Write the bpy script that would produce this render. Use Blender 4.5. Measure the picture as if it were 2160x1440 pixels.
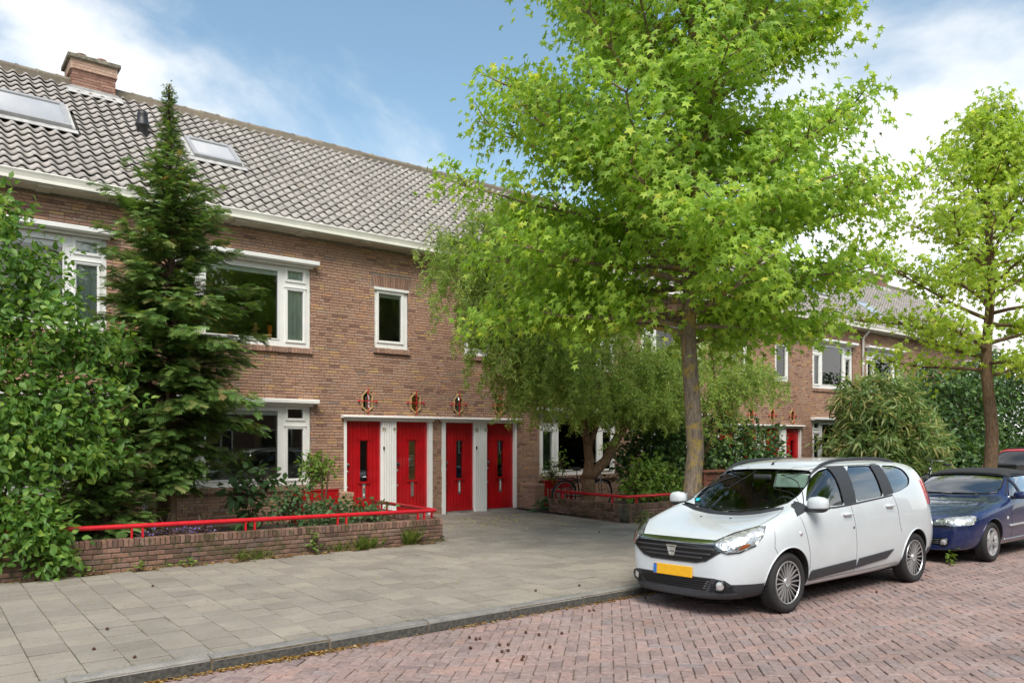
import bpy, bmesh, math, random
import numpy as np
from mathutils import Vector, Matrix
from mathutils.bvhtree import BVHTree

for o in list(bpy.data.objects):
    bpy.data.objects.remove(o, do_unlink=True)
SC = bpy.context.scene
COL = SC.collection
R = math.radians
random.seed(7)
RNG = np.random.default_rng(11)

# ------------------------------------------------------------------ camera
# World: X runs along the street, Y from the camera towards the houses, Z up; street at Z = 0.
CAM_H = 1.78
YAW = R(51.96)                      # facade direction against the view axis
cam_d = bpy.data.cameras.new('camera')
cam = bpy.data.objects.new('camera', cam_d)
COL.objects.link(cam)
cam.location = (0, 0, CAM_H)
cam.rotation_euler = (R(90), 0, -(R(90) - YAW))
cam_d.sensor_width = 36
cam_d.lens = 36 * 1636 / 2160
cam_d.shift_y = 210 / 2160
cam_d.clip_start = 0.1
cam_d.clip_end = 3000
SC.camera = cam
FWD = np.array([math.cos(YAW), math.sin(YAW), 0.0])
RGT = np.array([math.sin(YAW), -math.cos(YAW), 0.0])

def depth(p):
    p = np.asarray(p, float)
    return p @ FWD

def in_frame(p, pad=0.02):
    p = np.asarray(p, float)
    z = p @ FWD
    x = (p @ RGT) / z * 1636 / 2160
    y = (p[..., 2] - CAM_H) / z * 1636 / 2160 - 210 / 2160
    return (z > 0.5) & (np.abs(x) < .5 - pad) & (np.abs(y) < 1 / 3 - pad)

# ------------------------------------------------------------------ light
SUN_AZ = Vector((-0.50, -0.78, 0.0)).normalized()
SUN_EL = R(52)
world = bpy.data.worlds.new('World')
SC.world = world
world.use_nodes = True
wn = world.node_tree.nodes
wl = world.node_tree.links
wn.clear()
w_out = wn.new('ShaderNodeOutputWorld')
w_bg = wn.new('ShaderNodeBackground')
w_bg.inputs[1].default_value = 0.15
w_sky = wn.new('ShaderNodeTexSky')
w_sky.sky_type = 'NISHITA'
w_sky.sun_disc = False
w_sky.sun_elevation = SUN_EL
w_sky.sun_rotation = math.atan2(SUN_AZ.x, SUN_AZ.y)
w_sky.air_density = 1.0
w_sky.dust_density = 1.2
w_sky.ozone_density = 1.2
# clouds: soft white banks over the clear sky, thicker towards the horizon
w_tc = wn.new('ShaderNodeTexCoord')
w_map = wn.new('ShaderNodeMapping')
w_map.inputs['Scale'].default_value = (1.0, 1.0, 2.2)
w_map.inputs['Location'].default_value = (2.76, 2.23, 1.39)
w_n1 = wn.new('ShaderNodeTexNoise')
w_n1.inputs['Scale'].default_value = 1.7
w_n1.inputs['Detail'].default_value = 9
w_n1.inputs['Roughness'].default_value = 0.56
w_n1.inputs['Distortion'].default_value = 0.35
w_sep = wn.new('ShaderNodeSeparateXYZ')
w_hz = wn.new('ShaderNodeMapRange')
w_hz.inputs['From Min'].default_value = 0.0
w_hz.inputs['From Max'].default_value = 0.55
w_hz.inputs['To Min'].default_value = 0.17
w_hz.inputs['To Max'].default_value = -0.05
w_add = wn.new('ShaderNodeMath')
w_add.operation = 'ADD'
w_rmp = wn.new('ShaderNodeMapRange')
w_rmp.interpolation_type = 'SMOOTHSTEP'
w_rmp.inputs['From Min'].default_value = 0.43
w_rmp.inputs['From Max'].default_value = 0.68
w_mix = wn.new('ShaderNodeMixRGB')
w_mix.inputs[2].default_value = (3.75, 3.72, 3.66, 1)
wl.new(w_tc.outputs['Generated'], w_map.inputs[0])
wl.new(w_map.outputs[0], w_n1.inputs['Vector'])
wl.new(w_tc.outputs['Generated'], w_sep.inputs[0])
wl.new(w_sep.outputs[2], w_hz.inputs['Value'])
wl.new(w_n1.outputs[0], w_add.inputs[0])
wl.new(w_hz.outputs[0], w_add.inputs[1])
wl.new(w_add.outputs[0], w_rmp.inputs['Value'])
wl.new(w_rmp.outputs[0], w_mix.inputs[0])
w_hs = wn.new('ShaderNodeHueSaturation')
w_hs.inputs['Hue'].default_value = 0.482
w_hs.inputs['Saturation'].default_value = 0.95
w_hs.inputs['Value'].default_value = 0.62
wl.new(w_sky.outputs[0], w_hs.inputs['Color'])
wl.new(w_hs.outputs[0], w_mix.inputs[1])
wl.new(w_mix.outputs[0], w_bg.inputs[0])
wl.new(w_bg.outputs[0], w_out.inputs[0])

sun_d = bpy.data.lights.new('sun', 'SUN')
sun_d.energy = 1.9
sun_d.angle = R(36)
sun_d.color = (1.0, 0.955, 0.88)
sun = bpy.data.objects.new('sun', sun_d)
COL.objects.link(sun)
sdir = Vector((SUN_AZ.x * math.cos(SUN_EL), SUN_AZ.y * math.cos(SUN_EL), math.sin(SUN_EL)))
sun.rotation_euler = sdir.to_track_quat('Z', 'Y').to_euler()
sun.location = (0, 0, 30)

vs = SC.view_settings
vs.view_transform = 'Standard'
vs.look = 'None'
vs.exposure = 1.18
vs.gamma = 1
vs.use_curve_mapping = False
SC.render.resolution_x, SC.render.resolution_y = 1024, 682
try:
    SC.cycles.max_bounces = 8
    SC.cycles.transparent_max_bounces = 16
    SC.cycles.use_adaptive_sampling = True
except Exception:
    pass

# ------------------------------------------------------------------ helpers
def tag(o, label=None, cat=None, group=None, kind=None):
    if label: o['label'] = label
    if cat: o['category'] = cat
    if group: o['group'] = group
    if kind: o['kind'] = kind
    return o

def empty(name, loc=(0, 0, 0), rz=0.0):
    o = bpy.data.objects.new(name, None)
    o.location = loc
    o.rotation_euler = (0, 0, rz)
    o.empty_display_size = .2
    COL.objects.link(o)
    return o

def base_matrix(o):
    return Matrix.Translation(o.location) @ o.rotation_euler.to_matrix().to_4x4()

def put(o, parent=None, world=True):
    """link o; world=True: its mesh is in world coordinates although it hangs under an Empty"""
    COL.objects.link(o)
    if parent is not None:
        o.parent = parent
        if world and parent.parent is None and parent.type == 'EMPTY':
            o.matrix_parent_inverse = base_matrix(parent).inverted()
    return o

def raw_mesh(name, V, loops, starts, mats, rnd=None, midx=None, smooth=False):
    me = bpy.data.meshes.new(name)
    V = np.ascontiguousarray(V, dtype=np.float32)
    me.vertices.add(len(V))
    me.vertices.foreach_set('co', V.ravel())
    me.loops.add(len(loops))
    me.loops.foreach_set('vertex_index', np.asarray(loops, dtype=np.int32))
    me.polygons.add(len(starts))
    me.polygons.foreach_set('loop_start', np.asarray(starts, dtype=np.int32))
    if midx is not None:
        me.polygons.foreach_set('material_index', np.asarray(midx, dtype=np.int32))
    me.polygons.foreach_set('use_smooth', np.full(len(starts), smooth, dtype=bool))
    me.update(calc_edges=True)
    for m in (mats if isinstance(mats, (list, tuple)) else [mats]):
        me.materials.append(m)
    if rnd is not None:
        a = me.attributes.new('rnd', 'FLOAT', 'FACE')
        a.data.foreach_set('value', np.asarray(rnd, dtype=np.float32))
    return me

class MB:
    """collects shapes and builds them as ONE mesh object"""
    def __init__(s):
        s.v, s.f, s.m, s.r, s.n = [], [], [], [], 0
    def add(s, V, F, mi=0, rnd=0.0):
        for p in V: s.v.append(tuple(p))
        for f in F:
            s.f.append([i + s.n for i in f]); s.m.append(mi); s.r.append(rnd)
        s.n += len(V)
        return s
    def box(s, x0, x1, y0, y1, z0, z1, mi=0, M=None, rnd=0.0):
        V = [(x0, y0, z0), (x1, y0, z0), (x1, y1, z0), (x0, y1, z0), (x0, y0, z1), (x1, y0, z1), (x1, y1, z1), (x0, y1, z1)]
        if M is not None: V = [M @ Vector(p) for p in V]
        return s.add(V, [(0, 3, 2, 1), (4, 5, 6, 7), (0, 1, 5, 4), (1, 2, 6, 5), (2, 3, 7, 6), (3, 0, 4, 7)], mi, rnd)
    def cbox(s, x0, x1, y0, y1, z0, z1, b=.01, mi=0, M=None, rnd=0.0):
        """box with chamfered edges"""
        xs, ys, zs = (x0, x1), (y0, y1), (z0, z1)
        V, idx = [], {}
        for i in (0, 1):
            for j in (0, 1):
                for k in (0, 1):
                    c = (xs[i], ys[j], zs[k]); d = (b if i == 0 else -b, b if j == 0 else -b, b if k == 0 else -b)
                    for a in range(3):
                        p = [c[q] + (0 if q == a else d[q]) for q in range(3)]
                        idx[(i, j, k, a)] = len(V); V.append(p)
        F = []
        g = lambda i, j, k, a: idx[(i, j, k, a)]
        for a in range(3):
            for e in (0, 1):
                o = [q for q in range(3) if q != a]
                q = []
                for (u, w) in ((0, 0), (1, 0), (1, 1), (0, 1)):
                    c = [0, 0, 0]; c[a] = e; c[o[0]] = u; c[o[1]] = w
                    q.append(g(*c, a))
                F.append(q)
        for a in range(3):
            o = [q for q in range(3) if q != a]
            for u in (0, 1):
                for w in (0, 1):
                    c0 = [0, 0, 0]; c0[o[0]] = u; c0[o[1]] = w; c1 = list(c0); c1[a] = 1
                    F.append([g(*c0, o[0]), g(*c1, o[0]), g(*c1, o[1]), g(*c0, o[1])])
        for i in (0, 1):
            for j in (0, 1):
                for k in (0, 1):
                    F.append([g(i, j, k, 0), g(i, j, k, 1), g(i, j, k, 2)])
        ctr = Vector(((x0 + x1) / 2, (y0 + y1) / 2, (z0 + z1) / 2))
        G = []
        for f in F:
            P = [Vector(V[i]) for i in f]
            n = (P[1] - P[0]).cross(P[2] - P[0])
            G.append(f if n.dot(sum(P, Vector()) / len(P) - ctr) > 0 else f[::-1])
        if M is not None: V = [M @ Vector(p) for p in V]
        return s.add(V, G, mi, rnd)
    def tube(s, P, r, n=8, mi=0, cap=True, rnd=0.0):
        P = [Vector(p) for p in P]
        rr = r if isinstance(r, (list, tuple)) else [r] * len(P)
        V, F = [], []
        up = Vector((0, 0, 1))
        prev = None
        for i, p in enumerate(P):
            d = (P[min(i + 1, len(P) - 1)] - P[max(i - 1, 0)])
            if d.length < 1e-9: d = Vector((0, 0, 1))
            d.normalize()
            if prev is None:
                a = d.cross(up) if abs(d.z) < .95 else d.cross(Vector((1, 0, 0)))
            else:
                a = prev - d * prev.dot(d)
            a.normalize(); prev = a
            b = d.cross(a)
            for k in range(n):
                t = 2 * math.pi * k / n
                V.append(p + (a * math.cos(t) + b * math.sin(t)) * rr[i])
        for i in range(len(P) - 1):
            for k in range(n):
                F.append((i * n + k, i * n + (k + 1) % n, (i + 1) * n + (k + 1) % n, (i + 1) * n + k))
        if cap:
            F.append(tuple(range(n))[::-1]); F.append(tuple((len(P) - 1) * n + k for k in range(n)))
        return s.add(V, F, mi, rnd)
    def lathe(s, prof, n=24, M=None, mi=0, rnd=0.0):
        """prof: (radius, height) pairs turned round Z"""
        V, F = [], []
        for (r, z) in prof:
            for k in range(n):
                t = 2 * math.pi * k / n
                V.append(Vector((r * math.cos(t), r * math.sin(t), z)))
        for i in range(len(prof) - 1):
            for k in range(n):
                F.append((i * n + k, i * n + (k + 1) % n, (i + 1) * n + (k + 1) % n, (i + 1) * n + k))
        if M is not None: V = [M @ p for p in V]
        return s.add(V, F, mi, rnd)
    def prism(s, pts, h0, h1, axis=2, mi=0, M=None, rnd=0.0):
        """polygon pts extruded along an axis: 2: pts=(x,y); 1: pts=(x,z); 0: pts=(y,z)"""
        def mk(p, h):
            return (p[0], p[1], h) if axis == 2 else ((p[0], h, p[1]) if axis == 1 else (h, p[0], p[1]))
        n = len(pts)
        V = [mk(p, h0) for p in pts] + [mk(p, h1) for p in pts]
        if M is not None: V = [M @ Vector(p) for p in V]
        F = [tuple(range(n))[::-1], tuple(range(n, 2 * n))] + [(i, (i + 1) % n, n + (i + 1) % n, n + i) for i in range(n)]
        return s.add(V, F, mi, rnd)
    def mesh(s, name, mats, smooth=False):
        loops, starts = [], []
        for f in s.f:
            starts.append(len(loops)); loops.extend(f)
        return raw_mesh(name, np.array(s.v, dtype=np.float32).reshape(-1, 3), loops, starts, mats, s.r, s.m, smooth)
    def build(s, name, mats, parent=None, smooth=False, world=True, angle=None):
        me = s.mesh(name, mats, smooth)
        o = bpy.data.objects.new(name, me)
        put(o, parent, world)
        if angle:
            me.polygons.foreach_set('use_smooth', np.ones(len(me.polygons), dtype=bool))
            me.set_sharp_from_angle(angle=R(angle))
        return o

def quad_boxes(B):
    """B: (n,6) x0,x1,y0,y1,z0,z1 -> verts, loops, starts for n boxes"""
    B = np.asarray(B, float)
    ix = [(0, 2, 4), (1, 2, 4), (1, 3, 4), (0, 3, 4), (0, 2, 5), (1, 2, 5), (1, 3, 5), (0, 3, 5)]
    V = np.stack([B[:, list(i)] for i in ix], 1)
    F = np.array([(0, 3, 2, 1), (4, 5, 6, 7), (0, 1, 5, 4), (1, 2, 6, 5), (2, 3, 7, 6), (3, 0, 4, 7)])
    L = (F[None] + 8 * np.arange(len(B))[:, None, None]).reshape(-1)
    return V.reshape(-1, 3), L, np.arange(0, len(L), 4)

def shade(o, angle=35):
    me = o.data
    me.polygons.foreach_set('use_smooth', np.ones(len(me.polygons), dtype=bool))
    me.set_sharp_from_angle(angle=R(angle))
    return o

# ------------------------------------------------------------------ materials
class NT:
    def __init__(s, name):
        s.m = bpy.data.materials.new(name)
        s.m.use_nodes = True
        s.t = s.m.node_tree
        s.t.nodes.clear()
        s.out = s.n('OutputMaterial')
    def n(s, ty, **kw):
        nd = s.t.nodes.new('ShaderNode' + ty)
        for k, v in kw.items(): setattr(nd, k, v)
        return nd
    def l(s, a, b): s.t.links.new(a, b)
    def coord(s, kind='Object', scale=(1, 1, 1)):
        tc = s.n('TexCoord'); mp = s.n('Mapping'); mp.inputs['Scale'].default_value = scale
        s.l(tc.outputs[kind], mp.inputs[0]); return mp.outputs[0]
    def geo(s, scale=(1, 1, 1)):
        g = s.n('NewGeometry'); mp = s.n('Mapping'); mp.inputs['Scale'].default_value = scale
        s.l(g.outputs['Position'], mp.inputs[0]); return mp.outputs[0]
    def noise(s, vec, scale, detail=4, rough=.55):
        nd = s.n('TexNoise'); nd.inputs['Scale'].default_value = scale
        nd.inputs['Detail'].default_value = detail; nd.inputs['Roughness'].default_value = rough
        s.l(vec, nd.inputs['Vector']); return nd.outputs[0]
    def ramp(s, fac, stops, interp='LINEAR'):
        nd = s.n('ValToRGB'); cr = nd.color_ramp; cr.interpolation = interp
        while len(cr.elements) > 1: cr.elements.remove(cr.elements[0])
        for i, (p, c) in enumerate(stops):
            e = cr.elements[0] if i == 0 else cr.elements.new(p)
            e.position = p
            e.color = (*c, 1) if not isinstance(c, (int, float)) else (c, c, c, 1)
        s.l(fac, nd.inputs[0]); return nd.outputs[0]
    def mix(s, fac, a, b, mode='MIX'):
        nd = s.n('MixRGB', blend_type=mode)
        for i, v in ((0, fac), (1, a), (2, b)):
            if isinstance(v, (int, float)): nd.inputs[i].default_value = v if i == 0 else (v, v, v, 1)
            elif isinstance(v, tuple): nd.inputs[i].default_value = (*v, 1)
            else: s.l(v, nd.inputs[i])
        return nd.outputs[0]
    def math(s, op, a, b=0.0):
        nd = s.n('Math', operation=op)
        for i, v in ((0, a), (1, b)):
            if isinstance(v, (int, float)): nd.inputs[i].default_value = v
            else: s.l(v, nd.inputs[i])
        return nd.outputs[0]
    def rnd(s):
        at = s.n('Attribute', attribute_name='rnd'); oi = s.n('ObjectInfo')
        return s.math('FRACT', s.math('ADD', at.outputs['Fac'], oi.outputs['Random']))
    def bump(s, h, strength=.3, dist=.01):
        b = s.n('Bump'); b.inputs['Strength'].default_value = strength; b.inputs['Distance'].default_value = dist
        s.l(h, b.inputs['Height']); return b.outputs[0]
    def bsdf(s, color, rough=.6, metal=0.0, spec=.5, normal=None, coat=0.0, **kw):
        p = s.n('BsdfPrincipled')
        if isinstance(color, tuple): p.inputs['Base Color'].default_value = (*color, 1)
        else: s.l(color, p.inputs['Base Color'])
        if isinstance(rough, (int, float)): p.inputs['Roughness'].default_value = rough
        else: s.l(rough, p.inputs['Roughness'])
        p.inputs['Metallic'].default_value = metal
        p.inputs['Specular IOR Level'].default_value = spec
        p.inputs['Coat Weight'].default_value = coat
        p.inputs['Coat Roughness'].default_value = .03
        if normal is not None: s.l(normal, p.inputs['Normal'])
        return p.outputs[0]
    def end(s, sh):
        s.l(sh, s.out.inputs[0]); return s.m

def simple(name, color, rough=.5, metal=0.0, spec=.5, coat=0.0, var=.12, vscale=9.0, bump=0.0, bscale=60.0):
    t = NT(name); v = t.coord('Object')
    n = t.noise(v, vscale, 5)
    c = t.mix(1.0, color, t.ramp(n, [(.3, 1 - var), (.7, 1 + var * .4)]), 'MULTIPLY')
    nm = t.bump(t.noise(v, bscale, 3), bump, .004) if bump else None
    return t.end(t.bsdf(c, rough, metal, spec, nm, coat))

def brick_mat(name, stops, scale=1.0, dirt=(.5, 1.0), moss=0.0, bump=.35):
    t = NT(name); v = t.geo()
    c = t.ramp(t.rnd(), stops)
    n1 = t.noise(v, 28 * scale, 5, .65); n2 = t.noise(v, 1.1, 4); n3 = t.noise(v, 160 * scale, 3, .7)
    c = t.mix(1.0, c, t.ramp(n1, [(.28, .68), (.72, 1.22)]), 'MULTIPLY')
    c = t.mix(1.0, c, t.ramp(n2, [(.3, dirt[0]), (.65, dirt[1])]), 'MULTIPLY')
    c = t.mix(t.ramp(t.noise(v, 55 * scale, 4, .7), [(.6, 0.0), (.72, .5)]), c, (.36, .30, .26))
    if moss:
        mk = t.ramp(t.noise(v, 6.5, 6, .65), [(.5, 0.0), (.62, moss)])
        c = t.mix(mk, c, t.mix(n3, (.035, .04, .012), (.09, .085, .03)))
    h = t.mix(.5, n1, n3)
    return t.end(t.bsdf(c, .9, 0, .25, t.bump(h, bump, .004)))

M = {}
M['brick'] = brick_mat('facade_brick', [(0, (0.226, 0.128, 0.097)), (.12, (0.356, 0.206, 0.142)), (.3, (0.418, 0.250, 0.168)), (.5, (0.379, 0.229, 0.163)),
    (.68, (0.452, 0.278, 0.189)), (.80, (0.390, 0.262, 0.205)), (.91, (0.486, 0.267, 0.153)), (.965, (0.486, 0.323, 0.157)), (1, (0.294, 0.212, 0.184))], dirt=(.90, 1.10))
M['brick_arch'] = brick_mat('arch_brick', [(0, (.23, .135, .10)), (.5, (.31, .185, .13)), (1, (.36, .215, .15))], dirt=(.9, 1.05))
M['mortar'] = simple('mortar', (.30, .25, .20), .95, var=.4, vscale=20, bump=.4)
M['garden_brick'] = brick_mat('garden_wall_brick', [(0, (.12, .07, .055)), (.3, (.20, .115, .085)), (.55, (.25, .14, .10)), (.8, (.29, .18, .135)), (1, (.18, .125, .105))], dirt=(.6, 1.1), moss=.75, bump=.6)
M['chim_brick'] = brick_mat('chimney_brick', [(0, (.19, .095, .07)), (.5, (.28, .15, .11)), (1, (.35, .20, .145))], dirt=(.85, 1.1))
M['chim_pale'] = brick_mat('chimney_pale_brick', [(0, (.40, .26, .19)), (.5, (.46, .31, .23)), (1, (.44, .33, .25))], dirt=(.9, 1.05))
M['paving'] = brick_mat('street_clinker', [(0, (.225, .170, .162)), (.2, (.285, .202, .182)), (.45, (.31, .222, .20)), (.65, (.285, .222, .208)), (.85, (.335, .222, .19)), (1, (.25, .208, .205))], scale=.8, dirt=(.80, 1.08), bump=.4)
def slab_mat():
    t = NT('concrete_slab'); v = t.geo()
    c = t.ramp(t.rnd(), [(0, (0.252, 0.220, 0.185)), (.4, (0.278, 0.247, 0.206)), (.7, (0.296, 0.263, 0.218)), (.92, (0.318, 0.278, 0.225)), (1, (0.265, 0.240, 0.209))])
    g = t.noise(v, 240, 2, .8)
    c = t.mix(1.0, c, t.ramp(g, [(.3, .55), (.7, 1.40)]), 'MULTIPLY')
    c = t.mix(1.0, c, t.ramp(t.noise(v, 90, 4, .8), [(.3, .80), (.7, 1.18)]), 'MULTIPLY')
    c = t.mix(1.0, c, t.ramp(t.noise(v, 1.1, 6, .65), [(.3, .78), (.7, 1.12)]), 'MULTIPLY')
    st = t.ramp(t.noise(v, 4.5, 6, .75), [(.56, 0.0), (.70, .45)])
    c = t.mix(st, c, (.16, .145, .115))
    c = t.mix(t.ramp(t.noise(v, 60, 3, .6), [(.68, 0.0), (.74, .35)]), c, (.42, .40, .36))
    return t.end(t.bsdf(c, .92, 0, .25, t.bump(g, .35, .003)))
M['slab'] = slab_mat()
def kerb_mat():
    t = NT('kerb_concrete'); v = t.geo()
    g = t.noise(v, 130, 4, .8)
    c = t.mix(1.0, t.ramp(t.rnd(), [(0, (.22, .21, .195)), (1, (.27, .255, .23))]), t.ramp(g, [(.3, .55), (.7, 1.35)]), 'MULTIPLY')
    d = t.ramp(t.noise(v, 5, 5, .7), [(.35, .7), (.65, 1.05)])
    return t.end(t.bsdf(t.mix(1.0, c, d, 'MULTIPLY'), .93, 0, .2, t.bump(g, .5, .004)))
M['kerb'] = kerb_mat()
M['kerb_face'] = simple('kerb_face_grime', (.085, .08, .07), .95, var=.6, vscale=30, bump=.6, bscale=120)
M['joint_sand'] = simple('joint_sand', (.17, .135, .09), .98, var=.6, vscale=14, bump=.5)
M['soil'] = simple('garden_soil', (.055, .038, .026), 1.0, var=.6, vscale=12, bump=.8, bscale=30)
M['earth'] = simple('ground_earth', (.12, .11, .085), 1.0, var=.4, vscale=3)
M['white'] = simple('white_paint', (.80, .79, .75), .35, var=.06, vscale=4)
M['cream'] = simple('cream_paint', (.66, .62, .50), .45, var=.14, vscale=6)
M['soffit'] = simple('soffit_board', (.50, .46, .36), .6, var=.2, vscale=3)
M['red'] = simple('red_paint', (.42, .004, .008), .30, var=.30, vscale=3, coat=.25)
M['redrail'] = simple('red_rail_paint', (.58, .012, .022), .3, var=.2, vscale=7)
M['black'] = simple('black_plastic', (.018, .018, .02), .45, var=.2)
M['steel'] = simple('brushed_steel', (.55, .54, .50), .33, metal=.9, var=.15)
M['brass'] = simple('brass_plate', (.62, .50, .28), .4, metal=.4, var=.1)
M['wood'] = simple('varnished_wood', (.55, .37, .17), .45, var=.3, vscale=18)
M['zinc'] = simple('zinc_pipe', (.42, .42, .41), .5, metal=.3, var=.2)
M['lead'] = simple('lead_flashing', (.46, .45, .43), .7, var=.35, vscale=8, bump=.3, bscale=20)
M['room'] = simple('room_plaster', (.34, .31, .27), .9)
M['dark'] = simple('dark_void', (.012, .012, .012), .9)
M['curtain'] = simple('curtain_cloth', (.80, .82, .78), .9, var=.1)
M['curtain_green'] = simple('green_curtain', (.42, .58, .52), .9, var=.15)
M['blind_or_sky_glare'] = simple('blind_and_glare_white', (.82, .82, .80), .5, var=.05)  # window blinds, and the painted sky glare under the skylight panes
M['orange'] = simple('orange_glaze', (.75, .17, .02), .3)
def glass_mat(name, tint=(.92, .95, .93), refl=1.0, ior=1.5):
    t = NT(name)
    f = t.n('Fresnel'); f.inputs[0].default_value = ior
    fac = t.math('MINIMUM', t.math('MULTIPLY', f.outputs[0], 1.9 * refl), 1.0)
    tr = t.n('BsdfTransparent'); tr.inputs[0].default_value = (*tint, 1)
    gl = t.n('BsdfGlossy'); gl.inputs['Roughness'].default_value = 0.0
    gl.inputs[0].default_value = (1, 1, 1, 1)
    mx = t.n('MixShader')
    t.l(fac, mx.inputs[0]); t.l(tr.outputs[0], mx.inputs[1]); t.l(gl.outputs[0], mx.inputs[2])
    return t.end(mx.outputs[0])
M['glass'] = glass_mat('window_glass')
M['skyglass'] = glass_mat('skylight_glass', (.92, .94, .95), 2.2)
def tile_mat(name, a, b, moss):
    t = NT(name); v = t.geo()
    c = t.ramp(t.rnd(), [(0, a), (.5, tuple((x + y) / 2 for x, y in zip(a, b))), (1, b)])
    c = t.mix(1.0, c, t.ramp(t.noise(v, 17, 6, .7), [(.25, .70), (.7, 1.15)]), 'MULTIPLY')
    c = t.mix(t.ramp(t.noise(v, 32, 4, .6), [(.62, 0.0), (.72, .75)]), c, (.10, .095, .09))
    c = t.mix(t.ramp(t.noise(v, 2.2, 5, .7), [(.62, 0.0), (.74, moss)]), c, (.30, .235, .11))
    return t.end(t.bsdf(c, .9, 0, .25, t.bump(t.noise(v, 110, 3, .7), .3, .003)))
M['tile'] = tile_mat('roof_tile', (.335, .31, .285), (.45, .415, .38), .45)
M['ridge'] = tile_mat('ridge_tile', (.15, .13, .10), (.24, .20, .15), .8)
# ------------------------------------------------------------------ ground, street, kerb, pavement
def sheet(name, x0, x1, y0, y1, z, mat, kind='structure', parent=None):
    o = MB().add([(x0, y0, z), (x1, y0, z), (x1, y1, z), (x0, y1, z)], [(0, 1, 2, 3)]).build(name, mat, parent)
    if kind: tag(o, kind=kind)
    return o

sheet('ground', -700, 900, -700, 900, -.08, M['earth'])

KERB_Y = 6.26
def zpav(y): return .08 + .012 * (y - 6.4)
def zst(y): return -.022 * (y - 4.6)      # the street falls towards the kerb

street = MB().add([(-60, -3, zst(-3) - .012), (140, -3, zst(-3) - .012), (140, 6.27, zst(6.27) - .012), (-60, 6.27, zst(6.27) - .012)], [(0, 1, 2, 3)]).build('street', M['joint_sand'])
tag(street, kind='structure')
def block_mesh(name, lx, ly, h, inset, mat):
    a, b = lx / 2, ly / 2
    V = [(-a, -b, -h), (a, -b, -h), (a, b, -h), (-a, b, -h)]
    V += [(-a, -b, -inset), (a, -b, -inset), (a, b, -inset), (-a, b, -inset)]
    a -= inset; b -= inset
    V += [(-a, -b, 0), (a, -b, 0), (a, b, 0), (-a, b, 0)]
    F = [(8, 9, 10, 11)]
    for k in range(4):
        j = (k + 1) % 4
        F += [(k, j, 4 + j, 4 + k), (4 + k, 4 + j, 8 + j, 8 + k)]
    m = MB().add(V, F)
    return np.array(V), F, m.mesh(name, mat)

def pieces(name, rest_name, tmpl, mat, P, ROT, parent, nobj=300, vis=None, tilt=0.0, dist_key=None):
    """lay copies of one piece: the nobj that show largest as objects, the rest joined into one part"""
    V, F, me = tmpl
    P = np.asarray(P, float); ROT = np.asarray(ROT, float)
    n = len(P)
    key = depth(P) if dist_key is None else dist_key
    ok = in_frame(P) if vis is None else vis
    order = np.argsort(np.where(ok, key, 1e6 + key))
    near = order[:min(nobj, int(ok.sum()))]
    near_set = np.zeros(n, bool); near_set[near] = True
    tx = RNG.normal(0, tilt, n); ty = RNG.normal(0, tilt, n)
    c, s = np.cos(ROT), np.sin(ROT)
    for i in near:
        o = bpy.data.objects.new(name, me)
        o.location = P[i]
        o.rotation_euler = (tx[i], ty[i], ROT[i])
        COL.objects.link(o); o.parent = parent
    rest = np.where(~near_set)[0]
    if len(rest):
        L = np.zeros((len(rest), len(V), 3))
        vx, vy, vz = V[:, 0], V[:, 1], V[:, 2]
        L[:, :, 0] = P[rest, 0, None] + c[rest, None] * vx - s[rest, None] * vy
        L[:, :, 1] = P[rest, 1, None] + s[rest, None] * vx + c[rest, None] * vy
        L[:, :, 2] = P[rest, 2, None] + vz + tx[rest, None] * vy - ty[rest, None] * vx
        fl = np.concatenate([np.array(f) for f in F]); fs = np.cumsum([0] + [len(f) for f in F])[:-1]
        loops = (fl[None] + len(V) * np.arange(len(rest))[:, None]).ravel()
        starts = (fs[None] + len(fl) * np.arange(len(rest))[:, None]).ravel()
        rn = np.repeat(RNG.random(len(rest)), len(F))
        mesh = raw_mesh(rest_name, L.reshape(-1, 3), loops, starts, mat, rn)
        o = bpy.data.objects.new(rest_name, mesh)
        COL.objects.link(o); o.parent = parent
        tag(o, kind='stuff')
    return near

# street clinkers in herringbone bond, laid diagonally
U = .1015
pv, pr = [], []
c45 = math.cos(R(45))
for a in range(-140, 420):
    for b in range(-130, 130):
        for (cx, cy, rot) in ((1.0, .5, 0), (2.5, 0.0, 90)):
            X = (a + 2 * b + cx) * U; Y = (a - 2 * b + cy) * U
            x = c45 * X + c45 * Y - 6.0; y = -c45 * X + c45 * Y + 3.4
            if -1.5 < x < 26 and .4 < y < KERB_Y - .09:
                pv.append((x, y, 0)); pr.append(R(rot) - R(45))
pv = np.array(pv); pr = np.array(pr)
fr = in_frame(pv, -.35)
pv, pr = pv[fr], pr[fr]
pv[:, 2] += zst(pv[:, 1]) + RNG.normal(0, .0022, len(pv)) + .006 * np.sin(pv[:, 0] * 1.3 + pv[:, 1]) * np.cos(pv[:, 1] * .9)
pv[:, :2] += RNG.normal(0, .0012, (len(pv), 2))
pr = pr + RNG.normal(0, .012, len(pr))
clinker = block_mesh('paving_brick', .1965, .0955, .03, .005, M['paving'])
pieces('paving_brick', 'paving_bricks', clinker, M['paving'], pv, pr, street, 300, tilt=.006)
# gutter row of clinkers laid lengthwise beside the kerb
gp = np.array([(-1.5 + .203 * i, KERB_Y - .05, zst(KERB_Y) + .004) for i in range(140)])
pieces('gutter_brick', 'gutter_bricks', clinker, M['paving'], gp, RNG.normal(0, .01, len(gp)), street, 0, tilt=.004)

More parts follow.
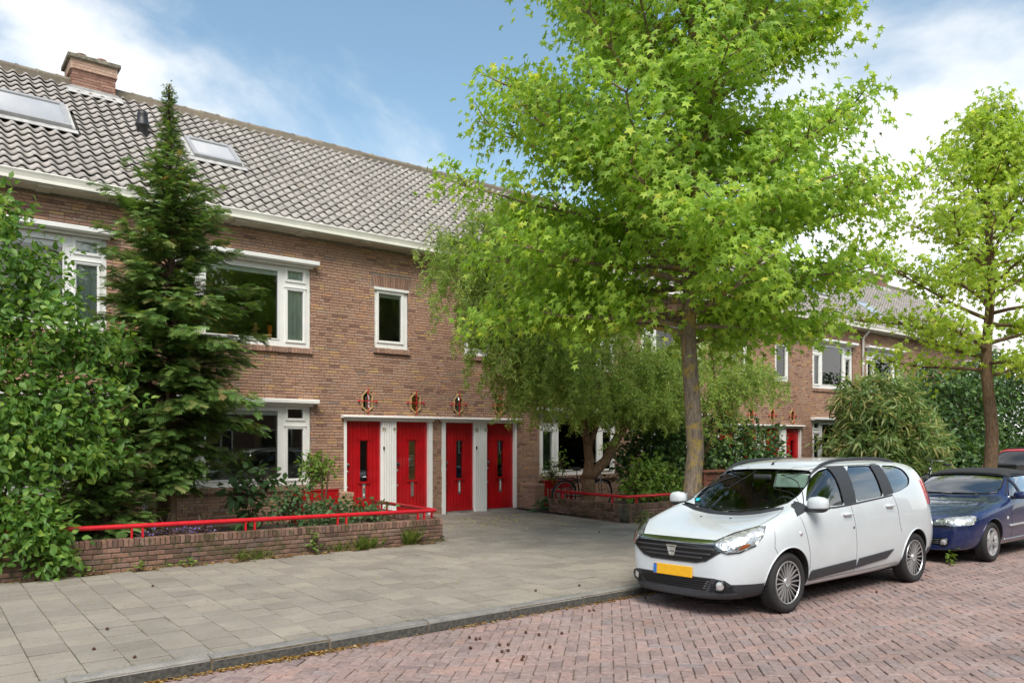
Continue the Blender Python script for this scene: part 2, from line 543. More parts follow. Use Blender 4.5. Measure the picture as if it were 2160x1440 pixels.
# kerb
kerb = MB().box(-40, 90, KERB_Y + .01, KERB_Y + .12, -.09, .065).build('kerb', M['joint_sand']); tag(kerb, kind='structure')
ks = MB()
prof = [(0, -.09), (.004, .05), (.014, .068), (.034, .08), (.118, .082), (.12, .04), (.12, -.09)]
V, F = [], []
for q, x in enumerate((-.494, -.488, .488, .494)):
    for (py, pz) in prof:
        e = .006 if q in (0, 3) else 0
        V.append((x, py + (e if py < .1 else -e), pz - e))
np_ = len(prof)
for q in range(3):
    for k in range(np_ - 1):
        F.append((q * np_ + k, (q + 1) * np_ + k, (q + 1) * np_ + k + 1, q * np_ + k + 1))
F.append(tuple(range(np_))); F.append(tuple(3 * np_ + k for k in range(np_))[::-1])
ks.add(V, F)
for i_, f_ in enumerate(ks.f):
    if max(ks.v[q][1] for q in f_) < .012: ks.m[i_] = 1
kme = ks.mesh('kerb_stone', [M['kerb'], M['kerb_face']])
for i in range(34):
    o = bpy.data.objects.new('kerb_stone', kme)
    o.location = (-2.6 + i * 1.0, KERB_Y + random.uniform(-.004, .004), random.uniform(-.004, .003))
    o.rotation_euler = (0, random.uniform(-.002, .002), random.uniform(-.003, .003))
    COL.objects.link(o); o.parent = kerb

# pavement of grey slabs (columns run from the kerb to the houses, joints staggered)
pavement = MB().add([(-60, KERB_Y + .115, zpav(6.4) - .02), (140, KERB_Y + .115, zpav(6.4) - .02), (140, 14.6, zpav(14.6) - .02), (-60, 14.6, zpav(14.6) - .02)],
                    [(0, 1, 2, 3)]).build('pavement', M['joint_sand'])
tag(pavement, kind='structure')
T = .302
sp, hs = [], []
for i in range(-14, 100):
    x = i * T
    y = KERB_Y + .128 + T / 2
    if i % 2:
        hs.append((x, KERB_Y + .128 + .0735, zpav(6.4)))
        y += .151
    lim = 14.42 if 6.95 < x < 11.55 else 10.74
    while y < lim:
        sp.append((x, y, zpav(y))); y += T
sp = np.array(sp)
sp[:, 2] += RNG.normal(0, .0022, len(sp))
sp[:, 1] += RNG.normal(0, .002, len(sp))
slab = block_mesh('paving_slab', .296, .296, .035, .0035, M['slab'])
pieces('paving_slab', 'paving_slabs', slab, M['slab'], sp, RNG.normal(0, .004, len(sp)), pavement, 300, tilt=.006)
# half slabs that close the staggered columns at the kerb
half = block_mesh('half_slab', .296, .146, .035, .0035, M['slab'])
# pavement on the camera's own side of the street (seen only as a reflection)
sheet('pavement', -60, 140, -8.0, -3.0, .25, M['slab'])
# garden beds behind the low walls
sheet('garden_soil', -8, 7.0, 10.9, 14.5, zpav(12) + .05, M['soil'])
sheet('garden_soil', 11.35, 60, 10.8, 14.5, zpav(12) + .05, M['soil'])
pieces('half_slab', 'half_slabs', half, M['slab'], np.array(hs), np.zeros(len(hs)), pavement, 0, tilt=.004)
# ------------------------------------------------------------------ the brick row houses
WY = 14.5                           # facade plane
CO = .0565                          # brick course
ZB, ZT = .10, 5.80
ROOF_A = math.atan(.797)
E_Y, E_Z = 14.2, 5.95               # roof plane starts here
DN = np.array([0, -math.cos(ROOF_A), -math.sin(ROOF_A)])
NR = np.array([0, -math.sin(ROOF_A), math.cos(ROOF_A)])
RIDGE_Y = 18.2
def roof_z(y): return E_Z + .797 * (y - E_Y)

def text_mesh(txt, size, mat, depth_=.002):
    cu = bpy.data.curves.new('txt', 'FONT'); cu.body = txt; cu.size = size; cu.extrude = depth_
    cu.align_x = 'CENTER'; cu.align_y = 'CENTER'
    ob = bpy.data.objects.new('txt', cu); COL.objects.link(ob)
    me = bpy.data.meshes.new_from_object(ob.evaluated_get(bpy.context.evaluated_depsgraph_get()))
    bpy.data.objects.remove(ob); bpy.data.curves.remove(cu)
    me.materials.clear(); me.materials.append(mat)
    return me

def cells(s0, s1, z0, z1, holes):
    """split a rectangle into rectangles that leave the holes open"""
    xs = sorted({s0, s1, *[min(max(v, s0), s1) for h in holes for v in h[:2]]})
    zs = sorted({z0, z1, *[min(max(v, z0), z1) for h in holes for v in h[2:]]})
    out = []
    for j in range(len(zs) - 1):
        run = None
        for i in range(len(xs) - 1):
            cx, cz = (xs[i] + xs[i + 1]) / 2, (zs[j] + zs[j + 1]) / 2
            solid = not any(h[0] < cx < h[1] and h[2] < cz < h[3] for h in holes)
            if solid:
                run = [xs[i], xs[i + 1]] if run is None else [run[0], xs[i + 1]]
            if (not solid or i == len(xs) - 2) and run:
                out.append((*run, zs[j], zs[j + 1])); run = None
    return out

stretcher = np.array([-.1, .1])
def brick_courses(s0, s1, z0, z1, holes, seed):
    rg = random.Random(seed)
    B = []
    k = 0
    z = z0
    while z + CO <= z1 + .001:
        za, zb = z, z + CO - .0125
        free = [(s0, s1)]
        for h in holes:
            if h[2] < zb - .012 and h[3] > za + .012:
                nf = []
                for a, b in free:
                    if h[1] <= a or h[0] >= b: nf.append((a, b)); continue
                    if h[0] > a: nf.append((a, h[0]))
                    if h[1] < b: nf.append((h[1], b))
                free = nf
        x = s0 - rg.choice((0, .055, .11, .165))
        cuts = []
        while x < s1:
            L = .221 if rg.random() < .68 else .111
            cuts.append((x, x + L - .012)); x += L
        for a, b in free:
            for (c, d) in cuts:
                c2, d2 = max(c, a), min(d, b)
                if d2 - c2 > .022: B.append((c2, d2, za, zb))
        z += CO; k += 1
    return np.array(B)

def window(house, s0, s1, z0, z1, panes, name='window', casement=(), y=WY + .045, mat='white', sep_sill=True, sill=True, over=.03):
    mb = MB()
    for c in cells(s0, s1, z0, z1, panes):
        mb.box(c[0], c[1], y, y + .07, c[2], c[3])
    for p in panes:                          # rebate round each pane
        w = .018
        for q in ((p[0] - w, p[0] + .004, p[2] - w, p[3] + w), (p[1] - .004, p[1] + w, p[2] - w, p[3] + w), (p[0], p[1], p[2] - w, p[2] + .004), (p[0], p[1], p[3] - .004, p[3] + w)):
            mb.box(q[0], q[1], y - .012, y + .01, q[2], q[3])
    for p in casement:                       # opening lights: a second, prouder frame with a drip line
        w = .045
        for q in ((p[0] - w, p[0] - .012, p[2] - w, p[3] + w), (p[1] + .012, p[1] + w, p[2] - w, p[3] + w), (p[0] - .012, p[1] + .012, p[2] - w, p[2] - .012), (p[0] - .012, p[1] + .012, p[3] + .012, p[3] + w)):
            mb.box(q[0], q[1], y - .022, y + .005, q[2], q[3])
        mb.box(p[0] - w - .02, p[1] + w + .02, y - .034, y, p[3] + w + .004, p[3] + w + .018)
    wo = mb.build(name, M[mat], house)
    for p in panes:
        MB().box(p[0] - .01, p[1] + .01, y + .03, y + .034, p[2] - .01, p[3] + .01).build('pane', M['glass'], wo)
    if sill:
        n = max(2, round((s1 - s0 + 2 * over) / .063))
        pitch = (s1 - s0 + 2 * over) / n
        bm = MB().cbox(-pitch / 2 + .005, pitch / 2 - .005, -.045, .05, -.112, .0, .006)
        me = bm.mesh('sill_brick', M['brick_arch'])
        core = MB().box(s0 - over, s1 + over, WY - .035, WY + .05, z0 - .105, z0 - .012).build('sill', M['mortar'], wo)
        if sep_sill:
            for i in range(n):
                o = bpy.data.objects.new('sill_brick', me)
                o.location = (s0 - over + (i + .5) * pitch, WY, z0 - .004 + random.uniform(-.003, .002)); o.rotation_euler = (-.1, 0, 0)
                COL.objects.link(o); o.parent = wo
        else:
            jb = MB()
            for i in range(n):
                jb.cbox(s0 - over + i * pitch + .005, s0 - over + (i + 1) * pitch - .005, WY - .045, WY + .05, z0 - .115, z0 - .004, .006, rnd=random.random())
            jb.build('sill_bricks', M['brick_arch'], wo)
    return wo

def wavy(s0, s1, z0, z1, y, amp=.007, pitch=.085):
    n = max(8, int((s1 - s0) / pitch * 6)); V, F = [], []
    for i in range(n + 1):
        x = s0 + (s1 - s0) * i / n
        d = amp * math.sin(2 * math.pi * (x - s0) / pitch + .7 * math.sin(9 * x))
        V += [(x, y + d * .7, z1), (x + .004 * math.sin(5 * x), y + d * 1.3, z0)]
    for i in range(n): F.append((2 * i, 2 * i + 2, 2 * i + 3, 2 * i + 1))
    return V, F

def curtain(parent, s0, s1, z0, z1, mat='curtain', y=WY + .112):
    V, F = wavy(s0, s1, z0, z1, y)
    return MB().add(V, F).build('curtain', M[mat], parent, smooth=True)

def cornice(parent, s0, s1, z0, z1, d=.17, name='cornice', mat='white'):
    pts = [(WY, z0), (WY - d + .02, z0), (WY - d, z0 + .02), (WY - d, z1 - .025), (WY - d + .015, z1 - .012), (WY, z1)]
    mb = MB().prism(pts, s0, s1, 0)
    mb.box(s0 + .08, s1 - .08, WY - .05, WY + .002, z0 - .045, z0 - .002)
    return mb.build(name, M[mat], parent)

def room(house, s0, s1, z0, z1, d=3.6, mat='room'):
    y0, y1 = WY + .13, WY + .13 + d
    V = [(s0, y0, z0), (s1, y0, z0), (s1, y1, z0), (s0, y1, z0), (s0, y0, z1), (s1, y0, z1), (s1, y1, z1), (s0, y1, z1)]
    return MB().add(V, [(0, 1, 2, 3), (4, 7, 6, 5), (1, 5, 6, 2), (2, 6, 7, 3), (3, 7, 4, 0)]).build('room', M[mat], house)

def door(house, s0, s1, z0, z1, hinge, glass='dark', flap='steel'):
    """vertical boards with a narrow glazed slot, a letter slot below it, knob and locks on the side away from the hinge"""
    y = WY + .075
    dz = z1 - z0
    g = (s0 + .36 * (s1 - s0), s0 + .36 * (s1 - s0) + .185, z0 + .74, z0 + 1.585)
    if hinge > 0: g = (s1 - .36 * (s1 - s0) - .185, s1 - .36 * (s1 - s0), z0 + .74, z0 + 1.585)
    base = MB()
    for c in cells(s0, s1, z0, z1, [g]): base.box(c[0], c[1], y + .012, y + .045, c[2], c[3])
    base.box(s0, s1, y - .018, y + .012, z0 + .004, z0 + .05)
    d = base.build('door', M['red'], house)
    n = 9
    for i in range(n):
        a, b = s0 + (s1 - s0) * i / n + .003, s0 + (s1 - s0) * (i + 1) / n - .003
        hole = (g[0] - .01, g[1] + .01, g[2] - .01, g[3] + .01)
        if a >= hole[0] - .004 and b <= hole[1] + .004:          # boards above and below the glazed slot
            MB().box(a, b, y - .004, y + .012, z0 + .052, hole[2]).build('plank', M['red'], d)
            MB().box(a, b, y - .004, y + .012, hole[3], z1 - .004).build('plank', M['red'], d)
        else:
            pm = MB()
            for c in cells(a, b, z0 + .052, z1 - .004, [hole]):
                pm.box(c[0], c[1], y - .004, y + .012, c[2], c[3])
            pm.build('plank', M['red'], d)
    fm = MB()
    w = .022
    for q in ((g[0] - w, g[0], g[2] - w, g[3] + w), (g[1], g[1] + w, g[2] - w, g[3] + w), (g[0], g[1], g[2] - w, g[2]), (g[0], g[1], g[3], g[3] + w)):
        fm.box(q[0], q[1], y - .022, y + .006, q[2], q[3])
    fm.box(g[0] - .04, g[1] + .04, y - .034, y + .004, g[3] + w, g[3] + w + .014)
    fm.box(g[0] - .04, g[1] + .04, y - .034, y + .004, g[2] - w - .02, g[2] - w)
    fm.build('glazing_bead', M['red'], d)
    MB().box(g[0], g[1], y + .02, y + .024, g[2], g[3]).build('pane', M['glass'], d)
    if glass == 'amber':
        bl = MB()
        for k in range(3):
            bl.box(g[0] - .0, g[1] + .0, y + .027, y + .030, g[2] + .283 * k, g[2] + .283 * k + .27)
        bl.build('blind_or_sky_glare', M['amber'], d)
    else:
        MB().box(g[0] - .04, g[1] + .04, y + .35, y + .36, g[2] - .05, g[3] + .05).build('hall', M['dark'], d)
    lx = (g[0] + g[1]) / 2 + (.035 if hinge < 0 else -.0)
    lm = MB()
    for c in cells(lx - .034, lx + .034, z0 + .385, z0 + .71, [(lx - .016, lx + .016, z0 + .44, z0 + .655)]): lm.box(c[0], c[1], y - .016, y + .002, c[2], c[3])
    lm.box(lx - .016, lx + .016, y - .010, y + .0, z0 + .44, z0 + .655, 0 if flap == 'flat' else 1)
    lo = lm.build('letter_slot', [M['steel'], M['dark' if flap == 'steel' else 'blind_or_sky_glare']], d)
    if flap == 'sticker':
        MB().box(lx - .011, lx + .011, y - .0185, y - .0165, z0 + .5, z0 + .60, 0).box(lx - .012, lx + .012, y - .0185, y - .0165, z0 + .602, z0 + .63, 1).build('sticker', [M['teal'], M['orange']], lo)
    kx = s0 + .055 if hinge > 0 else s1 - .055
    for (zz, r, mt, nm) in ((z0 + 1.09, .036, 'black' if flap == 'flat' else 'knob', 'knob'), (z0 + .95, .026, 'steel', 'lock'), (z0 + .63, .02, 'steel', 'lock')):
        Mx = Matrix.Translation((kx, y, zz)) @ Matrix.Rotation(R(90), 4, 'X')
        pr = [(0, .055), (r * .8, .05), (r, .035), (r * .75, .02), (r * .4, .012), (r * .8, 0)] if nm == 'knob' else [(0, .012), (r * .8, .012), (r, 0)]
        MB().lathe(pr, 14, Mx).build(nm, M[mt], d, smooth=True)
    return d

M['amber'] = simple('amber_blind', (.72, .42, .12), .8, var=.3, vscale=5)
M['teal'] = simple('teal_print', (.02, .12, .12), .5)
M['knob'] = simple('worn_knob', (.20, .16, .15), .3, metal=.7)
M['green_panel'] = simple('green_shutter', (.23, .30, .25), .6, var=.15)

plate44 = text_mesh('44', .085, M['knob']); plate42 = text_mesh('42', .085, M['knob'])

# one pantile: wavy plate with a front lip
TW, TG = .218, .243
def tile_template():
    nseg = 8; V, F = [], []
    u = [TW * (i / nseg) * 1.04 - .0045 for i in range(nseg + 1)]
    h = [.033 * math.sin(2 * math.pi * (i / nseg) + .6) for i in range(nseg + 1)]
    for v, n in ((-.03, -.010), (TG + .028, .041), (TG + .026, .024)):
        for i in range(nseg + 1): V.append((u[i], v, h[i] + n))
    k = nseg + 1
    for i in range(nseg):
        F.append((i, k + i, k + i + 1, i + 1)); F.append((k + i, 2 * k + i, 2 * k + i + 1, k + i + 1))
    return np.array(V), F
TV, TF = tile_template()
TVW = TV[:, :1] * np.array([[1, 0, 0]]) + TV[:, 1:2] * DN[None] + TV[:, 2:3] * NR[None]
tile_me = MB().add(TVW.tolist(), TF).mesh('roof_tile', M['tile'], True)

def skylight(house, s0, s1, y0, y1, openness=.0):
    mb = MB()
    L = (y1 - y0) / math.cos(ROOF_A)
    Mx = Matrix(((1, 0, 0, s0), (0, -DN[1], NR[1], y0), (0, -DN[2], NR[2], roof_z(y0)), (0, 0, 0, 1)))
    W = s1 - s0
    for (a, b, c, d) in ((0, W, 0, .10), (0, W, L - .08, L), (0, .08, .10, L - .08), (W - .08, W, .10, L - .08)):
        mb.box(a, b, c, d, -.02, .115, 0, Mx)
    mb.box(-.10, W + .10, -.16, 0, .035, .045, 1, Mx)                  # lead apron
    mb.box(-.07, -.002, 0, L + .05, .0, .06, 1, Mx); mb.box(W + .002, W + .07, 0, L + .05, .0, .06, 1, Mx)
    so = mb.build('skylight', [M['skyframe'], M['lead']], house)
    MB().box(.075, W - .075, .095, L - .075, .09, .096, 0, Mx).build('pane', M['skyglass'], so)
    MB().box(.02, W - .02, .03, L - .02, .06, .065, 0, Mx).build('blind_or_sky_glare', M['blind_or_sky_glare'], so)  # white sheet under the pane, paints in the bright sky reflection; no blind here
    return so
M['skyframe'] = simple('grey_skylight_frame', (.36, .36, .36), .45, metal=.2)

def house(C, m, label, lo=-.0, hi=6.08, nbrick=300, ntile=300, left=None, doors=True, numbers=None, win_y=None, triple=True, sky=(), seed=1, plain=False):
    f = lambda t: C + m * t
    iv = lambda a, b: (min(f(a), f(b)), max(f(a), f(b)))
    s0, s1 = iv(lo, hi)
    H = empty('brick_house', ((s0 + s1) / 2, WY, .1))
    tag(H, label, 'house', 'row of joined brick houses')
    UP = (*iv(2.949, 5.59), 3.60, 5.194); LOW = (*iv(2.949, 5.59), .93, 2.48); SM = (*iv(.735, 1.54), 3.73, 5.0)
    DR = (*iv(.124, 2.235), .10, 2.252)
    holes = [UP, LOW, SM, DR]
    hexes = [(f(.56), 2.605), (f(1.716), 2.605)]
    hx = [(x - .115, x + .115, z - .19, z + .19) for x, z in hexes]
    core = MB()
    for c in cells(s0, s1, ZB - .2, ZT + .1, holes + hx): core.box(c[0], c[1], WY + .017, WY + .12, c[2], c[3])
    wall = core.build('wall', M['mortar'], H)
    arch = (*iv(.66, 1.615), 5.0, 5.255)
    sills = [(UP[0] - .03, UP[1] + .03, UP[2] - .115, UP[2]), (LOW[0] - .03, LOW[1] + .03, LOW[2] - .115, LOW[2]), (SM[0] - .03, SM[1] + .03, SM[2] - .115, SM[2])]
    B = brick_courses(s0, s1, ZB, ZT, holes + hx + [arch] + sills, seed)
    full = (B[:, 1] - B[:, 0]) > .2085
    ctr = np.stack([(B[:, 0] + B[:, 1]) / 2, np.full(len(B), WY), (B[:, 2] + B[:, 3]) / 2], 1)
    vis = in_frame(ctr) & full & (ctr[:, 0] > 6.3 if m < 0 and C < 12 else True)
    order = np.argsort(np.where(vis, depth(ctr), 1e6))[:min(nbrick, int(vis.sum()))]
    pick = np.zeros(len(B), bool); pick[order] = True
    for i in order:
        o = bpy.data.objects.new('brick', brick_me); o.location = ctr[i] + (0, random.uniform(-.002, .002), 0)
        COL.objects.link(o); o.parent = wall
    rb = B[~pick]
    jit = RNG.normal(0, .0015, len(rb))
    V, L, S = quad_boxes(np.stack([rb[:, 0], rb[:, 1], WY + jit, np.full(len(rb), WY + .03), rb[:, 2], rb[:, 3]], 1))
    bo = bpy.data.objects.new('bricks', raw_mesh('bricks', V, L, S, M['brick'], np.repeat(RNG.random(len(rb)), 6)))
    COL.objects.link(bo); bo.parent = wall; tag(bo, kind='stuff')
    # soldier arch over the small window
    na = 15
    for i in range(na):
        a0, a1 = i / na, (i + 1) / na
        lw, tw = SM[1] - SM[0] + .02, arch[1] - arch[0] - .02
        cx = (SM[0] + SM[1]) / 2
        P = [(cx + lw * (a0 - .5) + .005, 5.004), (cx + lw * (a1 - .5) - .005, 5.004), (cx + tw * (a1 - .5) - .005, 5.25), (cx + tw * (a0 - .5) + .005, 5.25)]
        MB().prism(P, WY - .001, WY + .02, 1).build('arch_brick', M['brick_arch'], wall)
    # windows
    w1 = [(*iv(3.593, 4.946), 3.748, 5.055), (*iv(3.086, 3.404), 4.914, 5.094), (*iv(3.086, 3.404), 3.742, 4.709), (*iv(5.135, 5.453), 4.914, 5.094), (*iv(5.135, 5.453), 3.742, 4.709)]
    w2 = [(p[0], p[1], p[2] - 2.69, p[3] - 2.69) for p in w1]
    wa = window(H, *UP, w1, casement=w1[1:], sep_sill=not plain)
    wb = window(H, *LOW, w2, casement=w2[1:], sep_sill=False)
    ws = window(H, *SM, [(SM[0] + .115, SM[1] - .145, SM[2] + .16, SM[3] - .115)], casement=[(SM[0] + .115, SM[1] - .145, SM[2] + .16, SM[3] - .115)], sep_sill=not plain)
    cornice(wa, *iv(2.83, 5.71), 5.21, 5.315); cornice(wb, *iv(2.83, 5.71), 2.50, 2.60)
    MB().box(SM[0] - .012, SM[1] + .012, WY - .012, WY + .05, SM[3] - .05, SM[3] + .004).build('head_board', M['white'], ws)
    for (w, p, zt) in ((wa, w1[0], 5.055), (wb, w2[0], 2.365)):
        bb = MB()
        for k in range(3): bb.box(p[0] - .01, p[1] + .01, WY + .095, WY + .135, zt - .085 + .028 * k, zt - .062 + .028 * k)
        bb.build('blind_or_sky_glare', M['blind_or_sky_glare'], w)
    bb = MB()
    for k in range(3): bb.box(SM[0] + .10, SM[1] - .12, WY + .095, WY + .125, SM[3] - .19 + .022 * k, SM[3] - .172 + .022 * k)
    bb.build('blind_or_sky_glare', M['blind_or_sky_glare'], ws)
    room(H, UP[0] - .2, UP[1] + .2, 3.3, 5.7); room(H, LOW[0] - .2, LOW[1] + .2, .5, 2.9); room(H, SM[0] - .2, SM[1] + .2, 3.3, 5.5, 2.0)
    # doors
    z0, z1 = .205, 2.195
    frm = MB()
    dd = [iv(.22, 1.01), iv(1.375, 2.176)]
    for c in cells(DR[0], DR[1], .15, DR[3], [(*dd[0], .1, z1), (*dd[1], .1, z1), (*iv(1.01, 1.375), .1, z1)]): frm.box(c[0], c[1], WY - .012, WY + .10, c[2], c[3])
    a, b = iv(1.01, 1.375)
    frm.box(a, b, WY + .02, WY + .10, .15, z1)
    nb = 6
    fr = frm.build('door_frame', M['white'], H)
    for k in range(nb):
        MB().cbox(a + .01 + (b - a - .02) * k / nb + .004, a + .01 + (b - a - .02) * (k + 1) / nb - .004, WY - .008, WY + .022, .16, z1, .006).build('batten', M['white'], fr)
    MB().box(DR[0], DR[1], WY - .10, WY + .10, .09, .15).build('doorstep', M['kerb'], fr)
    if not plain:
        MB().box(dd[0][0], dd[0][1], WY + .03, WY + .09, .15, .203).box(dd[1][0], dd[1][1], WY + .03, WY + .09, .15, .203).build('threshold', M['kerb'], fr)
    cornice(fr, *iv(.012, 2.30), 2.252, 2.315, .13)
    kinds = doors if isinstance(doors, tuple) else (('dark', 'steel'), ('dark', 'steel'))
    door(H, *dd[0], z0, z1, 1, *kinds[0]); door(H, *dd[1], z0, z1, 1, *kinds[1])
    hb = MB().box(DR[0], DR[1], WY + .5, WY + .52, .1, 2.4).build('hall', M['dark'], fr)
    if numbers:
        for k, xx in enumerate((a + .055, b - .055)):
            pl = MB().box(xx - .045, xx + .045, WY - .012, WY - .0085, 1.985, 2.075).build('number_plate', M['cream'], fr)
            o = bpy.data.objects.new('number', numbers); o.location = (xx, WY - .0125, 2.03); o.rotation_euler = (R(90), 0, 0)
            COL.objects.link(o); o.parent = fr
        MB().cbox(a + .03, a + .065, WY - .03, WY - .009, 1.60, 1.665, .006).build('bell', M['black'], fr)
    # lozenge windows with a red wrought bar cross
    for k, (x, z) in enumerate(hexes):
        P = [(0, .235), (.125, .125), (.125, -.125), (0, -.235), (-.125, -.125), (-.125, .125)]
        q = .82
        I = [(p[0] * q, p[1] * .88) for p in P]
        V = [(x + p[0], WY - .03, z + p[1]) for p in P] + [(x + p[0], WY + .06, z + p[1]) for p in I] + [(x + p[0], WY - .03, z + p[1]) for p in I] + [(x + p[0], WY + .01, z + p[1]) for p in P]
        F = []
        for i in range(6):
            j = (i + 1) % 6
            F += [(i, j, 12 + j, 12 + i), (12 + i, 12 + j, 6 + j, 6 + i), (j, i, 18 + i, 18 + j)]
        hw = MB().add(V, F).build('lozenge_window', M['wood'], H)
        MB().prism([(x + p[0], z + p[1]) for p in I], WY + .035, WY + .039, 1).build('pane', M['glass'], hw)
        am = k == 0 and numbers is plate44
        yb = WY + (.044 if am else .15)
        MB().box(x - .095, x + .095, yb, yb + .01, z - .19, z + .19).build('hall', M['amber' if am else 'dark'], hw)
        if numbers: MB().box(x + .01, x + .085, WY + .09, WY + .1, z - .18, z + .10).build('inner_reveal', M['white'], hw)
        tm = MB()
        zz = [(x + .012 * math.sin(t * 1.9), WY - .055 + .012 * math.cos(t * 1.9), z - .27 + .027 * t) for t in range(21)]
        tm.tube(zz, .009, 6)
        xs_ = [(x - .19 + .0238 * t, WY - .055 + .008 * math.cos(t * 1.9), z + .008 * math.sin(t * 1.9)) for t in range(17)]
        tm.tube(xs_, .008, 6)
        for e in (-.2, .2):
            tm.lathe([(0, -.024), (.022, -.010), (.025, .004), (.016, .022), (0, .027)], 10, Matrix.Translation((x + e, WY - .03, z)) @ Matrix.Rotation(R(90), 4, 'Y'))
        tm.build('bar_cross', M['redrail'], hw, smooth=True)
    # gutter, soffit, roof
    gp = [(14.36, 5.985), (14.10, 5.985), (14.085, 5.968), (14.10, 5.93), (14.115, 5.875), (14.115, 5.858), (14.095, 5.852), (14.095, 5.822), (14.36, 5.822)]
    g = MB().prism(gp, s0, s1, 0).build('gutter', M['cream_white'], H)
    sf = MB().box(s0, s1, 14.13, WY + .012, 5.800, 5.8215)
    k = 0
    while s0 + .3 + k * 1.25 < s1 - .3:
        sf.box(s0 + .3 + k * 1.25, s0 + .5 + k * 1.25, 14.14, WY + .01, 5.780, 5.7995); k += 1
    sf.build('soffit', M['soffit'], g)
    yr = RIDGE_Y
    R0 = MB().add([(s0, E_Y - .04, roof_z(E_Y - .04) - .05), (s1, E_Y - .04, roof_z(E_Y - .04) - .05), (s1, yr, roof_z(yr) - .05), (s0, yr, roof_z(yr) - .05),
                   (s1, 22.2, 5.95), (s0, 22.2, 5.95)], [(0, 1, 2, 3), (3, 2, 4, 5)]).build('roof', M['tile_under'], H)
    ncol = int(round((s1 - s0) / TW)); tw = (s1 - s0) / ncol
    nrow = int((yr - E_Y) / math.cos(ROOF_A) / TG) + 1
    P = []
    for r in range(nrow):
        yy = yr - .02 - r * TG * math.cos(ROOF_A)
        if yy < E_Y + .12: break
        for c in range(ncol):
            xx = s0 + c * tw
            if any(a - .06 < xx + TW / 2 < b + .10 and y0 - .02 < yy - TG * .4 < y1 + .04 for (a, b, y0, y1) in sky): continue
            P.append((xx, yy, roof_z(yy)))
    P = np.array(P)
    P += NR[None] * RNG.normal(0, .003, len(P))[:, None]
    mid = P + DN * .12
    vis = in_frame(mid)
    if C < 0: vis &= mid[:, 0] > 1.0
    order = np.argsort(np.where(vis, depth(mid), 1e6))[:min(ntile, int(vis.sum()))]
    pick = np.zeros(len(P), bool); pick[order] = True
    for i in order:
        o = bpy.data.objects.new('roof_tile', tile_me); o.location = P[i]; COL.objects.link(o); o.parent = R0
    rp = P[~pick]
    fl = np.concatenate([np.array(q) for q in TF]); fs = np.arange(0, len(fl), 4)
    V = (rp[:, None] + TVW[None]).reshape(-1, 3)
    loops = (fl[None] + len(TVW) * np.arange(len(rp))[:, None]).ravel(); starts = (fs[None] + len(fl) * np.arange(len(rp))[:, None]).ravel()
    to = bpy.data.objects.new('roof_tiles', raw_mesh('roof_tiles', V, loops, starts, M['tile'], np.repeat(RNG.random(len(rp)), len(TF)), smooth=True))
    COL.objects.link(to); to.parent = R0; tag(to, kind='stuff')
    # ridge tiles on a mortar bed
    MB().box(s0, s1, yr - .15, yr + .15, roof_z(yr) - .12, roof_z(yr) + .02).build('ridge_bed', M['ridge'], R0)
    nr = int((s1 - s0) / .34)
    rme = None
    for k in range(nr):
        if rme is None:
            V, F = [], []
            for q, (xx, sc) in enumerate(((0, 1.0), (.30, .96), (.30, 1.1), (.352, 1.1))):
                for j in range(9):
                    t = math.pi * j / 8
                    V.append((xx, -.13 * sc * math.cos(t), .095 * sc * math.sin(t) - .01))
            for q in range(3):
                for j in range(8): F.append((q * 9 + j, q * 9 + j + 1, (q + 1) * 9 + j + 1, (q + 1) * 9 + j))
            rme = MB().add(V, F).mesh('ridge_tile', M['ridge'], True)
        o = bpy.data.objects.new('ridge_tile', rme); o.location = (s0 + k * (s1 - s0) / nr, yr, roof_z(yr) + .03 + random.uniform(-.006, .006))
        COL.objects.link(o); o.parent = R0
    for sk in sky: skylight(R0, *sk)
    return H, f, (wa, wb, ws)

M['cream_white'] = simple('gutter_paint', (.70, .68, .60), .4, var=.12, vscale=3)
M['tile_under'] = simple('roof_underlay', (.05, .045, .04), .95)
brick_me = MB().box(-.1045, .1045, 0, .03, -.022, .022).mesh('brick', M['brick'])
C1, C2, HALF = 9.247, 21.407, 6.08
H0, f0, w0 = house(C1 - 2 * HALF, 1, 'brick house at the left picture edge, mostly hidden behind the broad-leaved shrub', lo=-2, nbrick=60, sky=((1.05, 2.37, 16.0, 16.9),), seed=3, plain=True)
H1, f1, w1 = house(C1, -1, 'brick house with two red doors numbered 44 behind the tall conifer', numbers=plate44, doors=(('amber', 'flat'), ('dark', 'sticker')), sky=((4.50, 5.44, 15.98, 16.72),), seed=5)
H2, f2, w2 = house(C1, 1, 'brick house with two red doors numbered 42 behind the willow', numbers=plate42, doors=(('dark', 'open'), ('dark', 'open')), seed=8)
H3, f3, w3 = house(C2, -1, 'brick house largely hidden behind the street tree and willow crowns', nbrick=0, ntile=0, seed=12, plain=True)
H4, f4, w4 = house(C2, 1, 'distant brick house above the white car with triple upper window and red door', nbrick=200, ntile=300, sky=((26.5, 27.4, 15.75, 16.6),), seed=15, plain=True)
H5, f5, w5 = house(C2 + 2 * HALF, -1, 'furthest brick house, seen through the light green tree at right', nbrick=0, ntile=0, sky=((29.4, 30.4, 15.1, 15.9),), seed=18, plain=True)
H6, f6, w6 = house(C2 + 2 * HALF, 1, 'end of the brick row hidden behind the dark hedge at right', nbrick=0, ntile=0, seed=21, plain=True)

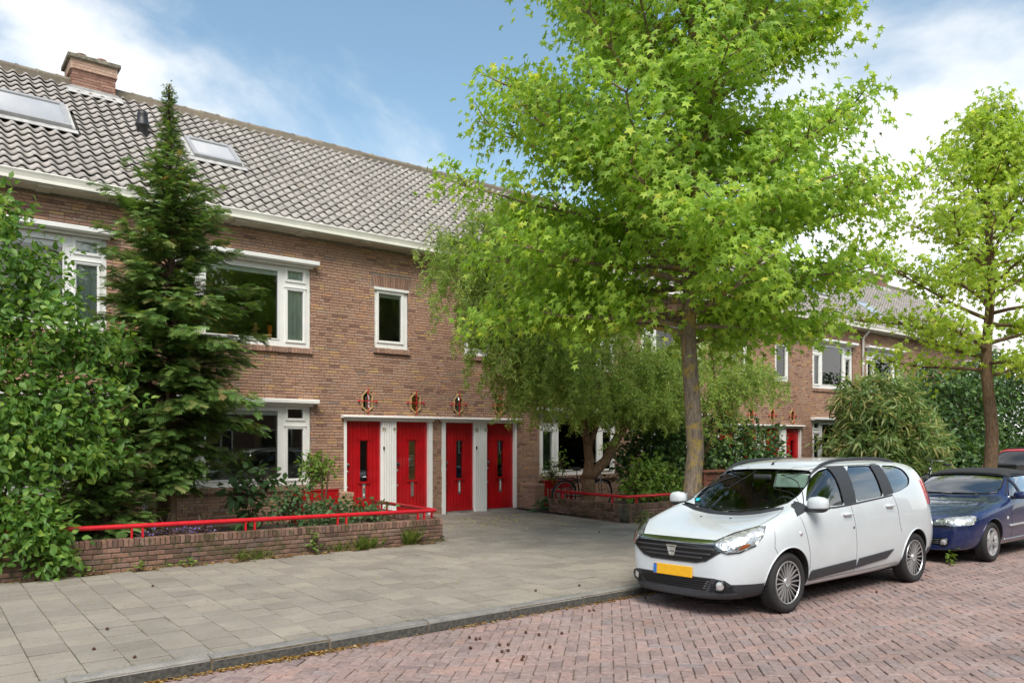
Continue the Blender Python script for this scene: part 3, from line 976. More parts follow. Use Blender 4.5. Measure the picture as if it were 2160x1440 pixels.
# curtains and things behind the panes
curtain(w1[0], C1 - 3.44, C1 - 3.05, 3.70, 5.12)
curtain(w2[1], C1 + 3.05, C1 + 3.44, 1.0, 2.42, 'curtain_green')
curtain(w2[0], C1 + 3.05, C1 + 3.44, 3.7, 5.12); curtain(w2[0], C1 + 4.6, C1 + 4.96, 3.7, 5.06)
curtain(w3[0], C2 - 4.96, C2 - 4.5, 3.7, 5.06); curtain(w0[0], C1 - 2 * HALF + 5.1, C1 - 2 * HALF + 5.5, 3.7, 5.1)
curtain(w4[0], C2 + 3.60, C2 + 3.95, 3.72, 5.06, 'curtain_green'); curtain(w4[0], C2 + 4.35, C2 + 4.94, 3.72, 5.06, 'curtain_green')
curtain(w4[0], C2 + 3.07, C2 + 3.42, 3.72, 5.12, 'curtain_green')
curtain(w0[1], C1 - 2 * HALF + 3.3, C1 - 2 * HALF + 5.5, .98, 2.37, 'curtain')
pm = MB()
for k in range(9): pm.cbox(C2 + 3.60, C2 + 4.94, WY + .12, WY + .14, .98 + .155 * k, .98 + .155 * k + .145, .012)
pm.build('shutter', M['green_panel'], w4[1])

def pot(parent, x, z, r, h, mat, y=WY + .2):
    MB().lathe([(0, 0), (r * .75, 0), (r, h * .9), (r * 1.06, h), (r * .9, h), (r * .8, h * .3), (0, h * .3)], 14, Matrix.Translation((x, y, z))).build('flower_pot', M[mat], parent, smooth=True)
pot(w1[0], 4.78, 3.73, .07, .085, 'orange')
MB().cbox(5.51, 5.59, WY + .17, WY + .25, 3.73, 4.02, .008).build('vase', M['orange'], w1[0])
M['toy'] = simple('ochre_figure', (.42, .20, .09), .7)
fg = MB()
for (dx, dz, r) in ((0, .07, .06), (0, .17, .055), (0, .26, .05), (-.07, .05, .035), (.07, .04, .04), (-.05, .16, .03), (.06, .19, .03)):
    fg.lathe([(0, -r), (r * .7, -r * .7), (r, 0), (r * .7, r * .7), (0, r)], 10, Matrix.Translation((5.27 + dx, WY + .2, 3.74 + dz)))
fg.build('figurine', M['toy'], w1[0], smooth=True)

# downpipes
def downpipe(x, house_o):
    mb = MB().tube([(x, WY - .3, 5.82), (x, WY - .25, 5.72), (x, WY - .075, 5.55), (x, WY - .075, .15)], .042, 10)
    for z in (4.6, 2.9, 1.2): mb.lathe([(.046, -.03), (.052, -.02), (.052, .02), (.046, .03)], 10, Matrix.Translation((x, WY - .075, z)))
    mb.build('downpipe', M['white'], house_o, smooth=True)
downpipe(3.26, H1); downpipe(27.6, H4); downpipe(15.4, H3)

# chimneys
def chimney(owner, s0, s1, ya=17.85, yb=18.55, top=9.46):
    zb = roof_z(ya) - .15
    zp = top - .26
    mb = MB().box(s0 + .012, s1 - .012, ya + .012, yb, zb, top - .06, 0)
    c = mb.build('chimney', [M['mortar_pale']], owner)
    def skin(z0, z1, mat, grow, nm):
        z = z0; row = 0
        bm = MB()
        L = .215
        while z < z1 - .03:
            for side in (0, 1, 2):
                a, b = ((s0, s1) if side == 0 else (ya, yb))
                x = a - (L / 2 if row % 2 else 0)
                while x < b:
                    p, q = max(x, a) + .006, min(x + L, b) - .006
                    if q - p > .03:
                        if side == 0: bm.box(p, q, ya - grow, ya + .03, z, z + .046, 0, rnd=random.random())
                        elif side == 1: bm.box(s0 - grow, s0 + .03, p, q, z, z + .046, 0, rnd=random.random())
                        else: bm.box(s1 - .03, s1 + grow, p, q, z, z + .046, 0, rnd=random.random())
                    x += L
            z += .058; row += 1
        o = bm.build(nm, M[mat], c); tag(o, kind='stuff')
    skin(zb + .1, zp, 'chim_brick', 0, 'bricks')
    MB().box(s0 - .03, s1 + .03, ya - .03, yb + .03, zp + .005, top - .055).build('collar', M['chim_pale'], c)
    skin(zp + .01, top - .06, 'chim_pale', .036, 'collar_bricks')
    MB().cbox(s0 - .09, s1 + .09, ya - .09, yb + .09, top - .055, top + .03, .012).build('cap', M['capstone'], c)
    for x in (s0 + .22, s1 - .2):
        MB().lathe([(.075, 0), (.085, .15), (.10, .16), (.10, .19), (.07, .19), (.06, .05)], 14, Matrix.Translation((x, (ya + yb) / 2, top + .02))).build('chimney_pot', M['chim_brick'], c, smooth=True)
    V = [(s0 - .12, ya - .16, roof_z(ya - .16) + .055), (s1 + .12, ya - .16, roof_z(ya - .16) + .055), (s1 + .12, ya - .004, roof_z(ya) + .075), (s0 - .12, ya - .004, roof_z(ya) + .075),
         (s0 - .02, ya - .008, roof_z(ya) + .13), (s1 + .02, ya - .008, roof_z(ya) + .13)]
    MB().add(V, [(0, 1, 2, 3), (3, 2, 5, 4)]).build('flashing', M['lead'], c)
M['mortar_pale'] = simple('pale_mortar', (.50, .45, .38), .95, var=.25, vscale=25)
M['capstone'] = simple('lichened_capstone', (.22, .20, .15), .95, var=.6, vscale=14, bump=.5)
chimney(H0, 2.66, 3.46, top=9.58)
chimney(H5, 35.4, 36.4, top=9.5)

# flue terminal on the roof of the second house
vx, vy = 3.69, 16.55
MB().lathe([(.10, -.15), (.10, .10), (.135, .13), (.135, .17), (.115, .19), (.095, .34), (.10, .36), (.085, .42), (0, .43)], 16, Matrix.Translation((vx, vy, roof_z(vy) + .03))).build('flue_pipe', M['black'], H1, smooth=True)

# low piers beside the doors
def pier(owner, s0, s1):
    ya, yb = 13.92, WY - .004
    pm = MB().box(s0 + .012, s1 - .012, ya + .012, yb, .05, .76, 0)
    p = pm.build('pier', M['mortar'], owner)
    bm = MB()
    z, row = .11, 0
    while z < .70:
        for (side, a, b) in ((0, s0, s1), (1, ya, yb), (2, ya, yb)):
            x = a - (.11 if row % 2 else 0)
            while x < b:
                q0, q1 = max(x, a) + .005, min(x + .221, b) - .006
                if q1 - q0 > .02:
                    r_ = random.random()
                    if side == 0: bm.box(q0, q1, ya, ya + .03, z, z + .045, rnd=r_)
                    elif side == 1: bm.box(s0, s0 + .03, q0, q1, z, z + .045, rnd=r_)
                    else: bm.box(s1 - .03, s1, q0, q1, z, z + .045, rnd=r_)
                x += .221
        z += CO; row += 1
    x = s0
    while x < s1 - .03:
        bm.cbox(x + .004, x + .058, ya - .006, yb, .695, .775, .006, rnd=random.random()); x += .0625
    tag(bm.build('pier_bricks', M['brick'], p), kind='stuff')
pier(H1, 6.64, 6.93)
pier(H2, 11.56, 11.86)

# the opposite side of the street, seen mirrored in the panes
def opposite(s0, s1, label):
    H = empty('brick_house', ((s0 + s1) / 2, -14, 0)); tag(H, label, 'house', 'houses across the street behind the camera')
    MB().box(s0, s1, -22, -14, 0, 5.8).build('wall', M['brick_far'], H)
    MB().prism([(-13.6, 5.8), (-22.4, 5.8), (-18, 9.3)], s0, s1, 0).build('roof', M['tile'], H)
    x = s0 + .8
    while x < s1 - 2.5:
        for z in (.95, 3.6):
            wo = MB().box(x, x + 2.0, -14.0, -13.97, z, z + 1.5).build('window', M['white'], H)
            MB().box(x + .08, x + 1.3, -13.97, -13.965, z + .08, z + 1.42).box(x + 1.4, x + 1.92, -13.97, -13.965, z + .08, z + 1.42).build('pane', M['dark_glass'], wo)
        x += 3.4
M['brick_far'] = simple('far_brick', (.17, .10, .075), .9, var=.3, vscale=3)
M['dark_glass'] = simple('dark_pane', (.02, .022, .025), .08)
opposite(-30, 8, 'brick houses across the street, left half, only mirrored in the windows')
opposite(8.02, 60, 'brick houses across the street, right half, only mirrored in the windows')
# ------------------------------------------------------------------ low garden walls, red rails, red gates
GW = .20
def garden_wall(segs, label, nobj=300, seed=1):
    """segs: list of (x0,y0,x1,y1,h0,h1): centre line of each leg and its height at both ends"""
    x0, y0 = segs[0][0], segs[0][1]
    Wl = empty('garden_wall', (x0, y0, zpav(y0)))
    tag(Wl, label, 'wall', 'low brick garden walls')
    P, RO, SZ, KIND = [], [], [], []
    rg = random.Random(seed)
    core = MB()
    for (ax, ay, bx, by, h0, h1) in segs:
        L = math.hypot(bx - ax, by - ay); an = math.atan2(by - ay, bx - ax)
        ux, uy = math.cos(an), math.sin(an)
        Mx = Matrix.Translation((ax, ay, 0)) @ Matrix.Rotation(an, 4, 'Z')
        zb0, zb1 = zpav(ay) - .03, zpav(by) - .03
        core.add([Mx @ Vector(p) for p in ((0, -GW / 2 + .012, zb0), (L, -GW / 2 + .012, zb1), (L, GW / 2 - .012, zb1), (0, GW / 2 - .012, zb0),
                  (0, -GW / 2 + .012, zb0 + h0), (L, -GW / 2 + .012, zb1 + h1), (L, GW / 2 - .012, zb1 + h1), (0, GW / 2 - .012, zb0 + h0))],
                 [(0, 3, 2, 1), (4, 5, 6, 7), (0, 1, 5, 4), (1, 2, 6, 5), (2, 3, 7, 6), (3, 0, 4, 7)])
        n = 5
        for k in range(n):
            x = -.11 if k % 2 else 0.0
            while x < L:
                a, b = max(x, 0), min(x + .213, L)
                if b - a > .05:
                    m = (a + b) / 2; t = m / L
                    h = (h0 + (h1 - h0) * t + .03 - .105) / n
                    z = zb0 + (zb1 - zb0) * t + h * (k + .5)
                    P.append((ax + ux * m, ay + uy * m, z)); RO.append(an); SZ.append((b - a - .011, GW, h - .011))
                    KIND.append(b - a > .2)
                x += .213
        x = 0.0
        while x < L - .02:
            t = (x + .031) / L
            z = zb0 + (zb1 - zb0) * t + h0 + (h1 - h0) * t + .03 - .05
            P.append((ax + ux * (x + .031), ay + uy * (x + .031), z + rg.uniform(-.003, .003))); RO.append(an); SZ.append((.0525, GW + .008, .10)); KIND.append(True)
            x += .0625
    co = core.build('core', M['mortar_mossy'], Wl)
    P = np.array(P); vis = in_frame(P) & np.array(KIND)
    order = np.argsort(np.where(vis, depth(P), 1e6))[:min(nobj, int(vis.sum()))]
    pick = np.zeros(len(P), bool); pick[order] = True
    cache = {}
    rest = MB()
    for i in range(len(P)):
        w, d, h = SZ[i]
        if pick[i]:
            key = (round(w, 2), round(h, 3))
            if key not in cache:
                cache[key] = MB().cbox(-w / 2, w / 2, -d / 2, d / 2, -h / 2, h / 2, .006).mesh('brick', M['garden_brick'])
            o = bpy.data.objects.new('brick', cache[key])
            o.location = P[i]; o.rotation_euler = (rg.gauss(0, .008), rg.gauss(0, .006), RO[i] + rg.gauss(0, .01))
            COL.objects.link(o); o.parent = co
        else:
            Mx = Matrix.Translation(P[i]) @ Matrix.Rotation(RO[i], 4, 'Z')
            rest.cbox(-w / 2, w / 2, -d / 2, d / 2, -h / 2, h / 2, .006, 0, Mx, rnd=rg.random())
    tag(rest.build('bricks', M['garden_brick'], co), kind='stuff')
    return Wl
M['mortar_mossy'] = simple('mossy_mortar', (.12, .105, .075), .98, var=.6, vscale=9, bump=.5)
garden_wall([(-7, 10.9, 7.0, 10.9, .47, .365), (7.0, 11.0, 7.06, 13.55, .365, .33)], 'mossy low brick garden wall in the foreground left, carrying a red rail', seed=2)
garden_wall([(11.58, 13.3, 11.44, 10.99, .33, .37), (11.44, 10.89, 19.3, 10.89, .37, .37)], 'low brick garden wall in front of the willow trunk', nobj=300, seed=4)
garden_wall([(23.6, 13.3, 23.6, 10.99, .33, .37), (23.6, 10.89, 31, 10.89, .37, .37)], 'low brick garden wall in front of the bamboo, behind the parked cars', nobj=0, seed=6)

def rail(pts, posts, label):
    o = empty('railing', (pts[0][0], pts[0][1], .5)); tag(o, label, 'railing', 'red tube railings on the garden walls')
    P = []
    for i, p in enumerate(pts):                       # round the bends a little
        p = Vector(p)
        if 0 < i < len(pts) - 1:
            a = (Vector(pts[i - 1]) - p).normalized() * .05; b = (Vector(pts[i + 1]) - p).normalized() * .05
            P += [p + a, p + a * .3 + b * .3, p + b]
        else: P.append(p)
    MB().tube(P, .031, 12).build('handrail', M['redrail'], o, smooth=True)
    for (x, y, z0, z1) in posts:
        MB().cbox(x - .012, x + .012, y - .022, y + .022, z0, z1, .004).build('post', M['redrail'], o)
def zr(s): return .70 - .011 * (s - 1.0)
pl = []
for x in (-1.2, -1.06, .75, .89, 2.30, 2.43, 3.77, 3.90, 5.17, 5.31, 6.58, 6.70): pl.append((x, 10.9, zr(x) - .17, zr(x) - .02))
pl += [(6.92, 11.02, .46, .62), (7.03, 12.75, .45, .62), (7.03, 12.95, .45, .62)]
rail([(-6, 10.9, .76), (1.0, 10.9, zr(1)), (6.93, 10.9, zr(6.93)), (7.04, 13.35, .635)], pl, 'long red tube rail on the foreground wall, bending back at its right end')
rail([(11.6, 13.15, .655), (11.45, 10.9, .655), (13.0, 10.9, .655)], [(11.59, 12.95, .45, .64), (11.47, 11.3, .45, .64), (11.75, 10.9, .45, .64), (12.8, 10.9, .45, .64)], 'short red rail on the wall before the willow trunk')

def gate(s0, s1, y, label, z0=.24, z1=.83):
    g = empty('garden_gate', (s0, y, .17)); tag(g, label, 'gate', 'open red garden gates')
    MB().cbox(s0, s1, y - .02, y + .02, z1 - .17, z1, .006).build('top_board', M['red'], g)
    MB().cbox(s0 - .01, s1 + .01, y - .035, y + .035, z1 + .002, z1 + .025, .006).build('capping', M['red'], g)
    MB().cbox(s0, s1, y - .02, y + .02, z0, z0 + .09, .006).build('bottom_rail', M['red'], g)
    for x in (s0, s1 - .085): MB().cbox(x, x + .085, y - .021, y + .021, z0 + .092, z1 - .172, .005).build('stile', M['red'], g)
    n = 4
    for k in range(n):
        x = s0 + .085 + (s1 - s0 - .17) * (k + .5) / n
        MB().cbox(x - .022, x + .022, y - .012, y + .012, z0 + .092, z1 - .172, .004).build('bar', M['red'], g)
    return g
gate(5.72, 6.63, 13.95, 'red wooden gate standing open beside the pier of door 44')
gate(11.87, 12.78, 13.95, 'dark red gate behind the bicycle wheel')
# ------------------------------------------------------------------ cars
def paint(name, col, flake=0.0, rough=.32):
    t = NT(name); v = t.coord('Object')
    n = t.noise(v, 3.0, 5)
    c = t.mix(1.0, col, t.ramp(n, [(.3, .94), (.7, 1.02)]), 'MULTIPLY')
    dust = t.ramp(t.noise(v, 14, 6, .7), [(.45, 0.0), (.8, .10)])
    c = t.mix(dust, c, (.42, .40, .36))
    return t.end(t.bsdf(c, rough, flake, .5, None, 1.0))
M['car_white'] = paint('white_car_paint', (.585, .625, .645))
M['car_blue'] = paint('blue_car_paint', (.008, .020, .095), .25, .28)
M['car_red'] = paint('red_car_paint', (.50, .012, .02))
M['cabin'] = simple('cabin_trim', (.035, .036, .038), .8, var=.3)
M['seat'] = simple('seat_cloth', (.06, .062, .07), .95, var=.3, vscale=40)
M['trim'] = simple('dark_bumper_plastic', (.035, .037, .042), .5, var=.15, vscale=30, bump=.1, bscale=200)
M['gloss_black'] = simple('gloss_black', (.01, .01, .011), .15)
M['rubber'] = simple('tyre_rubber', (.022, .021, .021), .85, var=.3, vscale=6, bump=.2, bscale=50)
M['alloy'] = simple('silver_wheel', (.60, .60, .60), .32, metal=.75, var=.1)
M['hubdark'] = simple('wheel_dark', (.03, .027, .026), .6)
M['chrome'] = simple('chrome', (.80, .80, .80), .22, metal=1.0, var=.05)
M['plate_y'] = simple('yellow_plate', (.80, .42, .01), .45, var=.12, vscale=25)
M['plate_b'] = simple('blue_plate_strip', (.03, .14, .45), .45)
M['redlamp'] = simple('red_lamp', (.55, .01, .015), .12, coat=1.0)
M['amberlamp'] = simple('amber_lamp', (.5, .12, .02), .2)
M['fabric_top'] = simple('soft_top_cloth', (.030, .030, .032), .95, var=.25, vscale=25, bump=.3, bscale=300)
M['visor'] = simple('sunshade_card', (.42, .48, .44), .8)
M['sticker'] = simple('turquoise_sticker', (.02, .42, .50), .5)
M['carglass'] = glass_mat('car_glass', (.74, .85, .80), .75)
M['sideglass'] = glass_mat('side_car_glass', (.70, .80, .77), 1.5)
M['blueglass'] = glass_mat('hazy_car_glass', (.5, .55, .55), 2.0)
def lamp_mat():
    t = NT('headlamp_reflector'); v = t.coord('Object')
    vo = t.n('TexVoronoi'); vo.inputs['Scale'].default_value = 22; t.l(v, vo.inputs['Vector'])
    c = t.ramp(vo.outputs['Color'], [(.2, .50), (.8, .92)])
    return t.end(t.bsdf(c, .2, .6, .5, t.bump(vo.outputs['Distance'], .6, .01), .6))
M['lamp'] = lamp_mat()
M['lampglass'] = glass_mat('lamp_cover', (.93, .95, .95), 1.3)

def eval_mesh(ob):
    bpy.context.view_layer.update()
    dg = bpy.context.evaluated_depsgraph_get()
    return bpy.data.meshes.new_from_object(ob.evaluated_get(dg))

def loft_body(rings, caps=True):
    """rings: (x, [(y,z)...]) half sections from bottom centre to roof centre -> closed quad mesh (bmesh)"""
    bm = bmesh.new()
    G = []
    for x, pts in rings:
        full = [(y, z) for (y, z) in pts] + [(-y, z) for (y, z) in pts[-2:0:-1]]
        G.append([bm.verts.new((x, y, z)) for (y, z) in full])
    n = len(G[0])
    for i in range(len(G) - 1):
        for k in range(n):
            bm.faces.new((G[i][k], G[i + 1][k], G[i + 1][(k + 1) % n], G[i][(k + 1) % n]))
    for R_, rev in ((G[0], False), (G[-1], True)):
        h = n // 2                                 # cap with quads across
        for k in range(1, h - 1):
            f = (R_[k], R_[k + 1], R_[n - k - 1], R_[n - k])
            bm.faces.new(f[::-1] if rev else f)
        f = (R_[0], R_[1], R_[n - 1]); bm.faces.new(f[::-1] if rev else f)
        f = (R_[h - 1], R_[h], R_[h + 1]); bm.faces.new(f[::-1] if rev else f)
    bmesh.ops.recalc_face_normals(bm, faces=bm.faces)
    return bm

def prism_bm(bm, pts, h0, h1, axis):
    def mk(p, h): return (p[0], h, p[1]) if axis == 1 else (h, p[0], p[1])
    a = [bm.verts.new(mk(p, h0)) for p in pts]; b = [bm.verts.new(mk(p, h1)) for p in pts]
    n = len(pts)
    fs = [bm.faces.new(a), bm.faces.new(b[::-1])] + [bm.faces.new((a[(i + 1) % n], a[i], b[i], b[(i + 1) % n])) for i in range(n)]
    return fs

def cutter(bm, mat):
    bmesh.ops.recalc_face_normals(bm, faces=bm.faces)
    me = bpy.data.meshes.new('cut'); bm.to_mesh(me); bm.free(); me.materials.append(mat)
    o = bpy.data.objects.new('cut', me); COL.objects.link(o); return o

def smooth_poly(pts, n=2):
    for _ in range(n):
        q = []
        for i in range(len(pts)):
            a, b = pts[i], pts[(i + 1) % len(pts)]
            q += [(a[0] * .8 + b[0] * .2, a[1] * .8 + b[1] * .2), (a[0] * .2 + b[0] * .8, a[1] * .2 + b[1] * .8)]
        pts = q
    return pts

class Car:
    def __init__(s, name, loc, roll, label, rings, paint_, side_windows, shield, cavity, wheels, arch_r, group, lvl=3, wy=.62):
        s.root = empty(name, loc, math.pi); s.root.rotation_euler = (roll, 0, math.pi)
        tag(s.root, label, 'car', group)
        bm = loft_body(rings)
        me = bpy.data.meshes.new('body'); bm.to_mesh(me); bm.free()
        ob = bpy.data.objects.new('body_tmp', me); COL.objects.link(ob)
        md = ob.modifiers.new('s', 'SUBSURF'); md.levels = lvl; md.render_levels = lvl
        full = eval_mesh(ob)
        s.bm = bmesh.new(); s.bm.from_mesh(full); s.bm.normal_update()
        s.bvh = BVHTree.FromBMesh(s.bm)
        bpy.data.objects.remove(ob)
        full.materials.append(paint_)
        ob = bpy.data.objects.new('body', full); COL.objects.link(ob)
        cuts = []
        # cabin
        cb = bmesh.new()
        L = [cb.verts.new((x, w, z)) for (x, z, w) in cavity]; Rr = [cb.verts.new((x, -w, z)) for (x, z, w) in cavity]
        n = len(L)
        cb.faces.new(L); cb.faces.new(Rr[::-1])
        for i in range(n): cb.faces.new((L[(i + 1) % n], L[i], Rr[i], Rr[(i + 1) % n]))
        bmesh.ops.recalc_face_normals(cb, faces=cb.faces)
        bmesh.ops.triangulate(cb, faces=cb.faces)
        cuts.append(cutter(cb, M['cabin']))
        wb = bmesh.new()
        for poly in side_windows:
            for sg in (1, -1):
                prism_bm(wb, poly, sg * wy, sg * 1.2, 1)
        cuts.append(cutter(wb, M['gloss_black']))
        sb = bmesh.new(); prism_bm(sb, shield[0], shield[1], shield[2], 0); cuts.append(cutter(sb, M['gloss_black']))
        ab = bmesh.new()
        for x in wheels[0]:
            for sg in (1, -1):
                prism_bm(ab, [(x + arch_r * math.cos(t * math.pi / 18), wheels[1] + arch_r * 1.02 * math.sin(t * math.pi / 18)) for t in range(36)], sg * .42, sg * 1.2, 1)
        cuts.append(cutter(ab, M['hubdark']))
        for c in cuts:
            md = ob.modifiers.new('b', 'BOOLEAN'); md.operation = 'DIFFERENCE'; md.object = c; md.solver = 'EXACT'
            try: md.material_mode = 'TRANSFER'
            except Exception: pass
        fin = eval_mesh(ob)
        bpy.data.objects.remove(ob)
        for c in cuts: bpy.data.objects.remove(c)
        fin.name = 'body'
        s.body = bpy.data.objects.new('body', fin); s.link(s.body)
        shade(s.body, 30)
    def link(s, o, parent=None):
        COL.objects.link(o); o.parent = parent or s.root
        return o
    def add(s, mb, name, mat, parent=None, smooth=False, angle=None):
        me = mb.mesh(name, mat if isinstance(mat, list) else M[mat], smooth)
        o = s.link(bpy.data.objects.new(name, me), parent)
        if angle: shade(o, angle)
        return o
    def hit(s, p, axis, off=0.0):
        """point of the body surface under p=(a,b): axis 'L' left side (x,z), 'R' right side, 'F' front (y,z), 'T' top (x,y)"""
        if axis == 'L': o, d = Vector((p[0], 2, p[1])), Vector((0, -1, 0))
        elif axis == 'R': o, d = Vector((p[0], -2, p[1])), Vector((0, 1, 0))
        elif axis == 'F': o, d = Vector((4, p[0], p[1])), Vector((-1, 0, 0))
        elif axis == 'B': o, d = Vector((-4, p[0], p[1])), Vector((1, 0, 0))
        else: o, d = Vector((p[0], p[1], 4)), Vector((0, 0, -1))
        h, nrm, _, _ = s.bvh.ray_cast(o, d)
        if h is None: return None, None
        if nrm.dot(d) > 0: nrm = -nrm
        return h + nrm * off, nrm
    def patch(s, poly, axis, name, mat, off=.004, skirt=.008, parent=None, rng=None):
        """cut the part of the body skin inside a CONVEX outline, lift it by off"""
        bm = s.bm.copy()
        d = {'L': Vector((0, 1, 0)), 'R': Vector((0, -1, 0)), 'F': Vector((1, 0, 0)), 'B': Vector((-1, 0, 0)), 'T': Vector((0, 0, 1))}[axis]
        def sel(f):
            if f.normal.dot(d) < .12: return False
            c = f.calc_center_median()
            return rng is None or rng(c)
        bmesh.ops.delete(bm, geom=[f for f in bm.faces if not sel(f)], context='FACES')
        to3 = (lambda p: Vector((p[0], 0, p[1]))) if axis in 'LR' else ((lambda p: Vector((0, p[0], p[1]))) if axis in 'FB' else (lambda p: Vector((p[0], p[1], 0))))
        ctr = sum((to3(p) for p in poly), Vector()) / len(poly)
        n = len(poly)
        for i in range(n):
            a, b = to3(poly[i]), to3(poly[(i + 1) % n])
            if (b - a).length < 1e-5: continue
            nr = (b - a).cross(d).normalized()
            if nr.dot(ctr - a) > 0: nr = -nr
            bmesh.ops.bisect_plane(bm, geom=bm.verts[:] + bm.edges[:] + bm.faces[:], plane_co=a, plane_no=nr, clear_outer=True)
        if not bm.faces:
            bm.free(); return None
        bm.normal_update()
        ed = [e for e in bm.edges if e.is_boundary]
        base = {v: v.normal.copy() for v in bm.verts}
        for v in bm.verts: v.co += base[v] * off
        ex = bmesh.ops.extrude_edge_only(bm, edges=ed)
        for v in ex['geom']:
            if isinstance(v, bmesh.types.BMVert):
                h, nn, _, dist = s.bvh.find_nearest(v.co)
                if nn is not None: v.co -= (v.co - h).normalized() * skirt if (v.co - h).length > 1e-6 else nn * skirt
        me = bpy.data.meshes.new(name); bm.to_mesh(me); bm.free(); me.materials.append(M[mat])
        o = s.link(bpy.data.objects.new(name, me), parent)
        return shade(o, 35)
    def line(s, pts, axis, r=.0035, mat='seam', name='seam', off=-.001, parent=None, step=.04, smooth=True):
        P = []
        for i in range(len(pts) - 1):
            a, b = pts[i], pts[i + 1]
            k = max(1, int(math.hypot(b[0] - a[0], b[1] - a[1]) / step))
            for j in range(k + (1 if i == len(pts) - 2 else 0)):
                t = j / k
                h, _ = s.hit((a[0] + (b[0] - a[0]) * t, a[1] + (b[1] - a[1]) * t), axis, off)
                if h is not None: P.append(h)
        if len(P) > 1: return s.add(MB().tube(P, r, 6), name, mat, parent, smooth=True)
    def pane(s, poly, axis, name='window_pane', mat='sideglass', off=-.012, parent=None):
        return s.patch(poly, axis, name, mat, off, .0, parent, rng=lambda c: abs(c.y) > .6)
M['seam'] = simple('panel_gap', (.02, .02, .02), .9)

def wheel(car, x, y, r, w, style, n=20, rimr=.20):
    """tyre, rim and spokes; axle along Y, outer face away from the car's middle"""
    sg = 1 if y > 0 else -1
    Mx = Matrix.Translation((x, y, r)) @ Matrix.Rotation(R(-90 * sg), 4, 'X')
    h = w / 2
    rw = rimr + .012
    prof = [(rw, -h * .8), (rw + .03, -h * .98), (r - .045, -h), (r - .012, -h * .86), (r, -h * .6), (r, h * .6), (r - .012, h * .86), (r - .045, h), (rw + .03, h * .98), (rw, h * .82), (rw - .012, h * .7)]
    wl_ = empty_part = bpy.data.objects.new('wheel', MB().lathe(prof, 40, Mx).mesh('wheel', M['rubber'], True)); car.link(wl_)
    tr = MB()
    for k in range(44):
        t = 2 * math.pi * k / 44
        A = Matrix.Rotation(t, 4, 'Z')
        tr.box(r - .006, r + .0025, -.014, .014, -h * .55, -h * .1, 0, Mx @ A); tr.box(r - .006, r + .0025, -.020, .008, h * .1, h * .55, 0, Mx @ A)
    car.add(tr, 'tread', 'rubber', wl_)
    if style == 'multi':
        car.add(MB().lathe([(0, h * .35), (rimr * .9, h * .35), (rimr + .005, h * .55), (rimr + .005, h * .3)], 32, Mx), 'rim_well', 'hubdark', wl_, smooth=True)
        rm = MB().lathe([(rimr - .008, h * .78), (rimr - .004, h * .86), (rimr + .004, h * .86), (rimr + .008, h * .76)], 40, Mx)
        for k in range(n):
            A = Matrix.Rotation(2 * math.pi * k / n, 4, 'Z')
            P = [(.03, -.0065, h * .62), (rimr - .006, -.0048, h * .80), (rimr - .006, .0048, h * .80), (.03, .0065, h * .62), (.03, -.0065, h * .45), (rimr - .006, -.0048, h * .6), (rimr - .006, .0048, h * .6), (.03, .0065, h * .45)]
            rm.add([Mx @ A @ Vector(p) for p in P], [(0, 1, 2, 3), (0, 4, 5, 1), (3, 2, 6, 7)])
        rm.lathe([(0, h * .66), (.022, h * .66), (.034, h * .76), (.046, h * .78), (.052, h * .66), (.052, h * .4)], 24, Mx)
        car.add(rm, 'hubcap', 'alloy', wl_, angle=40)
    else:
        car.add(MB().lathe([(0, h * .1), (rimr * .9, h * .1), (rimr + .005, h * .3), (rimr + .005, h * .1)], 32, Mx), 'rim_well', 'hubdark', wl_, smooth=True)
        rm = MB().lathe([(rimr - .02, h * .35), (rimr - .012, h * .82), (rimr + .004, h * .88), (rimr + .012, h * .8)], 40, Mx)
        for k in range(5):
            A = Matrix.Rotation(2 * math.pi * k / 5 + .3, 4, 'Z')
            P = [(.02, -.035, h * .55), (rimr - .012, -.045, h * .78), (rimr - .012, .045, h * .78), (.02, .035, h * .55)]
            Q = [(.02, -.02, h * .70), (rimr * .6, -.018, h * .78), (rimr - .014, -.034, h * .82), (rimr - .014, .034, h * .82), (rimr * .6, .018, h * .78), (.02, .02, h * .70)]
            V = [Mx @ A @ Vector(p) for p in Q] + [Mx @ A @ Vector((p[0], p[1] * 1.25, p[2] - h * .4)) for p in Q]
            rm.add(V, [tuple(range(6))] + [(i, 6 + i, 6 + (i + 1) % 6, (i + 1) % 6) for i in range(6)])
        rm.lathe([(0, h * .72), (.03, h * .72), (.05, h * .68), (.055, h * .4)], 20, Mx)
        car.add(rm, 'rim', 'alloy', wl_, angle=40)
    return wl_

def seat_set(car, xs, ys, zb, h=.55):
    for x in xs:
        for y in ys:
            m = MB().cbox(x - .05, x + .42, y - .23, y + .23, zb, zb + .16, .05)
            Mx = Matrix.Translation((x - .02, y, zb + .10)) @ Matrix.Rotation(R(-12), 4, 'Y')
            m.cbox(-.07, .06, -.22, .22, 0, h, .05, 0, Mx)
            m.cbox(-.055, .045, -.12, .12, h + .05, h + .22, .04, 0, Mx)
            car.add(m, 'car_seat', 'seat')

def plate(car, x, z, w, h, tilt=0.0, strip=True):
    m = MB()
    Mx = Matrix.Translation((x, 0, z)) @ Matrix.Rotation(tilt, 4, 'Y')
    m.cbox(0, .012, -w / 2, w / 2, -h / 2, h / 2, .003, 0, Mx)
    o = car.add(m, 'number_plate', 'plate_y')
    car.add(MB().box(.0125, .0135, -w / 2 + .004, -w / 2 + .048, -h / 2 + .004, h / 2 - .004, 0, Mx), 'country_strip', 'plate_b', o)
    return o

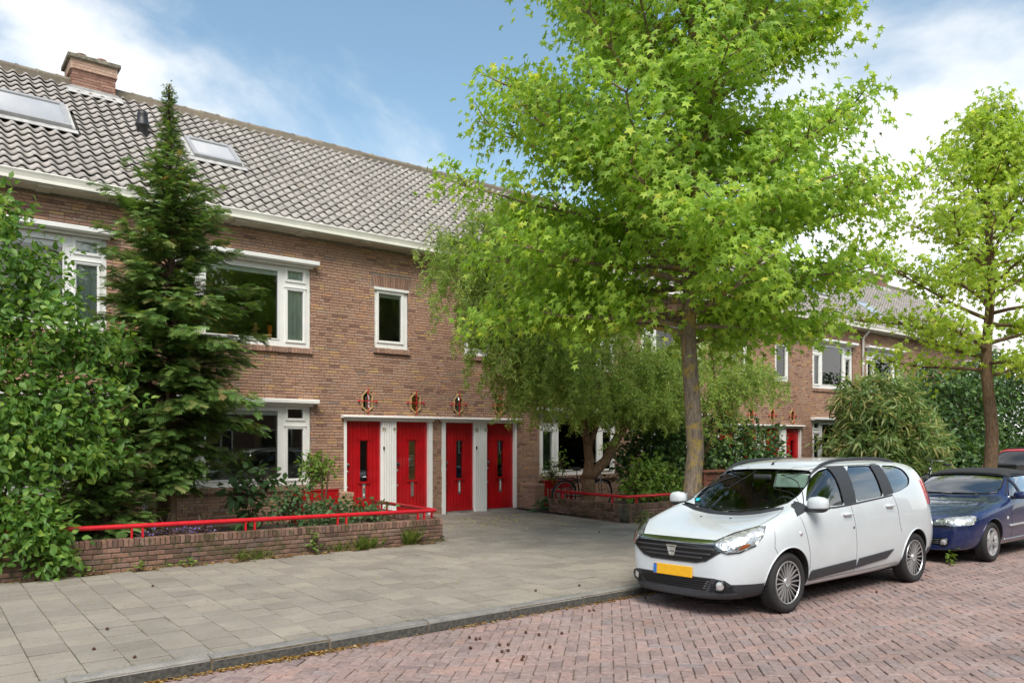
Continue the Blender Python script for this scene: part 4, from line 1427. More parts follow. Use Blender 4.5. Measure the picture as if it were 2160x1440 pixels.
# ---- white people carrier
low = [(0, .20), (.70, .20), (.82, .235), (.862, .42), (.884, .65)]
def ring(x, body, up): return (x, list(body) + list(up))
WR = [
 ring(2.235, [(0, .20), (.36, .20), (.42, .225), (.47, .36), (.48, .50)], [(.475, .62), (.455, .69), (.40, .715), (.30, .725), (.17, .73), (0, .732)]),
 ring(2.175, [(0, .185), (.48, .185), (.55, .21), (.60, .36), (.615, .52)], [(.61, .66), (.585, .735), (.52, .755), (.40, .763), (.22, .768), (0, .77)]),
 ring(2.02, [(0, .18), (.58, .18), (.68, .21), (.735, .37), (.755, .54)], [(.752, .71), (.72, .805), (.64, .835), (.49, .84), (.27, .836), (0, .832)]),
 ring(1.80, [(0, .18), (.64, .18), (.755, .215), (.815, .39), (.835, .58)], [(.832, .77), (.79, .885), (.705, .915), (.53, .905), (.28, .893), (0, .886)]),
 ring(1.52, [(0, .19), (.67, .19), (.80, .225), (.85, .41), (.872, .62)], [(.866, .83), (.81, .965), (.715, .995), (.54, .97), (.29, .947), (0, .938)]),
 ring(1.33, [(0, .20), (.68, .20), (.81, .23), (.857, .42), (.880, .64)], [(.874, .865), (.828, 1.005), (.735, 1.045), (.56, 1.01), (.30, .972), (0, .960)]),
 ring(1.25, low, [(.876, .875), (.840, 1.012), (.752, 1.06), (.60, 1.045), (.32, 1.008), (0, .995)]),
 ring(1.05, low, [(.878, .885), (.850, 1.022), (.775, 1.095), (.652, 1.115), (.345, 1.118), (0, 1.118)]),
 ring(.75, low, [(.880, .90), (.852, 1.035), (.800, 1.185), (.696, 1.295), (.39, 1.302), (0, 1.304)]),
 ring(.50, low, [(.880, .915), (.852, 1.05), (.800, 1.27), (.696, 1.425), (.48, 1.450), (0, 1.460)]),
 ring(.34, low, [(.880, .925), (.852, 1.06), (.800, 1.29), (.700, 1.465), (.56, 1.518), (0, 1.535)]),
 ring(0.0, low, [(.882, .945), (.856, 1.078), (.800, 1.30), (.708, 1.492), (.60, 1.560), (0, 1.592)]),
 ring(-.60, low, [(.882, .975), (.854, 1.11), (.798, 1.31), (.704, 1.496), (.60, 1.568), (0, 1.610)]),
 ring(-1.20, [(0, .21), (.70, .21), (.815, .25), (.86, .43), (.882, .65)], [(.874, .99), (.838, 1.16), (.782, 1.33), (.688, 1.482), (.585, 1.555), (0, 1.598)]),
 ring(-1.70, [(0, .23), (.68, .23), (.79, .27), (.845, .44), (.866, .65)], [(.845, .99), (.795, 1.18), (.738, 1.33), (.652, 1.455), (.55, 1.52), (0, 1.565)]),
 ring(-2.02, [(0, .25), (.62, .25), (.73, .29), (.79, .45), (.81, .65)], [(.775, .97), (.720, 1.17), (.670, 1.30), (.600, 1.41), (.50, 1.47), (0, 1.51)]),
 ring(-2.20, [(0, .27), (.54, .27), (.64, .31), (.69, .46), (.71, .65)], [(.675, .93), (.62, 1.10), (.58, 1.19), (.52, 1.26), (.43, 1.30), (0, 1.33)]),
 ring(-2.285, [(0, .31), (.42, .31), (.51, .34), (.56, .47), (.575, .62)], [(.545, .80), (.51, .90), (.47, .95), (.41, .99), (.33, 1.01), (0, 1.02)]),
]
w_front = smooth_poly([(1.0, 1.085), (.75, 1.275), (.58, 1.388), (.43, 1.452), (.285, 1.478), (.255, 1.475), (.265, 1.068), (.50, 1.060)], 2)
w_rear = smooth_poly([(.035, 1.490), (-.600, 1.490), (-.628, 1.478), (-.640, 1.128), (-.30, 1.105), (.080, 1.085)], 1)
w_quart = smooth_poly([(-.800, 1.488), (-1.24, 1.474), (-1.42, 1.425), (-1.47, 1.32), (-1.36, 1.225), (-1.05, 1.165), (-.835, 1.140)], 2)
shield_h = [(0, .995), (.22, 1.0), (.40, 1.022), (.53, 1.06), (.625, 1.11), (.655, 1.19), (.648, 1.28), (.615, 1.37), (.575, 1.425), (.52, 1.445), (.30, 1.457), (0, 1.461)]
shield = shield_h + [(-y, z) for (y, z) in shield_h[-2:0:-1]]
cav = [(1.28, .55, .70), (1.22, .93, .70), (.98, 1.06, .80), (.45, 1.40, .66), (.30, 1.46, .62), (0, 1.515, .60), (-.8, 1.53, .60), (-1.5, 1.48, .58), (-1.85, 1.32, .60), (-1.95, 1.0, .66), (-1.95, .55, .70)]
cav = [(x, z, (w if z > 1.2 or x > 1.2 else .80)) for (x, z, w) in cav]
mpv = Car('parked_car', (8.63, 5.40, -.0176), .022, 'white people carrier parked at the kerb in the foreground', WR, M['car_white'],
          [w_front, w_rear, w_quart], (shield, .15, 1.42), cav, ((1.405, -1.405), .31), .365, 'cars parked along the kerb')
for sx in ('L', 'R'):
    for poly in (w_front, w_rear, w_quart):
        # panes follow the skin: split the convex outline as is
        mpv.pane(poly, sx)
    mpv.patch([(.295, 1.495), (.0, 1.495), (.04, 1.080), (.30, 1.062)], sx, 'pillar_trim', 'trim', .003)
    mpv.patch([(-.60, 1.495), (-.83, 1.49), (-.87, 1.145), (-.605, 1.12)], sx, 'pillar_trim', 'trim', .003)
    mpv.patch([(1.235, .985), (1.215, 1.03), (1.03, 1.155), (.99, 1.075), (.99, 1.045)], sx, 'mirror_base', 'trim', .004)
    mpv.line([(1.02, 1.055), (.50, 1.045), (.26, 1.055), (-.64, 1.112), (-.82, 1.125)], sx, .010, 'trim', 'waist_strip', .0)
    mpv.line([(1.02, 1.085), (.77, 1.278), (.59, 1.398), (.44, 1.462), (.26, 1.492), (-.80, 1.502)], sx, .006, 'seam', 'door_seal')
    # door and panel gaps
    mpv.line([(1.19, .985), (1.12, .80), (1.06, .60), (1.035, .40), (1.03, .29)], sx)
    mpv.line([(.175, 1.05), (.115, .80), (.085, .55), (.08, .29)], sx)
    mpv.line([(-.83, 1.13), (-.90, .97), (-.93, .80), (-.97, .68)], sx)
    mpv.line([(1.03, .285), (.08, .285), (-.95, .30)], sx)
    mpv.line([(1.21, 1.035), (1.02, 1.115), (.80, 1.275), (.60, 1.405), (.42, 1.485), (.2, 1.525), (-.62, 1.530), (-.80, 1.50)], sx, .0035)
    mpv.line([(1.63, .855), (1.66, .70), (1.62, .64), (1.60, .61)], sx)
    mpv.patch([(1.02, .385), (.99, .40), (.10, .435), (.09, .335), (1.03, .30)], sx, 'door_cladding', 'trim', .016, .02)
    mpv.patch([(.06, .36), (.03, .438), (-.78, .478), (-.70, .43), (-.62, .385), (.07, .338)], sx, 'door_cladding', 'trim', .016, .02)
    for (hx, hz) in ((.285, .945), (-.69, .99)):
        h, n = mpv.hit((hx, hz), sx)
        sg = 1 if sx == 'L' else -1
        mpv.add(MB().lathe([(0, -.022), (.05, -.02), (.07, -.004), (.05, .002), (0, .003)], 20, Matrix.Translation(h) @ Matrix.Rotation(R(-90 * sg), 4, 'X') @ Matrix.Scale(.38, 4, (0, 1, 0))), 'handle_recess', 'car_white', smooth=True)
        m = MB().cbox(hx - .085, hx + .085, h.y - .012 if sg > 0 else h.y - .034, h.y + .034 if sg > 0 else h.y + .012, hz - .003, hz + .033, .012)
        mpv.add(m, 'door_handle', 'car_white', angle=60)
    h, n = mpv.hit((1.225, .81), sx)
    mpv.add(MB().lathe([(0, .014), (.018, .012), (.028, 0)], 14, Matrix.Translation(h) @ Matrix.Rotation(R(-90 if sx == 'L' else 90), 4, 'X')), 'repeater', 'lamp', smooth=True)
    if sx == 'L':
        h, n = mpv.hit((.155, .80), sx)
        mpv.add(MB().lathe([(0, .004), (.014, .003), (.016, 0)], 12, Matrix.Translation(h) @ Matrix.Rotation(R(-90), 4, 'X')), 'door_lock', 'gloss_black', smooth=True)
    # headlamp: reflector, amber part, cover
    sg = 1 if sx == 'L' else -1
    hl = [(.475, .760), (.545, .680), (.63, .655), (.71, .668), (.785, .73), (.80, .82), (.775, .905), (.73, .905), (.60, .845)]
    hl = [(sg * y, z) for (y, z) in hl]
    fr_ = lambda c: c.x > 1.5
    lamp = mpv.patch(hl, 'F', 'headlamp', 'lamp', .002, .004, rng=fr_)
    cx_, cz_ = sum(p[0] for p in hl) / len(hl), sum(p[1] for p in hl) / len(hl)
    inn = [(cx_ + (y - cx_) * .9, cz_ + (z - cz_) * .86) for (y, z) in hl]
    for (yy, zz, rr) in ((.60, .735, .055), (.70, .775, .045)):
        h, n = mpv.hit((sg * yy, zz), 'F')
        q = n.to_track_quat('Z', 'Y').to_matrix().to_4x4()
        mpv.add(MB().lathe([(0, -.02), (rr * .5, -.012), (rr * .85, .004), (rr, .005), (rr * 1.02, .0)], 20, Matrix.Translation(h) @ q), 'reflector', 'chrome', lamp, smooth=True)
    am = [(sg * y, z) for (y, z) in [(.70, .685), (.745, .71), (.765, .75), (.72, .745)]]
    mpv.patch(am, 'F', 'indicator', 'amberlamp', .004, .002, lamp, fr_)
    mpv.patch(hl, 'F', 'lamp_cover', 'lampglass', .017, .012, lamp, fr_)
    h0 = [mpv.hit(p, 'F', .009)[0] for p in hl + hl[:1]]
    mpv.add(MB().tube([p for p in h0 if p is not None], .0045, 6), 'lamp_edge', 'seam', lamp, smooth=True)
    # tail lamp
    tl = mpv.patch([(-1.80, 1.275), (-2.16, 1.30), (-2.20, .98), (-1.86, .965), (-1.82, 1.10)], sx, 'tail_lamp', 'redlamp', .012, .016)
    # black lower corner of the rear bumper
    mpv.patch([(-1.78, .20), (-1.775, .40), (-2.3, .42), (-2.3, .2)], sx, 'rear_valance', 'trim', .004)
    mpv.patch([(1.775, .345), (2.3, .345), (2.3, .15), (1.745, .15)], sx, 'bumper_corner', 'trim', .004)
    # roof rail
    P = []
    for k in range(15):
        t = k / 14; x = .58 - 2.0 * t
        h, _ = mpv.hit((x, sg * (.60 - .03 * abs(t - .4))), 'T')
        P.append(h + Vector((0, 0, .035 * min(1, 6 * t, 6 * (1 - t)) - .006)))
    mpv.add(MB().tube(P, [.012] + [.019] * 13 + [.012], 8), 'roof_rail', 'trim', smooth=True)
    # door mirror
    my = sg * .945
    def egg(cx, cy, cz, rx, ry, rz, z0=-1.0, z1=1.0, n=16, m_=10):
        V, F = [], []
        for i in range(m_ + 1):
            zz = z0 + (z1 - z0) * i / m_
            rr = max(0.0, 1 - abs(zz) ** 2.6) ** (1 / 2.6)
            for k in range(n):
                t = 2 * math.pi * k / n
                c_, s_ = math.cos(t), math.sin(t)
                pw = lambda v: math.copysign(abs(v) ** .75, v)
                V.append((cx + rx * rr * pw(c_), cy + ry * rr * pw(s_), cz + rz * zz))
        for i in range(m_):
            for k in range(n): F.append((i * n + k, i * n + (k + 1) % n, (i + 1) * n + (k + 1) % n, (i + 1) * n + k))
        F.append(tuple(range(n))[::-1]); F.append(tuple(m_ * n + k for k in range(n)))
        return V, F
    mir = mpv.add(MB().add(*egg(1.005, my, 1.105, .075, .112, .088, -.45, 1.0)), 'door_mirror', 'car_white', smooth=True)
    mpv.add(MB().add(*egg(1.003, my, 1.105, .077, .114, .088, -1.0, -.44)), 'mirror_foot', 'trim', mir, smooth=True)
    mpv.add(MB().tube([(1.04, sg * .83, 1.05), (1.03, my, 1.06)], .03, 8), 'mirror_arm', 'trim', mir, smooth=True)
    mpv.add(MB().cbox(.928, .934, my - .09, my + .09, 1.05, 1.17, .002), 'mirror_glass', 'chrome', mir)
    for xw in (1.405, -1.405):
        wheel(mpv, xw, sg * .755, .312, .185, 'multi', rimr=.217)
    # arch lips
    for xw in (1.405, -1.405):
        P = [mpv.hit((xw + .366 * math.cos(R(a)), .31 + .372 * math.sin(R(a))), sx, .002)[0] for a in range(2, 179, 8)]
        mpv.add(MB().tube([p for p in P if p is not None], .008, 6), 'arch_lip', 'car_white', smooth=True)
# windscreen, hood edges
mpv.patch(shield, 'F', 'windscreen', 'carglass', -.010, .0, rng=lambda c: c.x < 1.45)
sh3 = [mpv.hit(p, 'F', .002)[0] for p in shield + shield[:1]]
mpv.add(MB().tube([p for p in sh3 if p is not None], .007, 6), 'screen_seal', 'gloss_black', smooth=True)
mpv.line([(1.20, -.66), (1.27, -.45), (1.30, -.2), (1.30, .2), (1.27, .45), (1.20, .66)], 'T', .024, 'trim', 'cowl', -.004)
mpv.line([(1.235, -.68), (1.31, -.45), (1.34, -.2), (1.34, .2), (1.31, .45), (1.235, .68)], 'T', .016, 'trim', 'cowl', -.006)
for sg in (1, -1):
    mpv.line([(1.28, sg * .70), (1.45, sg * .735), (1.62, sg * .735), (1.78, sg * .72)], 'T')
    for (x_, y_) in ((1.52, .16), ):
        h, n = mpv.hit((1.50, sg * .20), 'T')
        mpv.add(MB().lathe([(0, .010), (.012, .008), (.014, 0)], 8, Matrix.Translation(h)), 'washer_jet', 'gloss_black', smooth=True)
    # wiper
    y0 = sg * .30 - .12
    P = [mpv.hit((1.25 - .08 * abs(t - .5), y0 + (t - .5) * .62), 'T', .022)[0] for t in np.linspace(0, 1, 9)]
    mpv.add(MB().tube(P, .008, 6), 'wiper', 'gloss_black', smooth=True)
FN = lambda c: c.x > 1.6
gr = mpv.patch([(-.505, .735), (-.595, .680), (-.42, .575), (-.30, .548), (.30, .548), (.42, .575), (.595, .680), (.505, .735)], 'F', 'grille', 'gloss_black', .003, .004, rng=FN)
mpv.patch([(-.515, .772), (-.525, .738), (.525, .738), (.515, .772)], 'F', 'chrome_bar', 'chrome', .014, .014, gr, FN)
for zz, ww in ((.690, .53), (.640, .48), (.598, .38)):
    P = [mpv.hit((y, zz - .012 * (y / ww) ** 2 * 0), 'F', .010)[0] for y in np.linspace(-ww, ww, 17)]
    mpv.add(MB().tube(P, [.006] + [.011] * 15 + [.006], 6), 'grille_bar', 'trim', gr, smooth=True)
for sg in (1, -1):
    mpv.line([(sg * .50, .735), (sg * .592, .680), (sg * .42, .572), (sg * .30, .546), (0, .544)], 'F', .006, 'trim', 'grille_edge', .004, gr)
eo = mpv.hit((0, .648), 'F', .014)[0]
E1 = [(-.070, .060), (.070, .060), (.058, .030), (.042, -.030), (.028, -.052), (-.028, -.052), (-.042, -.030), (-.058, .030)]
E2 = [(-.052, .046), (.052, .046), (.044, .026), (.030, -.026), (.020, -.036), (-.020, -.036), (-.030, -.026), (-.044, .026)]
V = [(eo.x + .012, y, eo.z + z) for (y, z) in E1] + [(eo.x + .012, y, eo.z + z) for (y, z) in E2] + [(eo.x - .012, y, eo.z + z) for (y, z) in E1] + [(eo.x + .004, y, eo.z + z) for (y, z) in E2]
F = []
for i in range(8):
    j = (i + 1) % 8
    F += [(i, j, 8 + j, 8 + i), (j, i, 16 + i, 16 + j), (8 + i, 8 + j, 24 + j, 24 + i)]
em = mpv.add(MB().add(V, F), 'emblem', 'chrome', gr)
mpv.add(MB().add([V[24 + i] for i in range(8)], [tuple(range(8))]), 'emblem_field', 'alloy', em)
bl = mpv.patch([(-.66, .15), (.66, .15), (.66, .255), (-.66, .255)], 'F', 'bumper_lip', 'trim', .012, .014, rng=FN)
mpv.patch([(-.66, .257), (.66, .257), (.655, .33), (.60, .385), (.50, .402), (-.50, .402), (-.60, .385), (-.655, .33)], 'F', 'lower_bumper', 'trim', .004, .006, rng=FN)
lg = mpv.patch([(-.40, .275), (.40, .275), (.47, .392), (-.47, .392)], 'F', 'lower_grille', 'gloss_black', .006, .006, rng=FN)
for zz, ww in ((.295, .41), (.318, .425), (.341, .44), (.364, .455)):
    P = [mpv.hit((y, zz), 'F', .009)[0] for y in np.linspace(-ww, ww, 13)]
    mpv.add(MB().tube(P, .0065, 6), 'grille_bar', 'gloss_black', lg, smooth=True)
for sg in (1, -1):
    h, n = mpv.hit((sg * .555, .332), 'F', .004)
    q = (n * .6 + Vector((.7, 0, 0))).to_track_quat('Z', 'Y').to_matrix().to_4x4()
    fo = mpv.add(MB().lathe([(.062, -.01), (.060, .012), (.050, .014), (.046, .004)], 20, Matrix.Translation(h) @ q), 'fog_lamp', 'gloss_black', smooth=True)
    mpv.add(MB().lathe([(0, .012), (.03, .010), (.047, .002)], 20, Matrix.Translation(h) @ q), 'fog_lens', 'lamp', fo, smooth=True)
h = mpv.hit((0, .44), 'F', .006)[0]
plate(mpv, h.x, .44, .52, .11, -.06)
# rear window and tail
mpv.patch([(-.52, 1.40), (.52, 1.40), (.58, 1.10), (-.58, 1.10)], 'B', 'rear_window', 'gloss_black', .003, rng=lambda c: c.x < -1.7)
# aerial
h, _ = mpv.hit((.36, -.02), 'T')
mpv.add(MB().tube([h, h + Vector((-.03, 0, .03))], [.018, .010], 8).tube([h + Vector((-.02, 0, .025)), h + Vector((-.42, 0, .165))], .0035, 6), 'aerial', 'gloss_black', smooth=True)
# cabin
seat_set(mpv, (.05, -.85), (.37, -.37), .52)
dash = MB().prism([(1.24, .60), (1.20, .95), (1.0, 1.01), (.82, .99), (.76, .88), (.80, .60)], -.76, .76, 1)
mpv.add(dash, 'dashboard', 'cabin', angle=40)
MxS = Matrix.Translation((.64, .37, .98)) @ Matrix.Rotation(R(-66), 4, 'Y')
sw = MB()
sw.tube([MxS @ Vector((.185 * math.cos(a), .185 * math.sin(a), 0)) for a in np.linspace(0, 2 * math.pi, 33)], .014, 8, cap=False)
for a in (0, 2.2, -2.2): sw.tube([MxS @ Vector((0, 0, -.02)), MxS @ Vector((.18 * math.cos(a), .18 * math.sin(a), 0))], .014, 6)
mpv.add(sw, 'steering_wheel', 'cabin', smooth=True)
mpv.add(MB().cbox(-.006, .006, -.22, .22, -.085, .085, .005, 0, Matrix.Translation((.56, .36, 1.335)) @ Matrix.Rotation(R(-25), 4, 'Y')), 'sun_visor', 'visor')
mpv.add(MB().cbox(-.02, .02, -.12, .12, -.035, .035, .012, 0, Matrix.Translation((.60, 0, 1.37))), 'rear_view_mirror', 'cabin')
h = mpv.hit((-.575, 1.105), 'F', .004)[0]
mpv.add(MB().box(-.001, .001, -.028, .028, -.028, .028, 0, Matrix.Translation(h) @ Matrix.Rotation(R(-55), 4, 'Y')), 'sticker', 'sticker')
MB_floor = MB().box(-1.9, 1.9, -.6, .6, .17, .22)
mpv.add(MB_floor, 'underbody', 'hubdark')
# ---- blue cabriolet with a closed black soft top
lowb = [(0, .19), (.66, .19), (.78, .22), (.822, .40), (.842, .58)]
BR = [
 ring(2.045, [(0, .20), (.40, .20), (.46, .22), (.50, .32), (.51, .44)], [(.505, .52), (.49, .56), (.44, .59), (.33, .605), (.18, .61), (0, .612)]),
 ring(1.985, [(0, .185), (.50, .185), (.58, .21), (.63, .32), (.645, .45)], [(.64, .54), (.615, .60), (.55, .64), (.42, .655), (.22, .665), (0, .668)]),
 ring(1.80, [(0, .185), (.60, .185), (.705, .215), (.755, .36), (.775, .50)], [(.772, .61), (.74, .67), (.66, .70), (.50, .72), (.27, .735), (0, .74)]),
 ring(1.45, [(0, .19), (.64, .19), (.76, .22), (.808, .40), (.826, .56)], [(.822, .68), (.785, .755), (.69, .79), (.52, .812), (.28, .828), (0, .833)]),
 ring(1.00, lowb, [(.836, .73), (.80, .83), (.70, .865), (.53, .882), (.29, .892), (0, .896)]),
 ring(.74, lowb, [(.840, .75), (.808, .855), (.715, .892), (.56, .91), (.31, .922), (0, .927)]),
 ring(.62, lowb, [(.842, .76), (.814, .865), (.728, .915), (.605, .95), (.33, .972), (0, .978)]),
 ring(.42, lowb, [(.844, .77), (.818, .876), (.752, 1.01), (.655, 1.085), (.37, 1.112), (0, 1.122)]),
 ring(.16, lowb, [(.845, .78), (.818, .885), (.745, 1.07), (.628, 1.222), (.44, 1.262), (0, 1.278)]),
 ring(-.05, lowb, [(.845, .785), (.818, .89), (.742, 1.09), (.628, 1.262), (.47, 1.315), (0, 1.338)]),
 ring(-.55, lowb, [(.845, .79), (.818, .895), (.742, 1.10), (.628, 1.275), (.48, 1.335), (0, 1.362)]),
 ring(-1.00, lowb, [(.845, .80), (.815, .90), (.738, 1.07), (.625, 1.22), (.48, 1.28), (0, 1.31)]),
 ring(-1.32, lowb, [(.842, .81), (.81, .905), (.735, .975), (.63, 1.03), (.45, 1.07), (0, 1.09)]),
 ring(-1.60, [(0, .21), (.64, .21), (.76, .24), (.81, .42), (.832, .60)], [(.828, .80), (.79, .895), (.71, .92), (.56, .935), (.3, .945), (0, .95)]),
 ring(-1.92, [(0, .24), (.58, .24), (.69, .27), (.745, .44), (.765, .60)], [(.76, .78), (.72, .86), (.64, .885), (.50, .90), (.28, .912), (0, .916)]),
 ring(-2.08, [(0, .30), (.44, .30), (.53, .33), (.58, .46), (.60, .60)], [(.595, .72), (.57, .78), (.50, .80), (.38, .812), (.2, .82), (0, .823)]),
]
bw_f = [(.52, .945), (.30, 1.09), (.18, 1.185), (.155, .905), (.40, .897)]
bw_m = [(.125, 1.20), (.02, 1.225), (-.58, 1.235), (-.62, .905), (.105, .903)]
bw_r = [(-.65, 1.225), (-.98, 1.13), (-1.05, .96), (-1.02, .915), (-.66, .905)]
bsh = [(0, .965), (.3, .965), (.50, .968), (.60, .985), (.622, 1.05), (.60, 1.16), (.56, 1.225), (.46, 1.24), (.25, 1.258), (0, 1.264)]
bshield = bsh + [(-y, z) for (y, z) in bsh[-2:0:-1]]
bcav = [(.66, .50, .66), (.60, .90, .66), (.45, 1.0, .70), (.10, 1.19, .60), (-.05, 1.25, .54), (-.6, 1.285, .54), (-1.0, 1.20, .54), (-1.22, 1.0, .66), (-1.25, .50, .66)]
bcav = [(x, z, (.77 if z < .95 and x < .6 else w)) for (x, z, w) in bcav]
cab = Car('parked_car', (13.96, 5.45, -.0187), .022, 'dark blue cabriolet with black soft top parked behind the white car', BR, M['car_blue'],
          [bw_f, bw_m, bw_r], (bshield, -.15, .80), bcav, ((1.29, -1.29), .29), .345, 'cars parked along the kerb', wy=.55)
FB = lambda c: c.x > 1.3
for sx in ('L', 'R'):
    sg = 1 if sx == 'L' else -1
    for poly in (bw_f, bw_m, bw_r): cab.patch(poly, sx, 'window_pane', 'blueglass', -.012, 0, rng=lambda c: abs(c.y) > .5)
    cab.line([(.55, .925), (.15, .893), (-.62, .895), (-1.05, .915)], sx, .010, 'chrome', 'waist_strip', .0)
    cab.line([(.55, .95), (.32, 1.095), (.16, 1.20), (.02, 1.235), (-.6, 1.245), (-1.0, 1.14), (-1.08, .95)], sx, .011, 'fabric_top', 'window_seal', .0)
    cab.line([(.14, 1.20), (.13, .91)], sx, .010, 'trim', 'quarter_bar', .002)
    cab.line([(.56, .93), (.64, .80), (.66, .62), (.60, .40), (.58, .26)], sx)
    cab.line([(-.68, .90), (-.70, .60), (-.66, .40), (-.62, .26)], sx)
    cab.line([(.72, .50), (.0, .505), (-.85, .51)], sx, .020, 'zinc', 'side_moulding', .006)
    cab.line([(.85, .30), (0, .30), (-.85, .31)], sx, .007, 'chrome', 'sill_strip', .004)
    for xw in (1.29, -1.29):
        wheel(cab, xw, sg * .725, .292, .185, 'five', rimr=.195)
        P = [cab.hit((xw + .346 * math.cos(R(a)), .29 + .352 * math.sin(R(a))), sx, .001)[0] for a in range(4, 177, 8)]
        cab.add(MB().tube([p for p in P if p is not None], .007, 6), 'arch_lip', 'car_blue', smooth=True)
    h, n = cab.hit((.80, .62), sx)
    cab.add(MB().lathe([(0, .012), (.02, .01), (.03, 0)], 12, Matrix.Translation(h) @ Matrix.Rotation(R(-90 * sg), 4, 'X')), 'repeater', 'lamp', smooth=True)
    my = sg * .93
    V, F = egg(.52, my, .955, .07, .10, .062)
    mi = cab.add(MB().add(V, F), 'door_mirror', 'car_blue', smooth=True)
    cab.add(MB().tube([(.55, sg * .80, .915), (.54, my, .93)], .028, 8), 'mirror_arm', 'trim', mi, smooth=True)
    hl = [(sg * y, z) for (y, z) in [(.25, .578), (.36, .640), (.50, .672), (.68, .690), (.745, .685), (.755, .62), (.735, .565), (.50, .555), (.30, .556)]]
    lo_ = cab.patch(hl, 'F', 'headlamp', 'lamp', .002, .004, rng=FB)
    cab.patch(hl, 'F', 'lamp_cover', 'lampglass', .014, .01, lo_, FB)
    h0 = [cab.hit(p, 'F', .006)[0] for p in hl + hl[:1]]
    cab.add(MB().tube([p for p in h0 if p is not None], .005, 6), 'lamp_edge', 'seam', lo_, smooth=True)
    for yy in (.42, .60):
        h, n = cab.hit((sg * yy, .61), 'F')
        q = n.to_track_quat('Z', 'Y').to_matrix().to_4x4()
        cab.add(MB().lathe([(0, -.015), (.03, -.006), (.045, .008), (.048, .0)], 18, Matrix.Translation(h) @ q), 'reflector', 'chrome', lo_, smooth=True)
    h, n = cab.hit((sg * .43, .325), 'F', .004)
    q = (n * .5 + Vector((.8, 0, 0))).to_track_quat('Z', 'Y').to_matrix().to_4x4()
    fo = cab.add(MB().lathe([(.065, -.01), (.062, .012), (.052, .014), (.046, .002)], 20, Matrix.Translation(h) @ q), 'fog_lamp', 'gloss_black', smooth=True)
    cab.add(MB().lathe([(0, .012), (.03, .010), (.047, .002)], 20, Matrix.Translation(h) @ q), 'fog_lens', 'lamp', fo, smooth=True)
    cab.line([(.66, sg * .70), (1.0, sg * .69), (1.5, sg * .66), (1.82, sg * .58)], 'T')
cab.patch(bshield, 'F', 'windscreen', 'blueglass', -.010, .0, rng=lambda c: c.x < .85)
sh3 = [cab.hit(p, 'F', .003)[0] for p in bshield + bshield[:1]]
cab.add(MB().tube([p for p in sh3 if p is not None], .014, 6), 'screen_seal', 'gloss_black', smooth=True)
RT = lambda c: c.z > 1.1
st = cab.patch([(.115, -.60), (.115, .60), (-1.18, .60), (-1.18, -.60)], 'T', 'soft_top', 'fabric_top', .012, .014, rng=lambda c: c.z > 1.05)
for sx in 'LR':
    cab.patch([(.12, 1.235), (.12, 1.40), (-1.3, 1.40), (-1.3, 1.23), (-.6, 1.245)], sx, 'soft_top_side', 'fabric_top', .010, .012, st)
    cab.patch([(-1.0, 1.25), (-1.42, 1.20), (-1.42, .93), (-1.09, .935), (-1.02, 1.13)], sx, 'soft_top_side', 'fabric_top', .010, .012, st)
bg = cab.patch([(-.24, .575), (.24, .575), (.30, .606), (-.30, .606)], 'F', 'grille', 'gloss_black', .002, .003, rng=FB)
cab.line([(-.7, .528), (-.4, .530), (.4, .530), (.7, .528)], 'F', .006, 'seam', 'bumper_gap', .0)
cab.patch([(-.40, .275), (.40, .275), (.42, .375), (-.42, .375)], 'F', 'lower_grille', 'gloss_black', .003, .004, rng=FB)
for zz in (.30, .325, .35):
    P = [cab.hit((y, zz), 'F', .008)[0] for y in np.linspace(-.38, .38, 9)]
    cab.add(MB().tube(P, .006, 6), 'grille_bar', 'trim', smooth=True)
h = cab.hit((0, .43), 'F', .004)[0]
plate(cab, h.x, .425, .52, .11, -.05)
for sg in (1, -1):
    P = [cab.hit((.735 - .08 * abs(t - .4), sg * .25 - .15 + (t - .5) * .6), 'T', .02)[0] for t in np.linspace(0, 1, 9)]
    cab.add(MB().tube(P, .008, 6), 'wiper', 'gloss_black', smooth=True)
seat_set(cab, (-.45,), (.36, -.36), .36)
cab.add(MB().prism([(.62, .55), (.58, .86), (.35, .90), (.22, .80), (.25, .55)], -.70, .70, 1), 'dashboard', 'cabin', angle=40)
MxS = Matrix.Translation((.08, .36, .84)) @ Matrix.Rotation(R(-66), 4, 'Y')
cab.add(MB().tube([MxS @ Vector((.18 * math.cos(a), .18 * math.sin(a), 0)) for a in np.linspace(0, 2 * math.pi, 29)], .013, 8, cap=False), 'steering_wheel', 'cabin', smooth=True)
cab.add(MB().box(-1.6, 1.6, -.55, .55, .16, .21), 'underbody', 'hubdark')

# ---- red hatchback beyond, only its front corner in the picture
red = Car('parked_car', (28.2, 9.35, zpav(9.35)), 0.0, 'red hatchback at the right picture edge beyond the blue cabriolet', [(x * .92, [(y * .97, z * .93 if z > .7 else z) for (y, z) in p]) for (x, p) in WR], M['car_red'],
          [[(x * .92, z * .93) for (x, z) in w] for w in (w_front, w_rear)], ([(y * .97, z * .93) for (y, z) in shield], .15, 1.3), [(x * .92, z * .93, w * .97) for (x, z, w) in cav], ((1.28, -1.28), .30), .35, 'cars parked along the kerb', lvl=2)
for sx in ('L', 'R'):
    sg = 1 if sx == 'L' else -1
    for w in (w_front, w_rear): red.pane([(x * .92, z * .93) for (x, z) in w], sx)
    for xw in (1.28, -1.28): wheel(red, xw, sg * .72, .30, .18, 'five')
    hl = [(sg * y * .97, z * .93) for (y, z) in [(.475, .760), (.545, .680), (.71, .668), (.785, .73), (.80, .82), (.73, .905), (.60, .845)]]
    red.patch(hl, 'F', 'headlamp', 'lamp', .004, .004, rng=lambda c: c.x > 1.3)
red.patch([(y * .97, z * .93) for (y, z) in shield], 'F', 'windscreen', 'carglass', -.01, 0, rng=lambda c: c.x < 1.32)
